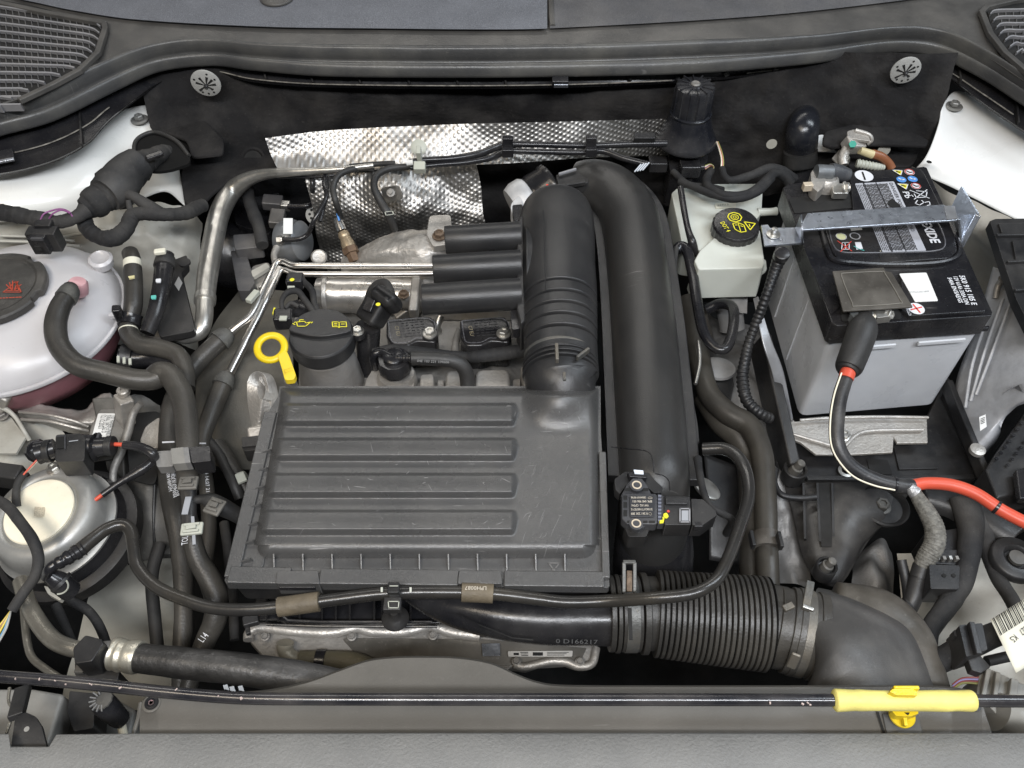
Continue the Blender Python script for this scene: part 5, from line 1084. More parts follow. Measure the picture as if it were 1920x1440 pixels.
one('hose_stripe', prism([(358, 968), (364, 968), (367, 1020), (361, 1021)], -.036, .001), ink_g, 'light grey stripe painted under the pale spring clip', 'marking')
text('hose_lettering', 'TOL', P(352, 1021, -.045), P(353, 1004, -.045), .006, ink_w, thing('hose_lettering', P(352, 1012, -.05), 'white TOL letters beside the pale spring clip', 'lettering'))
hp = thing('hose_lettering', P(322, 920, -.07), 'rows of small white print running down the long grey hose', 'lettering')
text('print', '6C0 122 101 AA PXR', P(324, 872, -.078), P(330, 932, -.080), .0036, ink_w, hp)
text('print', '1534 MADE IN ROMANIA', P(319, 874, -.079), P(325, 934, -.081), .0036, ink_w, hp)
text('print', '038 HEPDM', P(312, 886, -.080), P(317, 922, -.081), .0034, ink_w, hp)
hp2 = thing('hose_lettering', P(386, 910, -.09), 'small white marks down the hose beside the tee piece', 'lettering')
text('print', '9 14.07 21 C9', P(384, 886, -.10), P(388, 938, -.108), .004, ink_w, hp2)
hb = thing('hose_holder', P(355, 858, -.03), 'wide grey band and black clip gathering three hoses left of the air filter box', 'hose holder')
build('band', prism(rnd([(290, 846), (325, 844), (325, 874), (294, 876)], .15), -.048, .012), mat('band_grey', (.20, .20, .20), .4, dust=.4, metal=.3), hb, bevel=.003, seg=3)
build('lug', prism(rnd([(320, 841), (345, 838), (348, 868), (323, 870)], .08), -.012, .012), mat('lug_grey', (.20, .195, .18), .4, dust=.4), hb, bevel=.002)
build('lug', prism(rnd([(343, 839), (353, 838), (357, 867), (347, 868)], .08), -.012, .012), mat('band_grey', (), 0), hb, bevel=.002)
build('black_clip', prism(rnd([(354, 838), (393, 836), (395, 864), (360, 868)], .08), -.014, .02), plastic_g, hb, bevel=.002)
build('white_tick', prism([(304, 828), (327, 827), (327, 829), (304, 830)], -.062, .001), ink_w, hb)
build('white_tick', prism([(372, 830), (386, 830), (386, 832), (372, 832)], -.08, .001), ink_w, hb)
# ------------------------------------------------------------------ engine mount casting, label, sensor plug
em = thing('engine_mount', P(180, 780, -.12), 'cast aluminium engine mount arm with a white part label, below the coolant tank', 'engine mount')
build('arm', patch([[(40, 752, -.11), (90, 760, -.10), (150, 768, -.11), (180, 745, -.11), (205, 735, -.10)], [(35, 772, -.11), (90, 782, -.095), (150, 795, -.10), (190, 780, -.10), (212, 760, -.10)], [(40, 790, -.13), (95, 800, -.12), (150, 815, -.13), (190, 812, -.12), (214, 790, -.12)]], 40, 24, lumpy), alu, em, ang=80, solid=.006)
for k in range(2): build('arm_ridge', hose([(36, 772 + k * 14, -.098, 3), (90, 778 + k * 12, -.084, 3), (140, 790 + k * 12, -.09, 3), (165, 800 + k * 8, -.10, 3)], 8), alu, em)
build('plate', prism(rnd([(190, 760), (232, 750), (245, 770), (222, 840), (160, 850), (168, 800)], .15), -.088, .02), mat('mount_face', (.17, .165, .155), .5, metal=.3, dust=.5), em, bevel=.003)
eml_ = build('label', prism(rnd([(184, 775), (216, 775), (204, 822), (172, 820)], .08), -.0875, .0006), paper, em)
zl = -.0872
text('label_print', "T01 FANERON007", P(209, 779, zl), P(198, 818, zl), .0055, ink_k, eml_)
text('label_print', "5WA 199 262 D", P(200, 779, zl), P(190, 812, zl), .0055, ink_k, eml_)
text('label_print', "12.12.2021", P(190, 779, zl), P(184, 804, zl), .0055, ink_k, eml_)
build('rib', hose([(264, 756, -.06, 6), (250, 775, -.07, 7), (240, 810, -.08, 8), (228, 845, -.09, 8), (212, 890, -.10, 7), (222, 950, -.12, 6)], 12), alu_d, em)
build('post', beam(P(232, 745, -.055), P(236, 790, -.09), .020, .016), alu, em, bevel=.002)
build('eyelet', lathe(P(230, 731, -.05), [(12, -8), (12, 0), (10, 2), (5, 2), (4, -1), (0, -1)], n=28), alu, em)
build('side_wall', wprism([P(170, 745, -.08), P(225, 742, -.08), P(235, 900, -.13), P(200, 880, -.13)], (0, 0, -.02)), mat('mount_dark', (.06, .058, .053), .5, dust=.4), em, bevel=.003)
build('casting_web', patch([[(215, 760, -.10), (260, 740, -.10), (300, 760, -.11)], [(210, 860, -.12), (240, 850, -.13), (310, 850, -.13)], [(215, 960, -.14), (260, 960, -.15), (320, 950, -.15)], [(230, 1040, -.17), (270, 1040, -.17), (320, 1040, -.17)]], 30, 40, lumpy), mat('mount_dark', (), 0), em, ang=80)
build('block', prism(rnd([(272, 800), (300, 780), (305, 838), (268, 842), (262, 826)], .25), -.10, .03), alu, em, bevel=.004)
build('post', beam(P(10, 742, -.06), P(0, 765, -.09), .012, .012), alu, em, bevel=.003)
build('opening', prism(rnd([(250, 775), (300, 770), (305, 850), (290, 910), (245, 900), (238, 840)], .25), -.104, .002), black, em)
fr_ = thing('wing_bracket', P(20, 790, -.08), 'pale pressed bracket at the far left edge under the coolant tank', 'bracket')
build('arch', hose([(-30, 760, -.08, 7), (0, 762, -.08, 6), (25, 778, -.09, 4), (45, 808, -.10, 4), (55, 825, -.11, 4)], 12), white_d, fr_)
build('plate', prism([(-40, 766), (0, 768), (22, 784), (48, 820), (30, 850), (-40, 850)], -.105, .003), white_d, fr_)
build('bolt', hexbolt(P(5, 780, -.10), 9), alu_d, fr_)
build('black_plug', box(P(12, 892, -.07), (.040, .018, .024), (0, 0, -.15)), plastic_d, fr_, bevel=.002)
sp2 = thing('sensor_plug', P(150, 835, -.05), 'large black sensor plug with a red wire, lying across the engine mount', 'connector')
zz = -.042
build('round_knob', lathe(P(66, 842, zz), [(19, -16), (21, -6), (18, 8), (8, 14), (0, 15)], V(-.5, .2, .8), 28, fr=lambda t, r, h: 1 + .07 * math.sin(10 * t)), plastic_g, sp2)
build('neck', sweep([P(70, 850, zz), P(104, 840, zz)], [.012, .010], 20), plastic_g, sp2)
build('body', prism(rnd([(104, 815), (150, 812), (160, 820), (158, 864), (103, 866)], .12), zz + .014, .026), plastic_d, sp2, bevel=.003, seg=3)
build('tip_collar', sweep([P(85, 846, zz), P(98, 845, zz)], [.012, .012], 24), plastic_d, sp2, bevel=.001)
build('window', prism([(106, 820), (120, 819), (120, 840), (106, 841)], zz + .0150, .002), black, sp2)
build('latch_frame', stroke([P(106, 818, zz + .015), P(122, 817, zz + .015), P(122, 842, zz + .015)], .0015), mat('sensor_plastic', (), 0), sp2)
build('scuff', stroke([P(130, 828, zz + .0145), P(146, 826, zz + .0145)], .0012), ink_g, sp2)
build('cone', sweep([P(152, 839, zz), P(176, 838, zz), P(180, 838, zz), P(181, 838, zz), P(205, 836, zz)], [.014, .0125, .015, .0105, .0095], 24), plastic_g, sp2, ang=30)
build('cone_rib', box(P(182, 828, zz + .006), (.003, .020, .006)), mat('sensor_plastic', (), 0), sp2, bevel=.0006)
build('tail', sweep([P(200, 836, zz), P(214, 836, zz)], [.0105, .0105], 20), plastic_d, sp2, bevel=.001)
build('red_wire', hose([(212, 833, zz, 4), (236, 834, zz, 4)], 10), red, sp2)
build('heat_sleeve', hose([(232, 834, zz, 8), (260, 838, zz, 9), (285, 850, zz, 10), (290, 864, zz - .01, 9)], 14, wob=.1), plastic_g, sp2)
build('lower_sleeve', hose([(288, 862, zz - .01, 8), (270, 878, zz - .012, 9), (255, 888, zz - .014, 9), (225, 905, zz - .016, 6), (192, 928, zz - .02, 6)], 14), plastic_g, sp2)
build('red_wire', hose([(194, 926, zz - .02, 4), (178, 938, zz - .022, 4)], 10), red, sp2)
build('nut', hexbolt(P(103, 880, -.06), 11), steel, sp2)
build('mount_tab', prism([(90, 870), (168, 872), (172, 900), (160, 912), (92, 900)], -.075, .004), white_d, sp2, bevel=.001)
build('cream_wire', hose([(84, 850, zz, 2.2), (66, 868, zz - .005, 2.2), (46, 888, zz - .01, 2.2)], 8), cream, sp2)
build('red_wire_thin', hose([(80, 852, zz, 1.6), (62, 870, zz - .003, 1.6), (44, 890, zz - .008, 1.6)], 8), red, sp2)
build('cable', hose([(48, 886, zz - .01, 6), (34, 905, zz - .012, 7), (30, 930, zz - .014, 7), (32, 950, zz - .02, 7)], 12, wob=.1), tape, sp2)
# ------------------------------------------------------------------ round actuator / pump
pu = thing('vacuum_pump', P(105, 985, -.12), 'round silver pump with a big cream coloured lid, beside the engine mount', 'pump')
c = P(72, 958, -.062); ax = V(-.12, -.10, 1).normalized(); s = S(1, c)
build('drum', lathe(c, [(118, -95), (118, -60), (110, -55), (107, -45), (105, -26), (98, -10), (90, -3), (78, -1), (72, -4), (71, -6), (0, -6)], ax, 72, sc=s), mat('pump_metal', (.40, .40, .385), .46, metal=.6, dust=.5, dustcol=(.22, .20, .17), bump=.08, vs=30), pu, ang=50)
build('lid', lathe(c, [(66, -7), (67, -1), (65, 1.5), (60, 2), (0, 2)], ax, 64, sc=s), cream, pu)
build('dark_ring', lathe(c, [(122, -100), (124, -80), (119, -70), (119, -64)], ax, 64, sc=s), plastic_g, pu)
build('skirt', lathe(c, [(138, -130), (140, -100), (125, -92)], ax, 64, sc=s), plastic_d, pu)
build('foot_bolt', hexbolt(P(163, 1084, -.12), 9), alu_d, pu)
build('bracket', prism(rnd([(130, 1068), (165, 1060), (178, 1085), (160, 1100), (135, 1095)], .3), -.135, .02), mat('mount_dark', (), 0), pu, bevel=.003)
build('faint_code', prism([(65, 950), (84, 951), (82, 968), (64, 967)], c.z + S(2, c) + .0022, .0004), mat('faint_brown', (.50, .44, .33), .5, var=.3, vs=600), pu)
one('wiring_loom', hose([(-30, 930, -.03, 9), (8, 945, -.025, 10), (35, 975, -.02, 10), (60, 1010, -.02, 10.5), (72, 1045, -.025, 10), (66, 1080, -.03, 10), (45, 1110, -.035, 10), (22, 1145, -.04, 9)], 14, 8, wob=.08), tape, 'cloth taped cable draped over the cream lid of the silver pump', 'cable')
wr = thing('wire_bundle', P(10, 1160, -.05), 'fan of thin coloured wires fraying from the taped cable at the lower left edge', 'wires')
for k, (cl, du) in enumerate(((mat('yellow_wire', (.55, .42, .05), .4), 0), (mat('blue_wire', (.10, .22, .32), .4), 6), (mat('brown_wire', (.25, .12, .05), .4), -4), (mat('yellow_wire', (), 0), -8), (mat('grey_wire', (.3, .3, .28), .4), 9))):
    build('wire', hose([(20, 1146, -.04, 2.0), (12 + du * .5, 1162, -.042, 2.0), (2 + du, 1180, -.045, 2.0), (-12 + du, 1205, -.05, 2.0)], 8), cl, wr)
# connector + fuel vapour line
vl = thing('vapour_line', P(700, 1120, -.02), 'long thin black tube winding from the silver pump past the air filter box', 'tube')
VL = [(150, 1031, -.010, 14), (170, 1014, -.010, 13), (200, 992, -.012, 12), (228, 984, -.014, 12), (245, 996, -.016, 12), (251, 1030, -.018, 12), (258, 1062, -.020, 12), (290, 1098, -.02, 12), (340, 1122, -.018, 12), (400, 1140, -.016, 12), (470, 1143, -.012, 12), (540, 1136, -.010, 12), (620, 1125, -.008, 12), (720, 1113, -.006, 12), (820, 1110, -.006, 12), (920, 1113, -.008, 12), (1000, 1122, -.010, 12), (1062, 1129, -.010, 12), (1140, 1127, -.006, 12), (1230, 1121, .012, 12), (1300, 1112, .018, 12), (1342, 1088, .018, 12), (1366, 1045, .012, 12), (1388, 985, .004, 12), (1403, 935, -.004, 12), (1400, 890, -.008, 12), (1384, 858, -.010, 12), (1358, 842, -.014, 12), (1318, 842, -.02, 12)]
tube_m = mat('satin_black_tube', (.022, .021, .020), .30, dust=.1, dustcol=(.2, .17, .12), coat=.2)
build('tube', hose(VL, 20, 8), tube_m, vl)
build('ribbed_end', hose([(98, 1062, -.008, 9), (120, 1050, -.008, 12), (155, 1028, -.010, 14)], 20, rf=lambda d, r: r * (1.12 if int(d / .004) % 2 else .95)), plastic_g, vl)
build('elbow', hose([(86, 1083, -.02, 9), (92, 1068, -.01, 10), (104, 1058, -.008, 10)], 18), plastic_g, vl)
pf = thing('quick_connector', P(115, 1090, -.04), 'gloss black quick connector with a white edge at the left end of the thin tube', 'connector')
build('body', hose([(92, 1078, -.02, 14), (112, 1092, -.03, 20), (132, 1108, -.045, 20)], 24), plastic_g, pf, ang=30)
build('ring', hose([(112, 1090, -.03, 22.5), (117, 1094, -.032, 22.5)], 24), plastic_d, pf)
build('edge', sweep([P(108 + 20 * math.cos(t), 1098 + 16 * math.sin(t), -.018 - .01 * math.sin(t)) for t in [k * .2 - .6 for k in range(12)]], [.0008] * 12, 6), clip_g, pf)
build('pale_tab', prism(rnd([(82, 1098), (96, 1102), (118, 1118), (112, 1126), (90, 1114)], .2), -.06, .006), white_d, pf, bevel=.001)
for (a, b, u, v, t_) in ((7.82, 8.0, 0, 0, 0),): pass
build('foam_sleeve', band_at(VL, 11.0 - .25, 11.75 + 0.0, 1.55, 24), brown, vl)
build('foam_sleeve', band_at(VL, 14.45, 15.05, 1.5, 24), brown, vl)
fs = VL
text('sleeve_print', 'LPH0087', P(912, 1100, .006), P(872, 1099, .006), .0035, ink_c, vl)
tc_ = thing('tube_clip', P(737, 1112, .0), 'small dark clip with pale marks on the middle of the thin black tube', 'clip')
build('band', band_at(VL, 13.12, 13.3, 1.22, 20), plastic_d, tc_)
build('upper', box(P(738, 1104, .012), (.010, .010, .006)), plastic_d, tc_, bevel=.001)
build('lower', box(P(736, 1135, -.004), (.015, .012, .008)), plastic_d, tc_, bevel=.001)
build('edge', stroke([P(728, 1128, .0015), P(748, 1128, .0015), P(747, 1140, .0015), P(729, 1140, .0015)], .0008, closed=True), clip_g, tc_)
build('edge', stroke([P(731, 1099, .0155), P(746, 1099, .0155)], .0008), clip_g, tc_)
build('suction_foot', lathe(P(741, 1158, -.07), [(26, -4), (24, 0), (14, 5), (8, 14), (7, 22)], n=28), plastic_d, tc_)
for (u, v) in ((716, 1104), (770, 1104)): build('pale_peg', beam(P(u, v - 3, .002), P(u, v + 6, .000), .0018, .002), clip_g, tc_)
one('vent_pipe', hose([(494, 1102, -.06, 6), (505, 1112, -.06, 8), (520, 1124, -.062, 9), (540, 1130, -.066, 9)], 14), plastic_g, 'short black elbow ducking under the front left corner of the air filter box', 'tube')
# ------------------------------------------------------------------ AC hose lower left
lp = thing('refrigerant_hose', P(400, 1260, -.06), 'fat black refrigerant hose with a silver crimp crossing the lower left corner', 'hose')
LP = [(218, 1228, -.045, 24), (245, 1232, -.045, 26), (300, 1238, -.045, 28), (370, 1246, -.045, 29), (450, 1254, -.045, 30), (540, 1268, -.05, 31), (640, 1288, -.06, 31), (740, 1315, -.08, 31)]
build('hose', hose(LP, 32, 8, wob=.03), mat('crusty_hose', (.028, .027, .026), .42, dust=.7, dustcol=(.13, .125, .12), bump=.9, bs=140, vs=40), lp)
CR = [(212, 1226, -.045, 24), (216, 1226, -.045, 31), (222, 1228, -.045, 29), (228, 1229, -.045, 31), (236, 1230, -.045, 28.5), (244, 1231, -.045, 31), (256, 1232, -.045, 31.5), (262, 1233, -.045, 30)]
build('crimp', hose(CR, 36), mat('crimp_metal', (.60, .57, .48), .38, metal=.7, dust=.4, dustcol=(.35, .30, .2), bump=.3), lp)
build('fitting', hose([(168, 1222, -.045, 15), (178, 1224, -.045, 20), (184, 1224, -.045, 17), (192, 1225, -.045, 22), (204, 1226, -.045, 24), (214, 1227, -.045, 23)], 28), alu_d, lp, ang=40)
build('flange_ring', hose([(166, 1222, -.045, 20), (171, 1222, -.045, 20)], 28), cream, lp)
build('pipe', hose([(40, 1090, -.06, 15), (52, 1130, -.055, 15), (74, 1170, -.052, 16), (100, 1200, -.05, 16), (130, 1214, -.046, 16), (160, 1220, -.045, 15)], 22), mat('brushed_pipe', (.27, .255, .22), .38, metal=.7, dust=.5, dustcol=(.12, .11, .09), bump=.4), lp)
kb = thing('pipe_holder', P(155, 1230, -.05), 'black plastic block gripping the fat refrigerant hose fitting', 'pipe holder')
build('block', prism(rnd([(136, 1215), (160, 1190), (190, 1198), (194, 1206), (172, 1240), (140, 1245)], .15), -.022, .04), plastic_d, kb, bevel=.003)
build('wing', prism(rnd([(140, 1235), (165, 1238), (225, 1258), (220, 1276), (140, 1268)], .2), -.05, .03), plastic_d, kb, bevel=.003)
build('button', box(P(150, 1255, -.045), (.008, .007, .004)), mat('mount_dark', (), 0), kb, bevel=.001)
one('thin_pipe', hose([(44, 1120, -.07, 7), (46, 1160, -.065, 7), (52, 1210, -.06, 7), (62, 1235, -.056, 7), (85, 1254, -.052, 7), (112, 1272, -.05, 7)], 14), mat('brushed_pipe', (), 0), 'thin grey metal pipe bending beside the fat refrigerant hose', 'pipe')
one('drain_strap', hose([(105, 1135, -.09, 9), (118, 1165, -.09, 9), (135, 1200, -.085, 7), (150, 1230, -.08, 6)], 10), tape, 'dark strap hanging against the pale rail below the silver pump', 'strap')
hn = thing('horn_plug', P(200, 1330, -.06), 'ribbed round black plug standing at the lower left behind the grained front panel', 'connector')
build('body', hose([(190, 1315, -.05, 22), (205, 1330, -.06, 22), (225, 1348, -.08, 18)], 26), plastic_g, hn, ang=30)
mmn = MB()
build('face', lathe(P(192, 1312, -.040), [(19, -3), (19, 1), (10, 2), (0, 2)], V(-.2, .1, 1), 30, fr=lambda t, r, h: 1 + .05 * math.sin(12 * t)), mat('mount_dark', (), 0), hn)
for k in range(8):
    t = k * .4 + 2.2; c = P(192, 1312, -.040); d = V(math.cos(t), math.sin(t), 0)
    build('rib', beam(c + d * .005 + V(0, 0, .001), c + d * .0105 + V(0, 0, .001), .001, .0015), mat('band_grey', (), 0), hn)
build('bracket', prism(rnd([(130, 1295), (180, 1300), (175, 1365), (138, 1372), (126, 1335)], .1), -.06, .03), plastic_d, hn, bevel=.002)
build('pale_stem', hose([(225, 1345, -.08, 8), (232, 1380, -.09, 8)], 14), cream, hn)
lb = thing('lamp_bracket', P(50, 1350, .0), 'black sheet metal tab with an oval hole at the bottom left corner', 'bracket')
build('tab', prism(rnd([(28, 1345), (48, 1335), (66, 1343), (78, 1362), (88, 1402), (20, 1402)], .15), .004, .004), plastic_d, lb, bevel=.001)
build('hole', lathe(P(50, 1367, .0045), [(5, 0), (5, .3), (0, .3)], n=20), mat('grey_rail_paint', (), 0), lb)
build('arm', beam(P(44, 1290, -.02), P(30, 1345, -.005), .012, .006), plastic_d, lb, bevel=.001)
build('edge', hose([(18, 1290, -.015, 3), (16, 1315, -.012, 3), (24, 1335, -.01, 3), (12, 1375, -.01, 3)], 10), mat('brushed_pipe', (), 0), lb)

# dark parts in the gaps on the left
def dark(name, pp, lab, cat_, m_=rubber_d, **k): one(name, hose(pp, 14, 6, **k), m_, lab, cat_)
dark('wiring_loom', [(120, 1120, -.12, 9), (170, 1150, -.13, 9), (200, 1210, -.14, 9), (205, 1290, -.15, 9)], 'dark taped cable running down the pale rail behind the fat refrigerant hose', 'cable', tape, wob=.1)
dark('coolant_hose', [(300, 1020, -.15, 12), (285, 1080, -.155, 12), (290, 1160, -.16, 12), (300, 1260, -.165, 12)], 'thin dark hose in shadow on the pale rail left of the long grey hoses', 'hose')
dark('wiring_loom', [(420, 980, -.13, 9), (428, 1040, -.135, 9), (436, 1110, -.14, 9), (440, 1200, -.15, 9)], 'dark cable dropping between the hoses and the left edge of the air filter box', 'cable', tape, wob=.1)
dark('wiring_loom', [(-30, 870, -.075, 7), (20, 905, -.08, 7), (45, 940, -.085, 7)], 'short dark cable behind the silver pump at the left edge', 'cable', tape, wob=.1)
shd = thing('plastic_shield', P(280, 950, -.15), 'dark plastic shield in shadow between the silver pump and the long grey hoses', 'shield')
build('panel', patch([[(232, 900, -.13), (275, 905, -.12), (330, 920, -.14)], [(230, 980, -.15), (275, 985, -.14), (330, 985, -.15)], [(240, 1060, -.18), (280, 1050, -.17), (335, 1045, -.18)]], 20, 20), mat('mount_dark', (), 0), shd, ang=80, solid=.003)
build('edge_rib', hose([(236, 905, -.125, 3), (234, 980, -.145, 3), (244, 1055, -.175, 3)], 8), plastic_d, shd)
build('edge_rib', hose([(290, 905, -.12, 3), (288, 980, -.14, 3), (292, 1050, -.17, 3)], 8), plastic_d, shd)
ccv = thing('cable_clip', P(420, 800, -.1), 'black ribbed bracket in shadow beside the cast lifting eye', 'bracket')
build('plate', prism(rnd([(452, 820), (486, 816), (492, 842), (456, 846)], .15), -.085, .02), plastic_d, ccv, bevel=.002)
build('rib', beam(P(454, 838, -.083), P(490, 835, -.083), .002, .004), plastic_d, ccv, bevel=.0004)
# ------------------------------------------------------------------ battery
bt = thing('car_battery', P(1660, 560, -.18), 'large black topped car battery with white lettering and a grey translucent case', 'battery')
out = [(1468, 352), (1478, 345), (1732, 312), (1738, 314), (1861, 585), (1859, 592), (1570, 611), (1560, 605)]
build('lid', prism(rnd(out, .1, 2), -.004, .030, taper=0), batt, bt, bevel=.004, seg=3)
build('lid_skirt', prism([(1553, 632), (1855, 610), (1856, 615), (1554, 637)], -.026, .006), batt, bt, bevel=.001)
build('case', prism(rnd([(1472, 385), (1722, 345), (1842, 619), (1556, 642)], .06, 3), -.033, .140, taper=-.012), case, bt, bevel=.003, seg=3)
for (a, b) in (((1640, 640), (1668, 640)), ((1640, 640), (1730, 640))): pass
for (u0, u1) in ((1632, 1678), (1720, 1808)):
    build('case_rail', beam(P(u0, 655 - (u0 - 1556) * .08, -.040) + V(0, -.002, 0), P(u1, 655 - (u1 - 1556) * .08, -.040) + V(0, -.002, 0), .003, .006), case, bt, bevel=.001)
for f in (.3, .62):
    a = P(1474 + (1556 - 1474) * f, 388 + (640 - 388) * f, -.035); build('case_rib', beam(a + V(-.001, 0, 0), a + V(-.001, 0, -.125), .0015, .003, V(1, 0, 0)), case, bt)
build('raised_deck', prism(rnd([(1592, 322), (1728, 313), (1790, 440), (1796, 470), (1780, 484), (1640, 494), (1575, 488), (1560, 470), (1545, 425), (1600, 400)], .12), .0005, .007), batt, bt, bevel=.0015)
def loopstroke(lst, w, z, mt, name, hgt=.002):
    q = cat_spline([tuple(P(u, v, z)) for u, v in lst], 5); build(name, sweep([Vector(p) for p in q], [w] * len(q), 8), mt, bt)
loopstroke([(1538, 420), (1552, 470), (1566, 488), (1610, 494), (1680, 497), (1750, 494), (1786, 486), (1800, 470), (1790, 440), (1775, 405)], .0035, -.002, batt, 'plug_bar_ridge')
loopstroke([(1552, 420), (1562, 458), (1578, 472), (1620, 474), (1690, 473), (1755, 470), (1772, 458), (1765, 430), (1752, 408)], .0009, .0008, mat('deck_line', (.10, .10, .11), .3), 'plug_bar_line')
build('seam', stroke([P(1648, 474, .0008), P(1651, 486, .0008)], .0006), black, bt)
build('front_deck', prism(rnd([(1690, 508), (1812, 504), (1850, 583), (1708, 592), (1690, 580)], .06), .002, .008), batt, bt, bevel=.0012)
build('terminal_well', prism(rnd([(1575, 545), (1690, 560), (1690, 598), (1578, 603)], .1), -.0025, .001), black, bt)
build('well', prism(rnd([(1478, 372), (1590, 360), (1610, 388), (1490, 400)], .1), -.0025, .001), black, bt)
build('left_ledge', prism(rnd([(1490, 420), (1530, 425), (1575, 575), (1558, 590)], .1), -.0022, .001), batt, bt, bevel=.0005)
z = .0006 + .0004
L1 = lambda u, v: P(u, v, .0012)
def wpoly(pts, m_, name, par=bt, zz=.0009): 
    return build(name, MB().add([P(u, v, zz) for u, v in pts], [tuple(range(len(pts)))]), m_, par)
paper_g = mat('silver_label', (.42, .43, .47), .4, var=.05)
wl_ = wpoly(rnd([(1603, 344), (1676, 340), (1737, 470), (1655, 473)], .03), paper_g, 'warning_label')
mm = MB()
def bil(a, b): 
    A, B, C, D = Vector((1603, 344)), Vector((1676, 340)), Vector((1737, 470)), Vector((1655, 473))
    p = A.lerp(B, a).lerp(D.lerp(C, a), b); return P(p.x, p.y, .0012)
for col in range(3):
    a0, a1 = ((.03, .19), (.25, .52), (.56, .80))[col]
    n = (5, 9, 8)[col]
    for k in range(n):
        a = a0 + (a1 - a0) * k / (n - 1); b = .02 + random.random() * .01
        while b < .97:
            l = random.uniform(.02, .07); 
            if .0 < b < .98 and not (.38 < b < .42): stroke([bil(a, b), bil(a, min(.98, b + l))], .0012 if col else .0009, mb=mm, lift=0)
            b += l + .012
build('label_print', mm, ink_k, wl_)
mm = MB()
for (a0, a1) in ((.20, .24), (.525, .55)):
    mm.add([bil(a0, 0), bil(a1, 0), bil(a1, 1), bil(a0, 1)], [(0, 1, 2, 3)])
build('label_rule', mm, mat('label_rule', (.05, .05, .055), .5), wl_)
build('black_figure', prism(rnd([(1664, 378), (1674, 372), (1680, 378), (1688, 384), (1690, 392), (1668, 388)], .3), .0014, .0003), ink_k, bt)
text('heading', 'DANGER POISON', bil(.86, .02), bil(.86, .46), .0045, ink_k, wl_)
text('heading', 'VENENO', bil(.86, .52), bil(.86, .72), .0045, ink_k, wl_)
# raised deck tilts a little: keep all print on it
def rot_text(s, a, b, h, m_, zz=.0009, bold=.0, name='lettering'): return text(name, s, P(a[0], a[1], zz), P(b[0], b[1], zz), h, m_, bt, bold=bold)
rot_text('EXIDE', (1726, 416), (1746, 456), .0115, ink_w, bold=.03)
rot_text('5K0 915 105 E', (1798, 517), (1822, 572), .0062, ink_w, .0024, .02)
rot_text('12V 61Ah 330A DIN', (1787, 519), (1810, 571), .0048, ink_w, .0024, .02)
rot_text('540A EN/SAE/GS', (1776, 521), (1798, 568), .0048, ink_w, .0024, .02)
rot_text('Pb', (1692, 360), (1698, 372), .008, ink_w, bold=.01)
# round and triangular signs
def sign(u, v, r, m1, m2, shape='o'):
    c = P(u, v, .0011); s_ = S(r, c)
    if shape == 'o':
        build('round_sign', disc(c, s_, 24), m1, bt); build('sign_mark', stroke([c + V(-s_ * .5, s_ * .3, 0), c + V(0, -s_ * .2, 0), c + V(s_ * .5, -s_ * .1, 0)], s_ * .3, lift=.0009), m2, bt)
        if m1 is ink_w: build('sign_ring', stroke(ring(c, s_ * .85, 20), s_ * .2, closed=True, lift=.0008), ink_r, bt)
    else:
        t = [c + V(-s_, s_ * .8, 0), c + V(s_, s_ * .6, 0), c + V(s_ * .2, -s_, 0)]
        build('triangle_sign', MB().add([p + V(0, 0, .0005) for p in t], [(0, 1, 2)]), m1, bt)
        build('sign_border', stroke(t, s_ * .16, closed=True, lift=.0009), ink_w, bt); build('sign_mark', stroke([c + V(-s_ * .3, s_ * .3, 0), c + V(s_ * .3, 0, 0)], s_ * .35, lift=.0009), m2, bt)
sign(1684, 324, 9, ink_y, ink_k, 't'); sign(1705, 323, 9.5, ink_w, ink_k); sign(1690, 337, 9, ink_b, ink_w); sign(1711, 336, 9, ink_b, ink_w); sign(1694, 350, 9.5, ink_y, ink_k, 't'); sign(1717, 349, 9.5, ink_w, ink_k)
mm = MB()
for l in ([(1706, 357), (1742, 372)], [(1738, 356), (1714, 374)], [(1718, 358), (1738, 360), (1736, 370), (1718, 371), (1714, 364)], [(1709, 366), (1712, 369)], [(1720, 376), (1716, 382), (1724, 385), (1732, 380), (1728, 376)], [(1734, 380), (1742, 378), (1744, 384), (1738, 386)]): stroke([P(u, v, .0011) for u, v in l], .0011, mb=mm)
build('bin_symbol', mm, ink_w, bt)
c = P(1620, 330, .0011); md_ = build('minus_disc', disc(c, S(17, c), 32), ink_w, bt); build('minus_bar', stroke([P(1617, 323, .0018), P(1622, 337, .0018)], .0022), ink_k, md_)
c = P(1718, 579, .0026); pd_ = build('plus_disc', disc(c, S(15, c), 32), ink_w, bt)
build('plus_sign', stroke([P(1712, 571, .0032), P(1725, 586, .0032)], .0016, mb=stroke([P(1708, 581, .0032), P(1728, 576, .0032)], .0016)), ink_r, pd_)
rot_text('PbCaCh', (1697, 577), (1704, 592), .0035, ink_w, .0026)
c = P(1577, 444, .0011); build('pale_disc', disc(c, S(10, c), 24), mat('pale_yellow_disc', (.65, .66, .38), .5), bt); build('disc_ring', stroke(ring(c, S(9.5, c), 24), .0009, closed=True, lift=.0007), ink_w, bt)
c = P(1603, 443, .0011); build('ring_symbol', stroke(ring(c, S(9, c), 24), .0014, closed=True), ink_w, bt)
c = P(1576, 462, .0011); build('jar_symbol', stroke([P(1579, 455, .0012), P(1592, 455, .0012), P(1592, 468, .0012), P(1578, 468, .0012)], .0009, closed=True, mb=stroke([P(1584, 455, .0012), P(1586, 468, .0012)], .0009)), ink_w, bt)
build('red_cross', stroke([P(1570, 452, .0015), P(1597, 471, .0015)], .0010, mb=stroke([P(1596, 453, .0015), P(1576, 472, .0015)], .0010)), ink_r, bt)
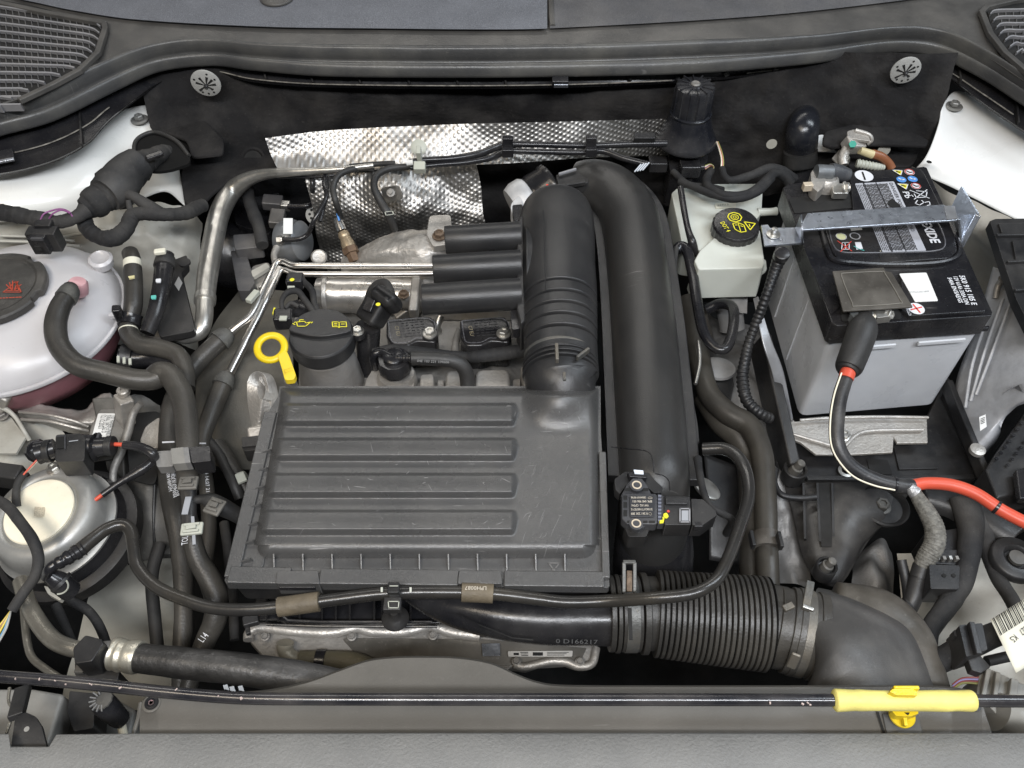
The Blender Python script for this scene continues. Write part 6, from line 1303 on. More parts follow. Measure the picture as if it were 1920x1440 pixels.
build('jar_symbol', prism([(1603, 454), (1614, 454), (1618, 466), (1606, 468)], .0013, .0003), ink_w, bt)
build('green_tick', stroke([P(1601, 462, .0017), P(1610, 467, .0017), P(1620, 470, .0017)], .0010), mat('teal_mark', (), 0), bt)
wpoly([(1592, 421), (1613, 420), (1617, 431), (1596, 433)], paper, 'pale_sticker')
il_ = build('id_label', prism(rnd([(1686, 513), (1737, 511), (1759, 564), (1716, 566)], .05), .0028, .0006), paper, bt)
rot_a = P(1707, 550, .0030); text('lettering', 'T5TG1L70110YP', P(1706, 550, .0029), P(1743, 548, .0029), .0026, ink_g, il_)
build('specks', MB().merge(prism([(1650, 470), (1652, 470), (1652, 471), (1650, 471)], .0013, .0003)), cream, bt)
# ------------------------------------------------------------------ terminals and cables
tn = thing('battery_clamp', P(1545, 345, .005), 'silver clamp with its bolt on the rear battery post marked minus', 'battery clamp', 'battery clamps')
c = P(1545, 352, -.004)
build('post', lathe(c, [(25, 0), (24, 14), (21, 22), (17, 26), (15, 24), (0, 24)], n=40), alu, tn, ang=40)
build('strap', prism(rnd([(1520, 322), (1532, 312), (1548, 322), (1548, 345), (1534, 360), (1522, 350)], .3), .014, .016), alu, tn, bevel=.003)
build('barrel', lathe(P(1530, 322, .018), [(13, 0), (14, 6), (14, 30), (12, 32)], V(1, .05, -.1), 28), mat('sleeve_grey', (.14, .15, .16), .45, metal=.4, dust=.4), tn)
build('sleeve', lathe(P(1556, 320, .016), [(14, 0), (15, 6), (15, 24), (12, 40)], V(1, .05, -.3), 28), mat('heat_sleeve', (.055, .058, .065), .5, dust=.5, bump=.6), tn)
build('arm', prism(rnd([(1560, 340), (1590, 346), (1592, 362), (1562, 362)], .2), .010, .010), steel, tn, bevel=.002)
build('bolt', hexbolt(P(1583, 352, .012), 9, V(.9, -.4, .5)), steel, tn)
build('tab', box(P(1514, 350, .012), (.012, .008, .010), (0, 0, .1)), mat('brass', (), 0), tn, bevel=.001)
tpz = thing('battery_clamp', P(1625, 585, .005), 'silver clamp half hidden under the square black cover beside the plus sign', 'battery clamp', 'battery clamps')
build('clamp', lathe(P(1622, 580, -.002), [(34, 0), (35, 8), (30, 14), (24, 16)], n=40), steel, tpz)
build('arm', prism(rnd([(1640, 580), (1672, 580), (1674, 592), (1645, 596)], .2), .010, .010), steel, tpz, bevel=.002)
build('bolt', hexbolt(P(1664, 590, .006), 9, V(.5, -.6, .5)), steel, tpz)
build('shield', prism(rnd([(1592, 584), (1640, 586), (1630, 598), (1605, 600)], .3), .008, .012), mat('shiny_cover', (.35, .37, .37), .2, metal=.7), tpz, bevel=.003)
one('terminal_cover', prism([(1561, 508), (1657, 501), (1661, 508), (1672, 510), (1712, 575), (1581, 583)], .018, .0025), mat('cover_brownblack', (.048, .043, .036), .5, dust=.25, bump=.2), 'flat square brownish black cover over the plus terminal', 'cover', bevel=.0008)
tcv = thing('cover_emboss', P(1640, 540, .018), 'raised rounded square line pressed into the flat terminal cover', 'relief')
q = cat_spline([tuple(P(u, v, .0185)) for u, v in [(1582, 512), (1650, 509), (1660, 514), (1688, 562), (1684, 569), (1606, 574), (1598, 568), (1578, 518), (1582, 512)]], 3)
build('line', sweep([Vector(p) for p in q], [.0006] * len(q), 6), mat('cover_line', (.16, .15, .13), .5), tcv)
pc_ = thing('positive_cable', P(1600, 760, -.05), 'thick black cable with a boot leaving the plus terminal and turning red to the right', 'cable')
build('boot', hose([(1623, 600, .002, 14), (1621, 607, .006, 22), (1618, 616, .006, 27), (1611, 638, .002, 27.5), (1599, 670, -.006, 26.5), (1591, 690, -.012, 25), (1588, 697, -.013, 18)], 28, caps=True), rubber_d, pc_)
build('boot_neck', hose([(1620, 588, .0, 16), (1618, 606, .002, 18)], 20), plastic_d, pc_)
build('red_band', hose([(1592, 692, -.012, 14.5), (1586, 710, -.016, 14)], 20), red, pc_)
CB = [(1590, 698, -.014, 13), (1576, 740, -.025, 14), (1569, 785, -.038, 14), (1570, 830, -.05, 14), (1584, 862, -.06, 14), (1612, 886, -.068, 14), (1650, 903, -.072, 14), (1690, 912, -.074, 14), (1712, 912, -.075, 13)]
build('black_cable', hose(CB, 22, 8, wob=.03), mat('black_cable', (.022, .022, .024), .4, dust=.25), pc_)
build('white_stripe', hose([(a - 12, b + 1 + (6 if i > 4 else 0), c_ + .004, 1.6) for i, (a, b, c_, r) in enumerate(CB[:-1])], 8), cream, pc_)
RD = [(1708, 911, -.075, 11.5), (1740, 906, -.074, 11.5), (1785, 910, -.073, 12), (1830, 926, -.073, 12), (1880, 958, -.074, 12), (1960, 1000, -.078, 12), (2040, 1050, -.12, 12)]
build('red_cable', hose(RD, 22, 8), red, pc_)
build('cable_tie', band_at(RD, 3.78, 3.85, 1.15), plastic_g, pc_); build('cable_tie', band_at(CB, 6.6, 6.7, 1.1), plastic_g, pc_)
# hold down bracket
br = thing('battery_bracket', P(1640, 410, .01), 'galvanised hold down bar across the battery with an upright plate at its right', 'bracket')
zb = .030
build('bar', prism([(1514, 399), (1770, 383), (1776, 387), (1790, 386), (1796, 412), (1786, 413), (1506, 431), (1502, 421)], zb, .003), galv, br, bevel=.001)
build('step', wprism([P(1514, 401, zb), P(1504, 430, zb), P(1500, 455, zb - .034), P(1500, 432, zb - .034)], (.002, 0, 0)), galv, br, bevel=.0006)
build('step_face', MB().add([P(1504, 402, zb - .0005), P(1506, 431, zb - .0005), P(1506, 458, -.002), P(1494, 428, -.002)], [(0, 1, 2, 3)]), galv, br, solid=.002)
build('left_foot', prism(rnd([(1427, 422), (1440, 421), (1444, 427), (1502, 426), (1508, 455), (1434, 460)], .06), -.002, .003), galv, br, bevel=.001)
build('foot_stud', lathe(P(1450, 440, -.001), [(13, 0), (13, 2), (6, 3), (6, 14), (0, 16)], n=24), steel, br, ang=40)
build('end_plate', wprism([P(1801, 350, .045), P(1782, 390, .030), P(1796, 412, .030), P(1800, 462, -.018), P(1833, 402, .022)], (.003, .001, 0)), galv, br, bevel=.0006)
build('end_fold', beam(P(1801, 462, -.018), P(1834, 403, .024), .007, .003), galv, br, bevel=.001)
build('bar_joint', prism([(1770, 386), (1790, 385), (1795, 410), (1776, 411)], zb + .0015, .001), mat('crazed_zinc', (.45, .46, .48), .4, metal=.7, dust=.7, dustcol=(.2, .2, .2)), br)
# ------------------------------------------------------------------ tray under the battery
bm_ = thing('battery_tray_plate', P(1590, 820, -.17), 'pitted grey metal plate along the foot of the battery case', 'plate')
zt = -.150
build('plate', prism([(1442, 745), (1458, 735), (1490, 790), (1560, 785), (1738, 782), (1740, 830), (1682, 831), (1676, 820), (1674, 848), (1600, 852), (1530, 852), (1502, 830), (1466, 815)], zt, .004), alu, bm_, bevel=.001)
build('left_wall', patch([[(1412, 560, -.05), (1420, 556, -.045)], [(1430, 640, -.07), (1446, 636, -.07)], [(1448, 700, -.10), (1470, 700, -.10)], [(1462, 775, -.148), (1486, 790, -.148)]], 10, 30), mat('wall_metal', (.33, .34, .36), .4, metal=.6, dust=.5), bm_, ang=60, solid=.003)
build('rolled_lip', hose([(1500, 788, -.142, 3), (1560, 784, -.142, 3.5), (1650, 782, -.142, 3.5), (1740, 783, -.142, 3)], 10), alu, bm_)
build('pressed_groove', hose([(1480, 812, -.146, 3), (1540, 830, -.146, 4), (1580, 838, -.146, 4), (1620, 810, -.146, 4), (1730, 806, -.146, 4)], 10), alu, bm_)
build('bolt', hexbolt(P(1582, 818, -.147), 10), steel, bm_)
build('pad', prism(rnd([(1572, 806), (1594, 806), (1594, 830), (1572, 830)], .3), -.1455, .003), steel, bm_, bevel=.001)
bt2 = thing('battery_tray', P(1640, 900, -.22), 'black plastic battery tray and support arm with two round studs below the battery', 'battery tray')
zt = -.175
build('deck', prism([(1470, 820), (1720, 820), (1775, 700), (1800, 740), (1840, 880), (1826, 900), (1520, 895), (1480, 905), (1452, 870)], zt, .012), plastic_d, bt2, bevel=.003)
build('deck_edge', beam(P(1512, 898, zt + .002), P(1826, 896, zt + .002), .006, .006), plastic, bt2, bevel=.001)
build('deck_pocket', prism(rnd([(1625, 860), (1664, 862), (1674, 890), (1632, 888)], .1), zt + .0015, .001), black, bt2)
build('deck_panel', prism(rnd([(1676, 838), (1752, 835), (1760, 878), (1686, 880)], .06), zt + .003, .003), plastic_d, bt2, bevel=.001)
build('side_wall', beam(P(1425, 640, -.11), P(1478, 880, -.17), .014, .05), plastic_d, bt2, bevel=.003)
build('diagonal_rib', beam(P(1770, 740, -.16), P(1838, 890, -.165), .006, .012), plastic_d, bt2, bevel=.001)
for (u, v, r, z_) in ((1492, 880, 22, -.155), (1550, 1062, 20, -.150)):
    c = P(u, v, z_); build('socket', lathe(c, [(r * 1.0, -30), (r * 1.0, 2), (r * .9, 4), (r * .78, 2), (r * .74, -8), (0, -10)], n=36), plastic_d, bt2, ang=45)
    build('stud', lathe(c, [(11, -10), (11, 6), (8, 8), (8, 22), (6, 24), (0, 24)], V(.25, 0, 1), 20), mat('mount_dark', (), 0), bt2, ang=35)
build('arm', patch([[(1468, 905, -.185), (1520, 895, -.18), (1600, 890, -.18), (1690, 900, -.18), (1705, 925, -.19)], [(1485, 960, -.185), (1530, 950, -.175), (1600, 945, -.165), (1670, 960, -.18), (1668, 972, -.19)], [(1500, 1030, -.19), (1530, 1025, -.175), (1580, 1020, -.17), (1620, 1018, -.18), (1632, 1010, -.20)], [(1520, 1075, -.19), (1535, 1078, -.175), (1560, 1080, -.172), (1585, 1078, -.178), (1600, 1062, -.20)], [(1540, 1095, -.20), (1550, 1098, -.185), (1562, 1100, -.182), (1575, 1098, -.186), (1590, 1080, -.205)]], 60, 50), mat('arm_plastic', (.022, .021, .021), .38, dust=.2), bt2, ang=60, solid=.004)
for (u0, u1, v1) in ((1504, 1507, 1010), (1530, 1535, 1015), (1558, 1560, 1005)):
    build('arm_rib', wprism([P(u0, 905, -.165), P(u1, v1, -.168), P(u1 + 1, v1 + 6, -.19), P(u0, 905, -.19)], (.003, 0, 0)), plastic_d, bt2, bevel=.0005)
build('arm_slot', prism(rnd([(1534, 905), (1558, 905), (1560, 1025), (1540, 1025)], .1), -.168, .001), black, bt2)
build('arm_rim', hose([(1455, 880, -.165, 6), (1452, 905, -.165, 6), (1466, 928, -.165, 6), (1500, 934, -.165, 6), (1530, 932, -.165, 6)], 12), plastic_d, bt2)
c = P(1658, 948, -.175); dh_ = build('bolt_dish', lathe(c, [(44, -6), (46, 2), (43, 5), (38, 0), (34, -8), (0, -9)], n=48), plastic_d, bt2, ang=50)
build('dish_bolt', hexbolt(c + V(-.002, .001, -.004), 13), mat('mount_dark', (), 0), dh_)
c = P(1586, 884, -.172); build('washer', lathe(c, [(15, 0), (15, 3), (9, 4), (8, 0), (0, 0)], n=28), steel, bt2, ang=45)
# ------------------------------------------------------------------ brake fluid reservoir
rs = thing('brake_fluid_reservoir', P(1350, 440, -.06), 'translucent greenish white brake fluid reservoir with a black cap', 'reservoir')
build('rear_body', prism(rnd([(1259, 362), (1270, 352), (1300, 352), (1302, 345), (1424, 344), (1430, 360), (1428, 400), (1390, 440), (1340, 456), (1322, 470), (1280, 462)], .18), -.062, .05), resv, rs, bevel=.010, seg=5)
build('front_body', prism(rnd([(1312, 470), (1345, 440), (1400, 420), (1425, 430), (1434, 492), (1430, 502), (1310, 505), (1302, 488)], .15), -.052, .05, taper=.05), resv, rs, bevel=.013, seg=6)
build('weld_flange', prism(rnd([(1300, 490), (1436, 486), (1438, 505), (1430, 512), (1312, 515), (1302, 508)], .2), -.080, .004), resv, rs, bevel=.0015)
build('lower_shell', prism(rnd([(1308, 500), (1430, 498), (1428, 512), (1316, 514)], .2), -.084, .04), resv, rs, bevel=.004)
build('side_arm', hose([(1420, 398, -.065, 8), (1445, 397, -.065, 7), (1456, 396, -.065, 8)], 16), resv, rs)
c = P(1377, 432, -.050); ax = V(0, -.12, 1).normalized(); s = S(1, c)
build('neck', lathe(c, [(38, -14), (38, 10)], ax, 40), resv, rs)
cp_ = build('cap', lathe(c, [(44, -6), (44, 14), (41, 18), (30, 19), (0, 20)], ax, 96, fr=lambda t, r, h: 1 - (.03 if h < 16 and math.sin(22 * t) > .4 else 0)), plastic_g, rs, bevel=.0005)
zc = c.z + s * 20 + .0005
Yc = ax.cross(V(1, 0, 0)); O = c + ax * (s * 20.5)
def cs(l, w=.0010, closed=False, mb=None): return stroke([O + V(1, 0, 0) * s * a - Yc * s * -b for a, b in l], w, ax, .0002, closed, mb)
mm = MB(); cs([(-2 + 13 * math.cos(k * math.pi / 4), 14 + 12 * math.sin(k * math.pi / 4)) for k in range(8)], .0014, True, mm); cs([(-2 + 7 * math.cos(k * .42), 14 + 6.5 * math.sin(k * .42)) for k in range(15)], .0012, True, mm); cs([(-2 + 3 * math.cos(k * .6), 14 + 3 * math.sin(k * .6)) for k in range(10)], .0010, True, mm)
cs([(14, 2), (34, -2), (22, -18)], .0013, True, mm); cs([(22, -4), (23, -10)], .0011, False, mm)
cs([(-8, -2), (2, 0), (12, -6), (14, -22), (4, -24), (-2, -20), (-6, -16)], .0012, True, mm); cs([(2, 0), (4, -22)], .0010, False, mm); cs([(-4, -6), (0, -6)], .001, False, mm); cs([(6, -8), (10, -10)], .001, False, mm)
build('cap_symbols', mm, ink_y, cp_)
text('lettering', 'DOT 4', O + V(1, 0, 0) * s * -31 + Yc * s * 0, O + V(1, 0, 0) * s * -22 + Yc * s * -24, s * 8.5, ink_y, cp_, nrm=ax, lift=.0003, bold=.01)
build('tag', prism(rnd([(1341, 381), (1380, 379), (1380, 389), (1342, 390)], .2), -.0605, .001), paper_y, rs)
text('lettering', '1K0 711 3', P(1345, 387, -.0603), P(1366, 385, -.0603), .0035, ink_k, rs)
one('valve_cylinder', lathe(P(1365, 560, -.13), [(24, -60), (24, -6), (22, 0), (0, 0)], V(-.2, .5, .8), 36), mat('duct_grey', (.22, .22, .22), .45, dust=.4), 'dull grey cylinder in shadow below the brake fluid reservoir', 'cylinder')
one('foil_wrap', patch([[(1342, 530, -.12), (1370, 520, -.115), (1400, 532, -.12)], [(1345, 555, -.125), (1375, 552, -.115), (1402, 560, -.12)], [(1352, 575, -.13), (1378, 580, -.12), (1400, 590, -.13)]], 30, 30, lambda p, a, b: p + V(0, 0, .006 * mnoise.noise(p * 60))), mat('duct_grey', (), 0), 'crinkled grey wrap just under the brake fluid reservoir', 'wrap')
# ------------------------------------------------------------------ cone shaped pump by the firewall, its connectors
ca = thing('cone_actuator', P(1288, 260, .0), 'black cone shaped unit with a ribbed round top standing before the firewall felt', 'actuator')
bz = zfor(P(1286, 268, -.03).y, 268); c = P(1286, 262, -.022); s = S(1, c)
build('cone', lathe(c, [(52, -6), (56, -3), (57, 2), (54, 7), (49, 18), (44, 31), (40, 44), (37, 56), (36, 58)], V(.0, .02, 1), 56), mat('blue_black_plastic', (.012, .013, .017), .24, dust=.12), ca, ang=60)
build('neck_ring', lathe(c, [(37, 53), (38.5, 55), (38.5, 58), (36, 60)], V(.0, .02, 1), 56), mat('blue_black_plastic', (), 0), ca)
build('ribbed_top', lathe(c, [(35, 58), (34.5, 104), (33, 109), (29, 111), (14, 111), (12, 113), (0, 113)], V(.0, .02, 1), 128, fr=lambda t, r, h: 1 + (.045 if r > 32 and abs(math.sin(7 * t)) < .22 else 0)), mat('blue_black_plastic', (), 0), ca, ang=30)
tc2 = c + V(.0, .02, 1).normalized() * s * 111.6
for k in range(12):
    t = k * math.pi / 6; d = V(math.cos(t), math.sin(t), 0); build('top_spoke', beam(tc2 + d * s * 12, tc2 + d * s * 34, .0014, .0025), mat('blue_black_plastic', (), 0), ca)
build('top_button', lathe(tc2, [(9, 0), (9, 3), (7, 5), (4, 4), (0, 4)], n=24), alu_d, ca)
build('lower_body', prism(rnd([(1252, 282), (1325, 276), (1328, 300), (1300, 330), (1256, 322)], .15), -.052, .06), plastic_g, ca, bevel=.004)
build('plug', beam(P(1274, 316, -.045), P(1312, 316, -.045), .022, .020), plastic_g, ca, bevel=.003)
build('plug', beam(P(1216, 308, -.05), P(1250, 308, -.05), .020, .016), plastic_g, ca, bevel=.002)
build('ferrule', lathe(P(1308, 314, -.045), [(9, 0), (10, 4), (7, 6), (7, 12)], V(1, 0, .1), 18), plastic_g, ca)
for k, cl in enumerate((mat('green_yellow_wire', (.30, .30, .10), .4), cream, mat('purple_wire', (), 0), mat('brown_wire', (), 0))):
    build('wire', hose([(1322, 311 + k * 2, -.042, 1.4), (1332, 308 + k, -.038, 1.4), (1338, 313, -.036, 1.4), (1334, 322, -.036, 1.4)], 6), cl, ca)
for k, cl in enumerate((cream, mat('pink_wire', (.45, .12, .12), .4), mat('green_yellow_wire', (), 0))):
    build('wire', hose([(1344 + k, 266, -.02, 1.4), (1350 + k * 1.5, 285, -.018, 1.5), (1353 + k * 1.5, 300, -.02, 1.5), (1352 + k * 2, 318, -.025, 1.4)], 6), cl, ca)
for pp in ([(1333, 320, -.036, 7), (1325, 335, -.034, 8), (1330, 352, -.03, 8), (1360, 366, -.026, 8), (1400, 364, -.026, 8), (1430, 345, -.028, 9), (1452, 325, -.03, 9), (1470, 330, -.04, 10), (1482, 345, -.05, 10)],
           [(1354, 316, -.026, 6), (1358, 330, -.026, 7), (1372, 338, -.026, 7), (1410, 328, -.026, 8), (1440, 316, -.028, 9), (1465, 320, -.035, 9), (1490, 336, -.05, 9)],
           [(1275, 340, -.04, 7), (1300, 350, -.036, 7), (1340, 366, -.03, 7), (1380, 372, -.028, 8), (1420, 360, -.028, 8), (1446, 334, -.03, 8)],
           [(1262, 322, -.045, 6), (1290, 345, -.042, 6), (1330, 350, -.04, 6), (1355, 356, -.034, 6)]):
    build('cable', hose(pp, 14, wob=.1), tape, ca)
# black corrugated line over the heat shield
fu = thing('line_bundle', P(1000, 280, 0.030), 'two thin dark lines clipped across the long heat shield', 'lines')
build('line', hose([(768, 304, 0.020, 6), (800, 300, 0.020, 6), (850, 297, 0.020, 6.5), (900, 288, 0.020, 7), (945, 272, 0.020, 7), (1000, 271, 0.020, 6), (1100, 273, 0.020, 6), (1180, 270, 0.020, 7), (1250, 269, 0.020, 7)], 14), plastic_g, fu)
build('line', hose([(770, 315, 0.015, 5), (820, 309, 0.015, 5), (870, 305, 0.015, 5), (920, 296, 0.015, 6), (950, 284, 0.015, 6), (1000, 284, 0.015, 5.5), (1098, 286, 0.015, 5.5), (1130, 283, 0.015, 6), (1170, 297, 0.012, 6), (1215, 308, 0.010, 6)], 14), plastic_g, fu)
for u, v in ((952, 272), (1108, 271)):
    build('clip', box(P(u, v - 4, 0.036), (.014, .008, .018)), plastic_g, fu, bevel=.0015); build('clip_band', box(P(u, v + 12, 0.026), (.015, .012, .012)), plastic_g, fu, bevel=.0015)
build('clip', box(P(1208, 258, 0.030), (.028, .010, .010), (.3, 0, 0)), plastic_d, fu, bevel=.001)
for k in range(4): build('bright_strip', beam(P(1190 + k * 5, 322 - k * 1, 0.030), P(1202 + k * 5, 308 - k * 1, 0.030), .0015, .001), mat('bright_tab', (), 0), fu)
pcl = thing('pale_clip', P(788, 290, 0.030), 'pale plastic clip on a round base, pinned to the long heat shield', 'clip')
build('base', lathe(P(785, 276, 0.022), [(15, -2), (15, 0), (10, 2), (0, 2)], V(0, -.7, .7), 28), clip_g, pcl)
build('stem', box(P(786, 290, 0.032), (.006, .012, .022), (.3, 0, 0)), clip_g, pcl, bevel=.001)
build('holder', box(P(787, 314, 0.026), (.015, .012, .012), (.4, 0, 0)), clip_g, pcl, bevel=.0015)
build('white_end', hose([(762, 305, 0.020, 6), (774, 304, 0.020, 6)], 12), paper, pcl)
# filler elbow and valve right of the cone
el = thing('drain_elbow', P(1505, 250, -.03), 'gloss black elbow pipe coming out of the felt, right of the cone shaped unit', 'elbow')
build('elbow', hose([(1512, 215, -.02, 22), (1508, 228, .0, 28), (1504, 250, -.006, 30), (1502, 275, -.03, 30), (1500, 300, -.05, 29)], 36, 8), mat('blue_black_plastic', (), 0), el)
build('cuff', hose([(1501, 282, -.032, 31), (1500, 305, -.05, 31), (1500, 312, -.055, 29)], 32), rubber_d, el)
build('lower_tube', hose([(1500, 308, -.06, 24), (1500, 345, -.09, 24)], 24), plastic_g, el)
gt = thing('ground_terminal', P(1600, 270, -.01), 'pale ribbed earth terminal with a brown cable behind the battery', 'terminal')
build('clamp', box(P(1600, 272, .006), (.026, .020, .018), (.3, .2, .3)), alu, gt, bevel=.003)
build('bracket', prism(rnd([(1588, 246), (1602, 242), (1630, 256), (1632, 264), (1614, 262), (1590, 258)], .25), .018, .004), alu, gt, bevel=.001)
build('hook', hose([(1604, 244, .02, 4), (1628, 252, .018, 4), (1634, 262, .012, 4), (1626, 270, .006, 4)], 10), alu, gt)
build('green_nut', lathe(P(1598, 272, .016), [(7, 0), (7, 6), (0, 6)], V(-.2, -.5, .7), 6), mat('green_nut', (.05, .32, .24), .35), gt)
build('arm', hose([(1590, 275, .004, 9), (1580, 295, -.004, 9), (1582, 310, -.01, 9)], 16), alu, gt)
build('lower_nut', lathe(P(1582, 300, -.008), [(11, -6), (11, 8), (0, 8)], V(-.3, -.3, .8), 6), steel, gt)
build('crimp', hose([(1612, 282, .004, 7), (1636, 290, -.002, 8)], 16), mat('straw_plastic', (.52, .45, .26), .4), gt)
build('brown_cable', hose([(1634, 288, -.002, 8.5), (1652, 294, -.006, 8.5), (1666, 306, -.014, 8), (1672, 316, -.02, 8)], 16), mat('brown_cable', (.22, .085, .04), .35), gt)
build('ribbed_sleeve', hose([(1606, 306, -.012, 8), (1640, 312, -.014, 7), (1656, 314, -.018, 5)], 16, rf=lambda d, r: r * (1.1 if int(d / .0022) % 2 else .92)), clip_g, gt)
build('body_tab', prism([(1560, 296), (1588, 262), (1596, 268), (1586, 300), (1570, 306)], -.01, .003), alu_d, gt, bevel=.001)
# ------------------------------------------------------------------ hoses between pipe and battery
GR = 'hoses and cables right of the charge air pipe'
def hr(name, pp, lab, m_=rubber_d, cat_='hose', **k): return one(name, hose(pp, 18, 8, **k), m_, lab, cat_, GR)
hr('looped_hose', [(1268, 470, -.06, 10), (1276, 462, -.058, 10), (1288, 470, -.058, 10), (1298, 510, -.065, 10), (1306, 560, -.07, 10), (1318, 620, -.08, 10), (1338, 650, -.085, 10), (1358, 655, -.085, 10), (1370, 635, -.085, 10), (1376, 600, -.085, 10), (1372, 575, -.09, 10), (1350, 570, -.10, 10), (1325, 580, -.11, 10)], 'glossy black hose looping below the brake fluid reservoir', plastic_g)
hr('vacuum_hose', [(1276, 352, -.035, 6), (1282, 390, -.04, 6), (1290, 430, -.045, 6), (1298, 455, -.05, 8), (1302, 475, -.07, 9)], 'thin gloss black line across the left part of the brake fluid reservoir', plastic_g)
hr('edge_cable', [(1268, 465, -.05, 5), (1264, 500, -.05, 5), (1264, 560, -.055, 5), (1268, 600, -.06, 5)], 'thin dark cable hugging the right seam of the charge air pipe', tape, 'cable')
hr('ribbed_cable', [(1464, 478, -.01, 13), (1452, 510, -.02, 10), (1440, 545, -.03, 9), (1420, 600, -.06, 9), (1405, 640, -.08, 9), (1396, 680, -.09, 10), (1392, 710, -.10, 11), (1400, 750, -.11, 11), (1425, 775, -.12, 10), (1445, 785, -.13, 10)], 'black corrugated cable conduit running from the bracket foot down past the battery', plastic_d, 'cable', rf=lambda d, r: r * (1.08 if int(d / .0028) % 2 else .94))
cap_ = thing('conduit_cap', P(1464, 470, -.0), 'small shiny black round cap at the top of the corrugated cable conduit', 'cap')
build('cap', lathe(P(1466, 476, .002), [(14, -12), (15, -2), (14, 4), (10, 6), (0, 5)], V(-.1, -.3, 1), 28), plastic_g, cap_)
hr('coolant_hose', [(1290, 560, -.10, 22), (1300, 600, -.11, 22), (1305, 640, -.12, 22), (1315, 690, -.12, 20), (1330, 740, -.12, 21), (1365, 775, -.12, 22), (1405, 800, -.12, 22), (1428, 850, -.12, 21), (1434, 920, -.125, 21), (1437, 1000, -.13, 21), (1440, 1100, -.14, 22)], 'thick dark hose snaking down beside the battery tray to the intake hose', mat('brown_black_rubber', (.030, .027, .023), .45, dust=.3, dustcol=(.10, .09, .07)), wob=.03)
hr('coolant_hose', [(1320, 745, -.14, 20), (1350, 790, -.14, 22), (1385, 820, -.14, 24), (1405, 870, -.15, 24), (1410, 950, -.15, 24), (1410, 1040, -.16, 24), (1412, 1100, -.16, 24)], 'second thick dark hose lying left of the one beside the battery tray', mat('brown_black_rubber', (), 0), wob=.03)
pb = thing('hose_bracket', P(1435, 1010, -.11), 'dark plastic sleeve clipped round the thick dark hose above the intake hose', 'bracket')
build('sleeve', hose([(1436, 1000, -.128, 25), (1438, 1028, -.130, 25)], 28), mat('brown_plastic', (.055, .048, .04), .45, dust=.3), pb)
build('ear', box(P(1410, 1012, -.11), (.004, .018, .010)), plastic_d, pb, bevel=.001); build('ear', box(P(1462, 1014, -.11), (.004, .018, .010)), plastic_d, pb, bevel=.001)
gb = thing('gearbox', P(1440, 900, -.25), 'rough grey gearbox casting seen in the gaps beside the battery tray', 'gearbox')
build('casting', patch([[(1290, 560, -.20), (1360, 600, -.20), (1440, 620, -.20)], [(1330, 700, -.20), (1390, 680, -.17), (1460, 720, -.18)], [(1380, 820, -.19), (1430, 820, -.18), (1480, 880, -.20)], [(1400, 950, -.22), (1470, 960, -.19), (1510, 1000, -.21)], [(1400, 1100, -.24), (1480, 1100, -.22), (1520, 1110, -.22)]], 50, 80, lambda p, a, b: p + V(0, 0, .012 * mnoise.noise(p * 25) + .003 * mnoise.noise(p * 90))), mat('gearbox_alu', (.26, .255, .25), .5, metal=.35, dust=.45, dustcol=(.10, .095, .085), bump=.6), gb, ang=80)
build('casting', patch([[(1600, 1050, -.24), (1650, 1010, -.23), (1670, 1040, -.24)], [(1600, 1100, -.22), (1640, 1060, -.21), (1680, 1110, -.23)], [(1610, 1160, -.24), (1650, 1130, -.22), (1700, 1190, -.24)]], 30, 30, lambda p, a, b: p + V(0, 0, .012 * mnoise.noise(p * 35))), mat('gearbox_alu', (), 0), gb, ang=80)
build('cylinder', lathe(P(1300, 585, -.13), [(24, -80), (24, -4), (20, 0), (0, 0)], V(-.3, .3, .8), 32), mat('brown_plastic', (), 0), gb)
build('knuckle', lathe(P(1345, 700, -.14), [(34, -60), (34, -20), (28, -2), (0, 0)], V(0, .2, .9), 32), rubber_d, gb)
build('clamp', lathe(P(1345, 692, -.128), [(30, -3), (33, -2), (33, 4), (30, 5)], V(0, .2, .9), 32), mat('duct_grey', (), 0), gb)
build('wedge', patch([[(1320, 850, -.16), (1400, 880, -.17)], [(1330, 950, -.17), (1400, 960, -.18)], [(1330, 1050, -.20), (1400, 1060, -.20)]], 12, 20), plastic_d, gb, solid=.004)
hr('small_cable', [(1284, 700, -.06, 5), (1292, 740, -.06, 5), (1302, 790, -.06, 5), (1306, 830, -.06, 5)], 'thin taped cable following the lower right seam of the charge air pipe', tape, 'cable')
one('silver_pipe_bend', hose([(1310, 640, -.09, 3.5), (1312, 680, -.09, 3.5), (1304, 720, -.09, 3.5)], 10), steel, 'thin bright pipe bend right of the charge air pipe', 'pipe', GR)
one('silver_ring', lathe(P(1322, 920, -.10), [(24, 0), (28, 4), (28, 8), (24, 10)], V(.4, .2, .8), 36), steel, 'bright curved ring half hidden right of the pressure sensor', 'ring')
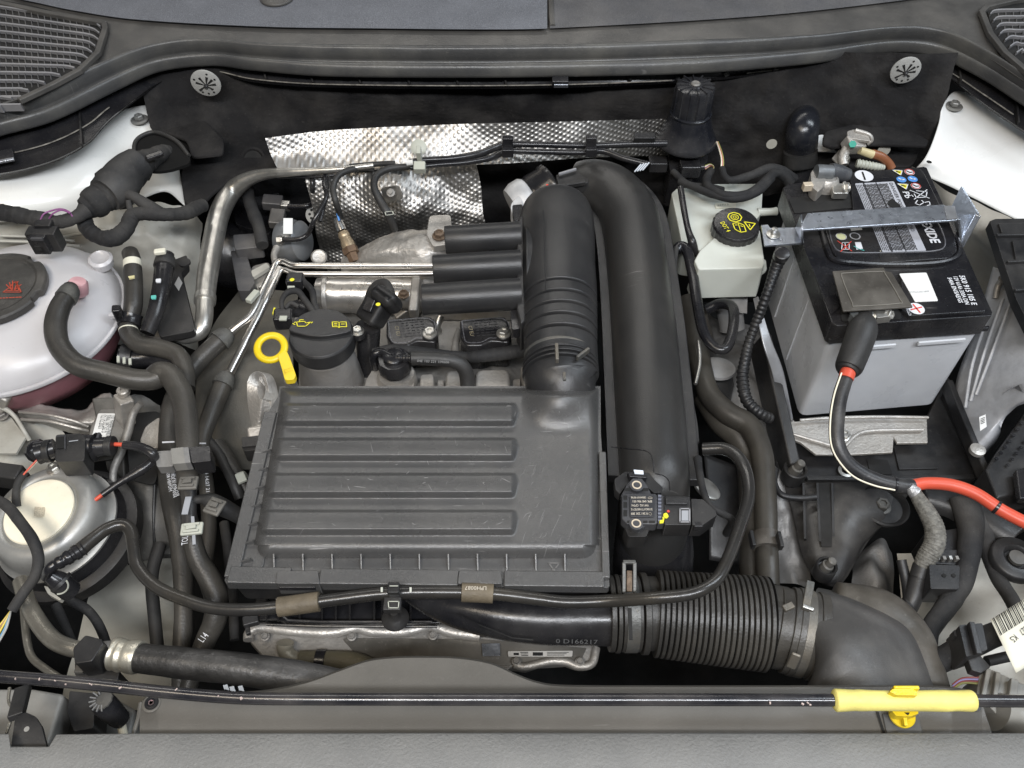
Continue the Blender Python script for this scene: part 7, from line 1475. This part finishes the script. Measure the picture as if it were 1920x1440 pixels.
# ------------------------------------------------------------------ ECU and fuse box on the right
ec = thing('control_unit', P(1860, 700, -.1), 'slanted aluminium control unit with a small white code label, right of the battery', 'control unit')
pl = [P(1872, 500, -.05), P(1880, 498, -.045), P(1990, 560, .0), P(1990, 690, -.03), P(1838, 852, -.14), P(1815, 848, -.15), P(1792, 740, -.145)]
build('box', patch([[(1862, 500, -.055), (1920, 520, -.03), (1990, 540, .0)], [(1830, 610, -.09), (1900, 640, -.06), (1990, 640, -.03)], [(1790, 735, -.14), (1870, 745, -.10), (1940, 740, -.06)], [(1828, 845, -.15), (1866, 800, -.12), (1920, 750, -.09)]], 20, 40), mat('control_unit_alu', (.42, .43, .45), .5, metal=.3, dust=.4, dustcol=(.25, .24, .22), bump=.9, bs=60, vs=40), ec, ang=60, solid=.02)
for k in range(3): build('casting_rib', hose([(1905 - k * 24, 540 + k * 20, -.035 - k * .012, 3), (1868 - k * 22, 640 + k * 20, -.07 - k * .012, 3), (1830 - k * 10, 740 + k * 12, -.115 - k * .008, 3)], 8), mat('control_unit_alu', (), 0), ec)
build('code_label', prism([(1836, 782), (1848, 777), (1850, 800), (1838, 808)], -.108, .001), paper, ec)
mm = MB(); [stroke([P(1839, 786 + k * 3, -.1075), P(1846, 783 + k * 3, -.1075)], .0008, mb=mm) for k in range(4)]; build('label_print', mm, ink_k, ec)
build('screw_ear', lathe(P(1834, 842, -.13), [(14, -8), (14, 0), (8, 2), (0, 2)], n=24), alu, ec)
build('bolt', hexbolt(P(1881, 524, -.03), 7), alu_d, ec)
build('earth_strap', hose([(1890, 515, -.035, 8), (1872, 535, -.05, 6), (1866, 560, -.06, 5)], 10), alu, ec)
fb = thing('fuse_box', P(1900, 480, .0), 'ribbed black fuse box lid at the right edge beside the battery bracket', 'fuse box')
build('lid', prism(rnd([(1856, 414), (1866, 410), (1990, 408), (1990, 640), (1935, 620), (1905, 560)], .06), .0, .014), plastic_d, fb, bevel=.004, seg=3)
for (a, b) in (((1868, 442), (1990, 440)), ((1888, 492), (1990, 486)), ((1902, 545), (1990, 540))): build('lid_rib', beam(P(*a, .002), P(*b, .002), .004, .005), plastic, fb, bevel=.001)
build('lid_panel', prism([(1872, 418), (1990, 416), (1990, 438), (1880, 440)], .0035, .004), plastic, fb, bevel=.001)
build('lid_panel', prism([(1898, 450), (1990, 448), (1990, 484), (1905, 488)], .0035, .004), plastic_d, fb, bevel=.001)
ub = thing('underbonnet_box', P(1900, 860, -.12), 'black plastic box with rows of small dimples in the lower right, below the control unit', 'box')
build('face', prism([(1848, 880), (1930, 760), (1990, 690), (1990, 900), (1925, 920), (1870, 935)], -.115, .05), plastic_d, ub, bevel=.003)
for k in range(9): build('dimple', lathe(P(1868 + k * 8, 860 - k * 11, -.112), [(4, 0), (3.4, 1.5), (0, 1.8)], n=14), plastic_g, ub)
for k in range(7): build('dimple', lathe(P(1890 + k * 8, 872 - k * 11, -.112), [(3.4, 0), (2.8, 1.5), (0, 1.8)], n=14), plastic_g, ub)
build('rail', beam(P(1775, 720, -.14), P(1848, 900, -.15), .008, .02), plastic_d, ub, bevel=.002)
build('panel', prism([(1905, 880), (1990, 860), (1990, 940), (1912, 935)], -.10, .01), plastic_g, ub, bevel=.002)
# ------------------------------------------------------------------ harnesses, lower right
gs = thing('ground_strap', P(1750, 980, -.1), 'braided grey sleeve cable curving down beside the red cable', 'cable')
GS = [(1712, 918, -.075, 11), (1722, 935, -.078, 13), (1738, 960, -.082, 16), (1752, 990, -.088, 18), (1752, 1020, -.095, 19), (1738, 1045, -.105, 18), (1728, 1065, -.115, 16)]
braid = mat('braid', (.13, .125, .11), .6, var=.5, vs=220, bump=1., bs=500, dust=.3)
build('braid', hose(GS, 24, 8, rf=lambda d, r: r * (1 + .03 * math.sin(d * 2200))), braid, gs)
build('frayed_end', hose([(1704, 912, -.07, 9), (1716, 924, -.074, 13)], 20), mat('bright_braid', (.4, .4, .4), .4, metal=.5, var=.5, vs=300, bump=1.), gs)
build('cuff', hose([(1730, 1062, -.114, 18), (1722, 1085, -.12, 17)], 20), plastic_d, gs)
build('cable', hose([(1724, 1080, -.12, 17), (1712, 1120, -.13, 17), (1700, 1150, -.14, 15)], 20), plastic_d, gs)
build('steel_tip', hose([(1702, 1146, -.14, 7), (1696, 1162, -.145, 5)], 12), steel, gs)
hr('wiring_loom', [(1805, 930, -.10, 24), (1820, 980, -.11, 24), (1815, 1050, -.115, 20), (1800, 1100, -.115, 19), (1772, 1140, -.115, 19), (1745, 1180, -.11, 18), (1740, 1215, -.11, 16)], 'thick taped loom curving down to the grey intake duct on the right', tape, 'cable', wob=.08)
hr('wiring_loom', [(1830, 950, -.11, 16), (1850, 1020, -.115, 16), (1870, 1080, -.115, 14), (1900, 1130, -.11, 14), (1915, 1180, -.10, 14)], 'taped loom passing behind the barcode label at the lower right', tape, 'cable', wob=.08)
hr('wiring_loom', [(1715, 1262, -.08, 20), (1770, 1235, -.07, 23), (1830, 1205, -.06, 24), (1890, 1180, -.055, 22), (1960, 1150, -.05, 22)], 'thick black loom running under the square black clip to the right edge', tape, 'cable', wob=.06)
hr('thin_conduit', [(1690, 1050, -.12, 9), (1700, 1100, -.13, 9), (1706, 1180, -.13, 8)], 'thin dark line in the gap left of the ground sleeve', plastic_d, 'cable')
hr('side_hose', [(1850, 1240, -.08, 10), (1885, 1232, -.08, 10), (1920, 1224, -.08, 10), (1960, 1215, -.08, 10)], 'thin black hose just below the thick loom at the right edge', rubber_d)
cw = thing('side_panel_arm', P(1760, 950, -.1), 'dark plastic arm under the red cable ending in a round bushing', 'arm')
build('arm', patch([[(1725, 915, -.12), (1800, 925, -.115), (1870, 950, -.11), (1930, 990, -.11)], [(1735, 935, -.12), (1800, 955, -.115), (1860, 985, -.11), (1900, 1010, -.11)], [(1760, 955, -.125), (1810, 980, -.125), (1860, 1010, -.12), (1890, 1030, -.12)]], 30, 12), plastic_d, cw, ang=60, solid=.008)
c = P(1908, 1045, -.10); build('bushing', lathe(c, [(46, -18), (46, -4), (42, 0), (26, 2), (22, -2), (20, -10), (0, -12)], n=44), plastic_d, cw, ang=45)
build('bushing_core', lathe(c, [(15, -6), (15, 1), (0, 2)], n=24), mat('mount_dark', (), 0), cw)
rl = thing('relay_block', P(1780, 1070, -.12), 'square black relay block with two round holes at the lower right', 'relay')
build('body', prism(rnd([(1742, 1058), (1800, 1060), (1798, 1105), (1745, 1104)], .08), -.10, .03), plastic_d, rl, bevel=.002)
for u in (1770, 1788): build('hole', disc(P(u, 1079, -.0995), S(4, P(u, 1079, -.1)), 16), black, rl)
build('shelf', prism([(1740, 1030), (1850, 1030), (1800, 1060), (1745, 1056)], -.115, .006), plastic_d, rl, bevel=.001)
build('box', prism(rnd([(1732, 1000), (1800, 990), (1805, 1035), (1750, 1040)], .1), -.12, .04), plastic_d, rl, bevel=.002)
for k in range(5): build('pin', box(P(1745 + k * 12, 1048, -.112), (.003, .004, .006)), steel if k % 2 else alu_d, rl)
qc = thing('loom_clip', P(1830, 1200, -.04), 'square black double clip on the thick loom left of the barcode label', 'clip')
build('block', prism(rnd([(1798, 1172), (1842, 1168), (1852, 1218), (1812, 1232)], .08), -.032, .03), plastic_d, qc, bevel=.0025)
build('ridge', beam(P(1820, 1168, -.028), P(1834, 1228, -.028), .005, .006), plastic, qc, bevel=.001)
build('tongue', prism(rnd([(1812, 1228), (1834, 1224), (1858, 1250), (1840, 1262), (1822, 1256)], .1), -.045, .01), plastic_d, qc, bevel=.0015)
build('wing', prism(rnd([(1788, 1182), (1800, 1178), (1802, 1196), (1790, 1192)], .1), -.04, .01), plastic_d, qc, bevel=.001)
bl = thing('barcode_label', P(1900, 1190, -.02), 'yellowish paper label with a barcode and print at the right edge of the bay', 'label')
def bq_(a, b):
    A, B, C, D = Vector((1857, 1162)), Vector((1990, 1080)), Vector((2040, 1175)), Vector((1905, 1262))
    p = A.lerp(B, a).lerp(D.lerp(C, a), b); return P(p.x, p.y, -.028 + .004 * math.sin(b * 3))
mm = MB(); vs = [bq_(i / 10, j / 10) for i in range(11) for j in range(11)]
mm.add(vs, [(i * 11 + j, (i + 1) * 11 + j, (i + 1) * 11 + j + 1, i * 11 + j + 1) for i in range(10) for j in range(10)]); build('paper', mm, paper_y, bl, solid=.0003, flat=True)
mm = MB(); a = .02
while a < .95:
    w = random.choice((.006, .006, .01, .016)); mm.add([bq_(a, .0) + V(0, 0, .0006), bq_(a + w, .0) + V(0, 0, .0006), bq_(a + w, .32) + V(0, 0, .0006), bq_(a, .32) + V(0, 0, .0006)], [(0, 1, 2, 3)]); a += w + random.choice((.006, .008, .014))
build('barcode', mm, ink_k, bl)
text('lettering', '827   K5', bq_(.33, .40) + V(0, 0, .0008), bq_(.10, .44) + V(0, 0, .0008), .005, ink_k, bl)
gc_ = thing('grey_plug', P(1890, 1300, -.06), 'large ribbed grey connector with coloured wires in the lower right corner', 'connector')
build('body', prism(rnd([(1836, 1262), (1848, 1250), (1925, 1285), (1990, 1310), (1990, 1400), (1950, 1400), (1870, 1340), (1832, 1300)], .1), -.055, .05), conn_g, gc_, bevel=.006, seg=3)
for (a, b) in (((1852, 1256), (1842, 1308)), ((1870, 1262), (1862, 1322)), ((1898, 1274), (1890, 1335)), ((1904, 1276), (1896, 1340))): build('ridge', beam(P(*a, -.051), P(*b, -.051), .004, .006), conn_g, gc_, bevel=.001)
build('barrel', hose([(1868, 1335, -.055, 36), (1900, 1350, -.06, 38), (1960, 1375, -.06, 38)], 32), conn_g, gc_)
for k, cl in enumerate((mat('dark_red_wire', (.25, .05, .04), .4), mat('lilac_wire', (.28, .26, .5), .4), mat('dark_red_wire', (), 0), mat('green_yellow_wire', (), 0))):
    build('wire', hose([(1786, 1284 + k * 3, -.06, 2), (1805, 1272 + k * 3, -.058, 2), (1838, 1270 + k * 4, -.056, 2)], 8), cl, gc_)
# ------------------------------------------------------------------ slam panel, grained front panel, prop rod
sl = thing('slam_panel', P(960, 1330, -.02), 'brown grey plastic cover along the front edge with a low hump in the middle', 'cover panel')
top = cat_spline([(262, 1316), (300, 1303), (400, 1300), (470, 1296), (520, 1290), (580, 1276), (640, 1254), (690, 1237), (740, 1231), (800, 1230), (860, 1232), (920, 1242), (970, 1264), (1010, 1278), (1060, 1284), (1200, 1285), (1400, 1285), (1600, 1285), (1740, 1285), (1810, 1292), (1836, 1306), (1850, 1345), (1862, 1380)], 5)
zs = .0
mm = MB(); n = len(top); vs = []
for (u, v) in top: vs += [P(u, v, zs - .012), P(u, v + 1.0, zs - .003), P(u + (0), v + 3.5, zs), P(min(max(u, 246), 1862), 1420, zs + .001)]
mm.add(vs, [(i * 4 + j, (i + 1) * 4 + j, (i + 1) * 4 + j + 1, i * 4 + j + 1) for i in range(n - 1) for j in range(3)])
build('panel', mm, slam_m, sl, ang=50)
build('left_edge', sweep([P(264, 1318, -.001), P(260, 1345, -.001), P(252, 1372, -.001), P(248, 1400, -.001)], [.0018] * 4, 8), slam_m, sl)
build('screw_pad', lathe(P(284, 1319, .0005), [(17, -4), (17, 1), (14, 2), (0, 2)], n=36), slam_m, sl)
c = P(284, 1318, .002); build('screw', lathe(c, [(13, 0), (12, 2.5), (8, 3), (7, 1), (0, 1)], n=28), plastic_g, sl, ang=40)
build('screw_star', lathe(c + V(0, 0, .0012), [(6, 0), (5, 1.5), (3.5, 0), (0, 0)], n=6), mat('pinkish_steel', (.4, .3, .3), .3, metal=.8), sl)
build('joint', stroke([P(1645, 1336, .0015), P(1658, 1378, .0015)], .002), black, sl)
build('inset_strip', prism([(1655, 1338), (1722, 1338), (1732, 1380), (1664, 1380)], .0028, .002), mat('inset_grey', (.10, .10, .098), .45), sl, bevel=.0008)
build('hole', disc(P(1832, 1326, .0012), S(7, P(1832, 1326, 0)), 20), plastic_d, sl)
fp = thing('front_panel', P(960, 1410, .02), 'light grey grained plastic panel along the bottom of the view, notched at the left', 'front panel')
o = [(-380, 1376), (16, 1376), (20, 1400), (92, 1400), (106, 1377), (300, 1375), (960, 1374), (1600, 1375), (2300, 1374)]
zf_ = .016
mm = MB(); pts = []
uu = sorted(set([o_[0] for o_ in o] + [106 + k * 60 for k in range(36)]))
def fv(u):
    for (a, b) in zip(o[:-1], o[1:]):
        if a[0] <= u <= b[0]: return a[1] + (b[1] - a[1]) * (u - a[0]) / (b[0] - a[0])
vs = []
for u in uu: vs += [P(u, fv(u), zf_ - .02), P(u, fv(u), zf_ - .002), P(u, fv(u) + 2.5, zf_), P(u, 1430, zf_ + .003), P(u, 1520, zf_ - .001)]
mm.add(vs, [(i * 5 + j, (i + 1) * 5 + j, (i + 1) * 5 + j + 1, i * 5 + j + 1) for i in range(len(uu) - 1) for j in range(4)])
build('panel', mm, front_m, fp, ang=50)
pr = thing('hood_prop_rod', P(960, 1310, .04), 'long black steel hood prop rod lying across the front with a pale yellow foam grip', 'prop rod')
zr = .030
PR = [(-300, 1246, zr, 11.5), (-60, 1262, zr, 11.5), (0, 1268, zr, 11.5), (100, 1276, zr, 11.5), (200, 1286, zr, 11.5), (300, 1297, zr, 11.5), (400, 1306, zr, 11.5), (480, 1310, zr, 11.5), (600, 1311, zr, 11.5), (900, 1311.5, zr, 11.5), (1300, 1312, zr, 11.5), (1600, 1313, zr, 11.5), (1830, 1314, zr, 11.5), (2250, 1317, zr, 11.5)]
build('rod', hose(PR, 24, 6), rod_m, pr)
mm = MB()
for k in range(16):
    u = random.uniform(20, 480) if k < 12 else random.uniform(1440, 1560); v = 1268 + (u / 480.) * 40 if u < 480 else 1320
    c = P(u, v + random.uniform(-3, 5), zr + S(11.6, P(u, v, zr)) * .93); box(c, (random.uniform(.0008, .0024), random.uniform(.0006, .0012), .0012), (0, 0, random.random() * 3), mm)
tag(build('paint_chips', mm, mat('chip', (.42, .34, .31), .6, var=.3), pr), kind='stuff')
YG = [(1562, 1313, zr, 14), (1566, 1313, zr, 20), (1574, 1313, zr, 20.5), (1600, 1313, zr, 19), (1612, 1313, zr, 19.5), (1640, 1313.5, zr, 18.5), (1680, 1314, zr, 18.5), (1730, 1314, zr, 18.8), (1770, 1314, zr, 19.5), (1790, 1314, zr, 18.6), (1810, 1314, zr, 19.2), (1820, 1314, zr, 19.5), (1826, 1314, zr, 17), (1828, 1314, zr, 11)]
build('grip', hose(YG, 36, 6), yellow_p, pr)
yc = thing('rod_clip', P(1700, 1335, .02), 'bright yellow plastic clip holding the foam grip of the prop rod', 'clip')
build('upper_jaw', prism(rnd([(1668, 1296), (1676, 1291), (1712, 1291), (1720, 1298), (1720, 1304), (1680, 1303)], .25), zr + .0125, .006), yellow, yc, bevel=.0015)
build('back_strap', beam(P(1672, 1293, zr + .006), P(1720, 1293, zr + .006), .003, .010), yellow, yc, bevel=.001)
build('foot', lathe(P(1692, 1340, .008), [(24, -4), (24, 0), (22, 2), (0, 2)], n=36), yellow, yc)
build('fin', beam(P(1693, 1334, .014), P(1697, 1362, .012), .003, .006), yellow, yc, bevel=.0008)
build('lower_jaw', prism(rnd([(1672, 1332), (1722, 1332), (1722, 1338), (1708, 1343), (1680, 1342)], .2), .020, .008), yellow, yc, bevel=.0012)
build('notch', prism([(1696, 1336), (1706, 1336), (1703, 1341)], .0206, .001), black, yc)
# glimpses between hose and panel at the lower left
fnx = thing('fin_scraps', P(435, 1290, -.1), 'crumpled silvery scraps glinting below the fat refrigerant hose', 'scraps')
for k, (u, v) in enumerate(((418, 1288), (430, 1291), (446, 1290))):
    build('scrap', prism([(u, v - 3), (u + 8, v - 5), (u + 12, v + 6), (u + 2, v + 4)], -.012 - .001 * k, .001), mat('bright_tab', (), 0), fnx)

# outer wings beyond the frame, so the bay stays closed when seen from a step aside
for (u0, sx, par, mt_) in ((-84, -1, inner_wing, white), (2004, 1, iw2, white2)):
    e = [P(u0 + sx * 40, v, -.08) for v in (-60, 150, 350, 600, 900, 1200, 1400, 1520)]
    vs = []; 
    for p in e: vs += [p + V(sx * .12, 0, -.16), p, p + V(sx * .06, 0, .0), V(sx * 1.15, p.y, .0)]
    mm = MB(); mm.add(vs, [(i * 4 + j, (i + 1) * 4 + j, (i + 1) * 4 + j + 1, i * 4 + j + 1) for i in range(len(e) - 1) for j in range(3)])
    build('outer_wing', mm, mt_, par, ang=60)
stdfin()
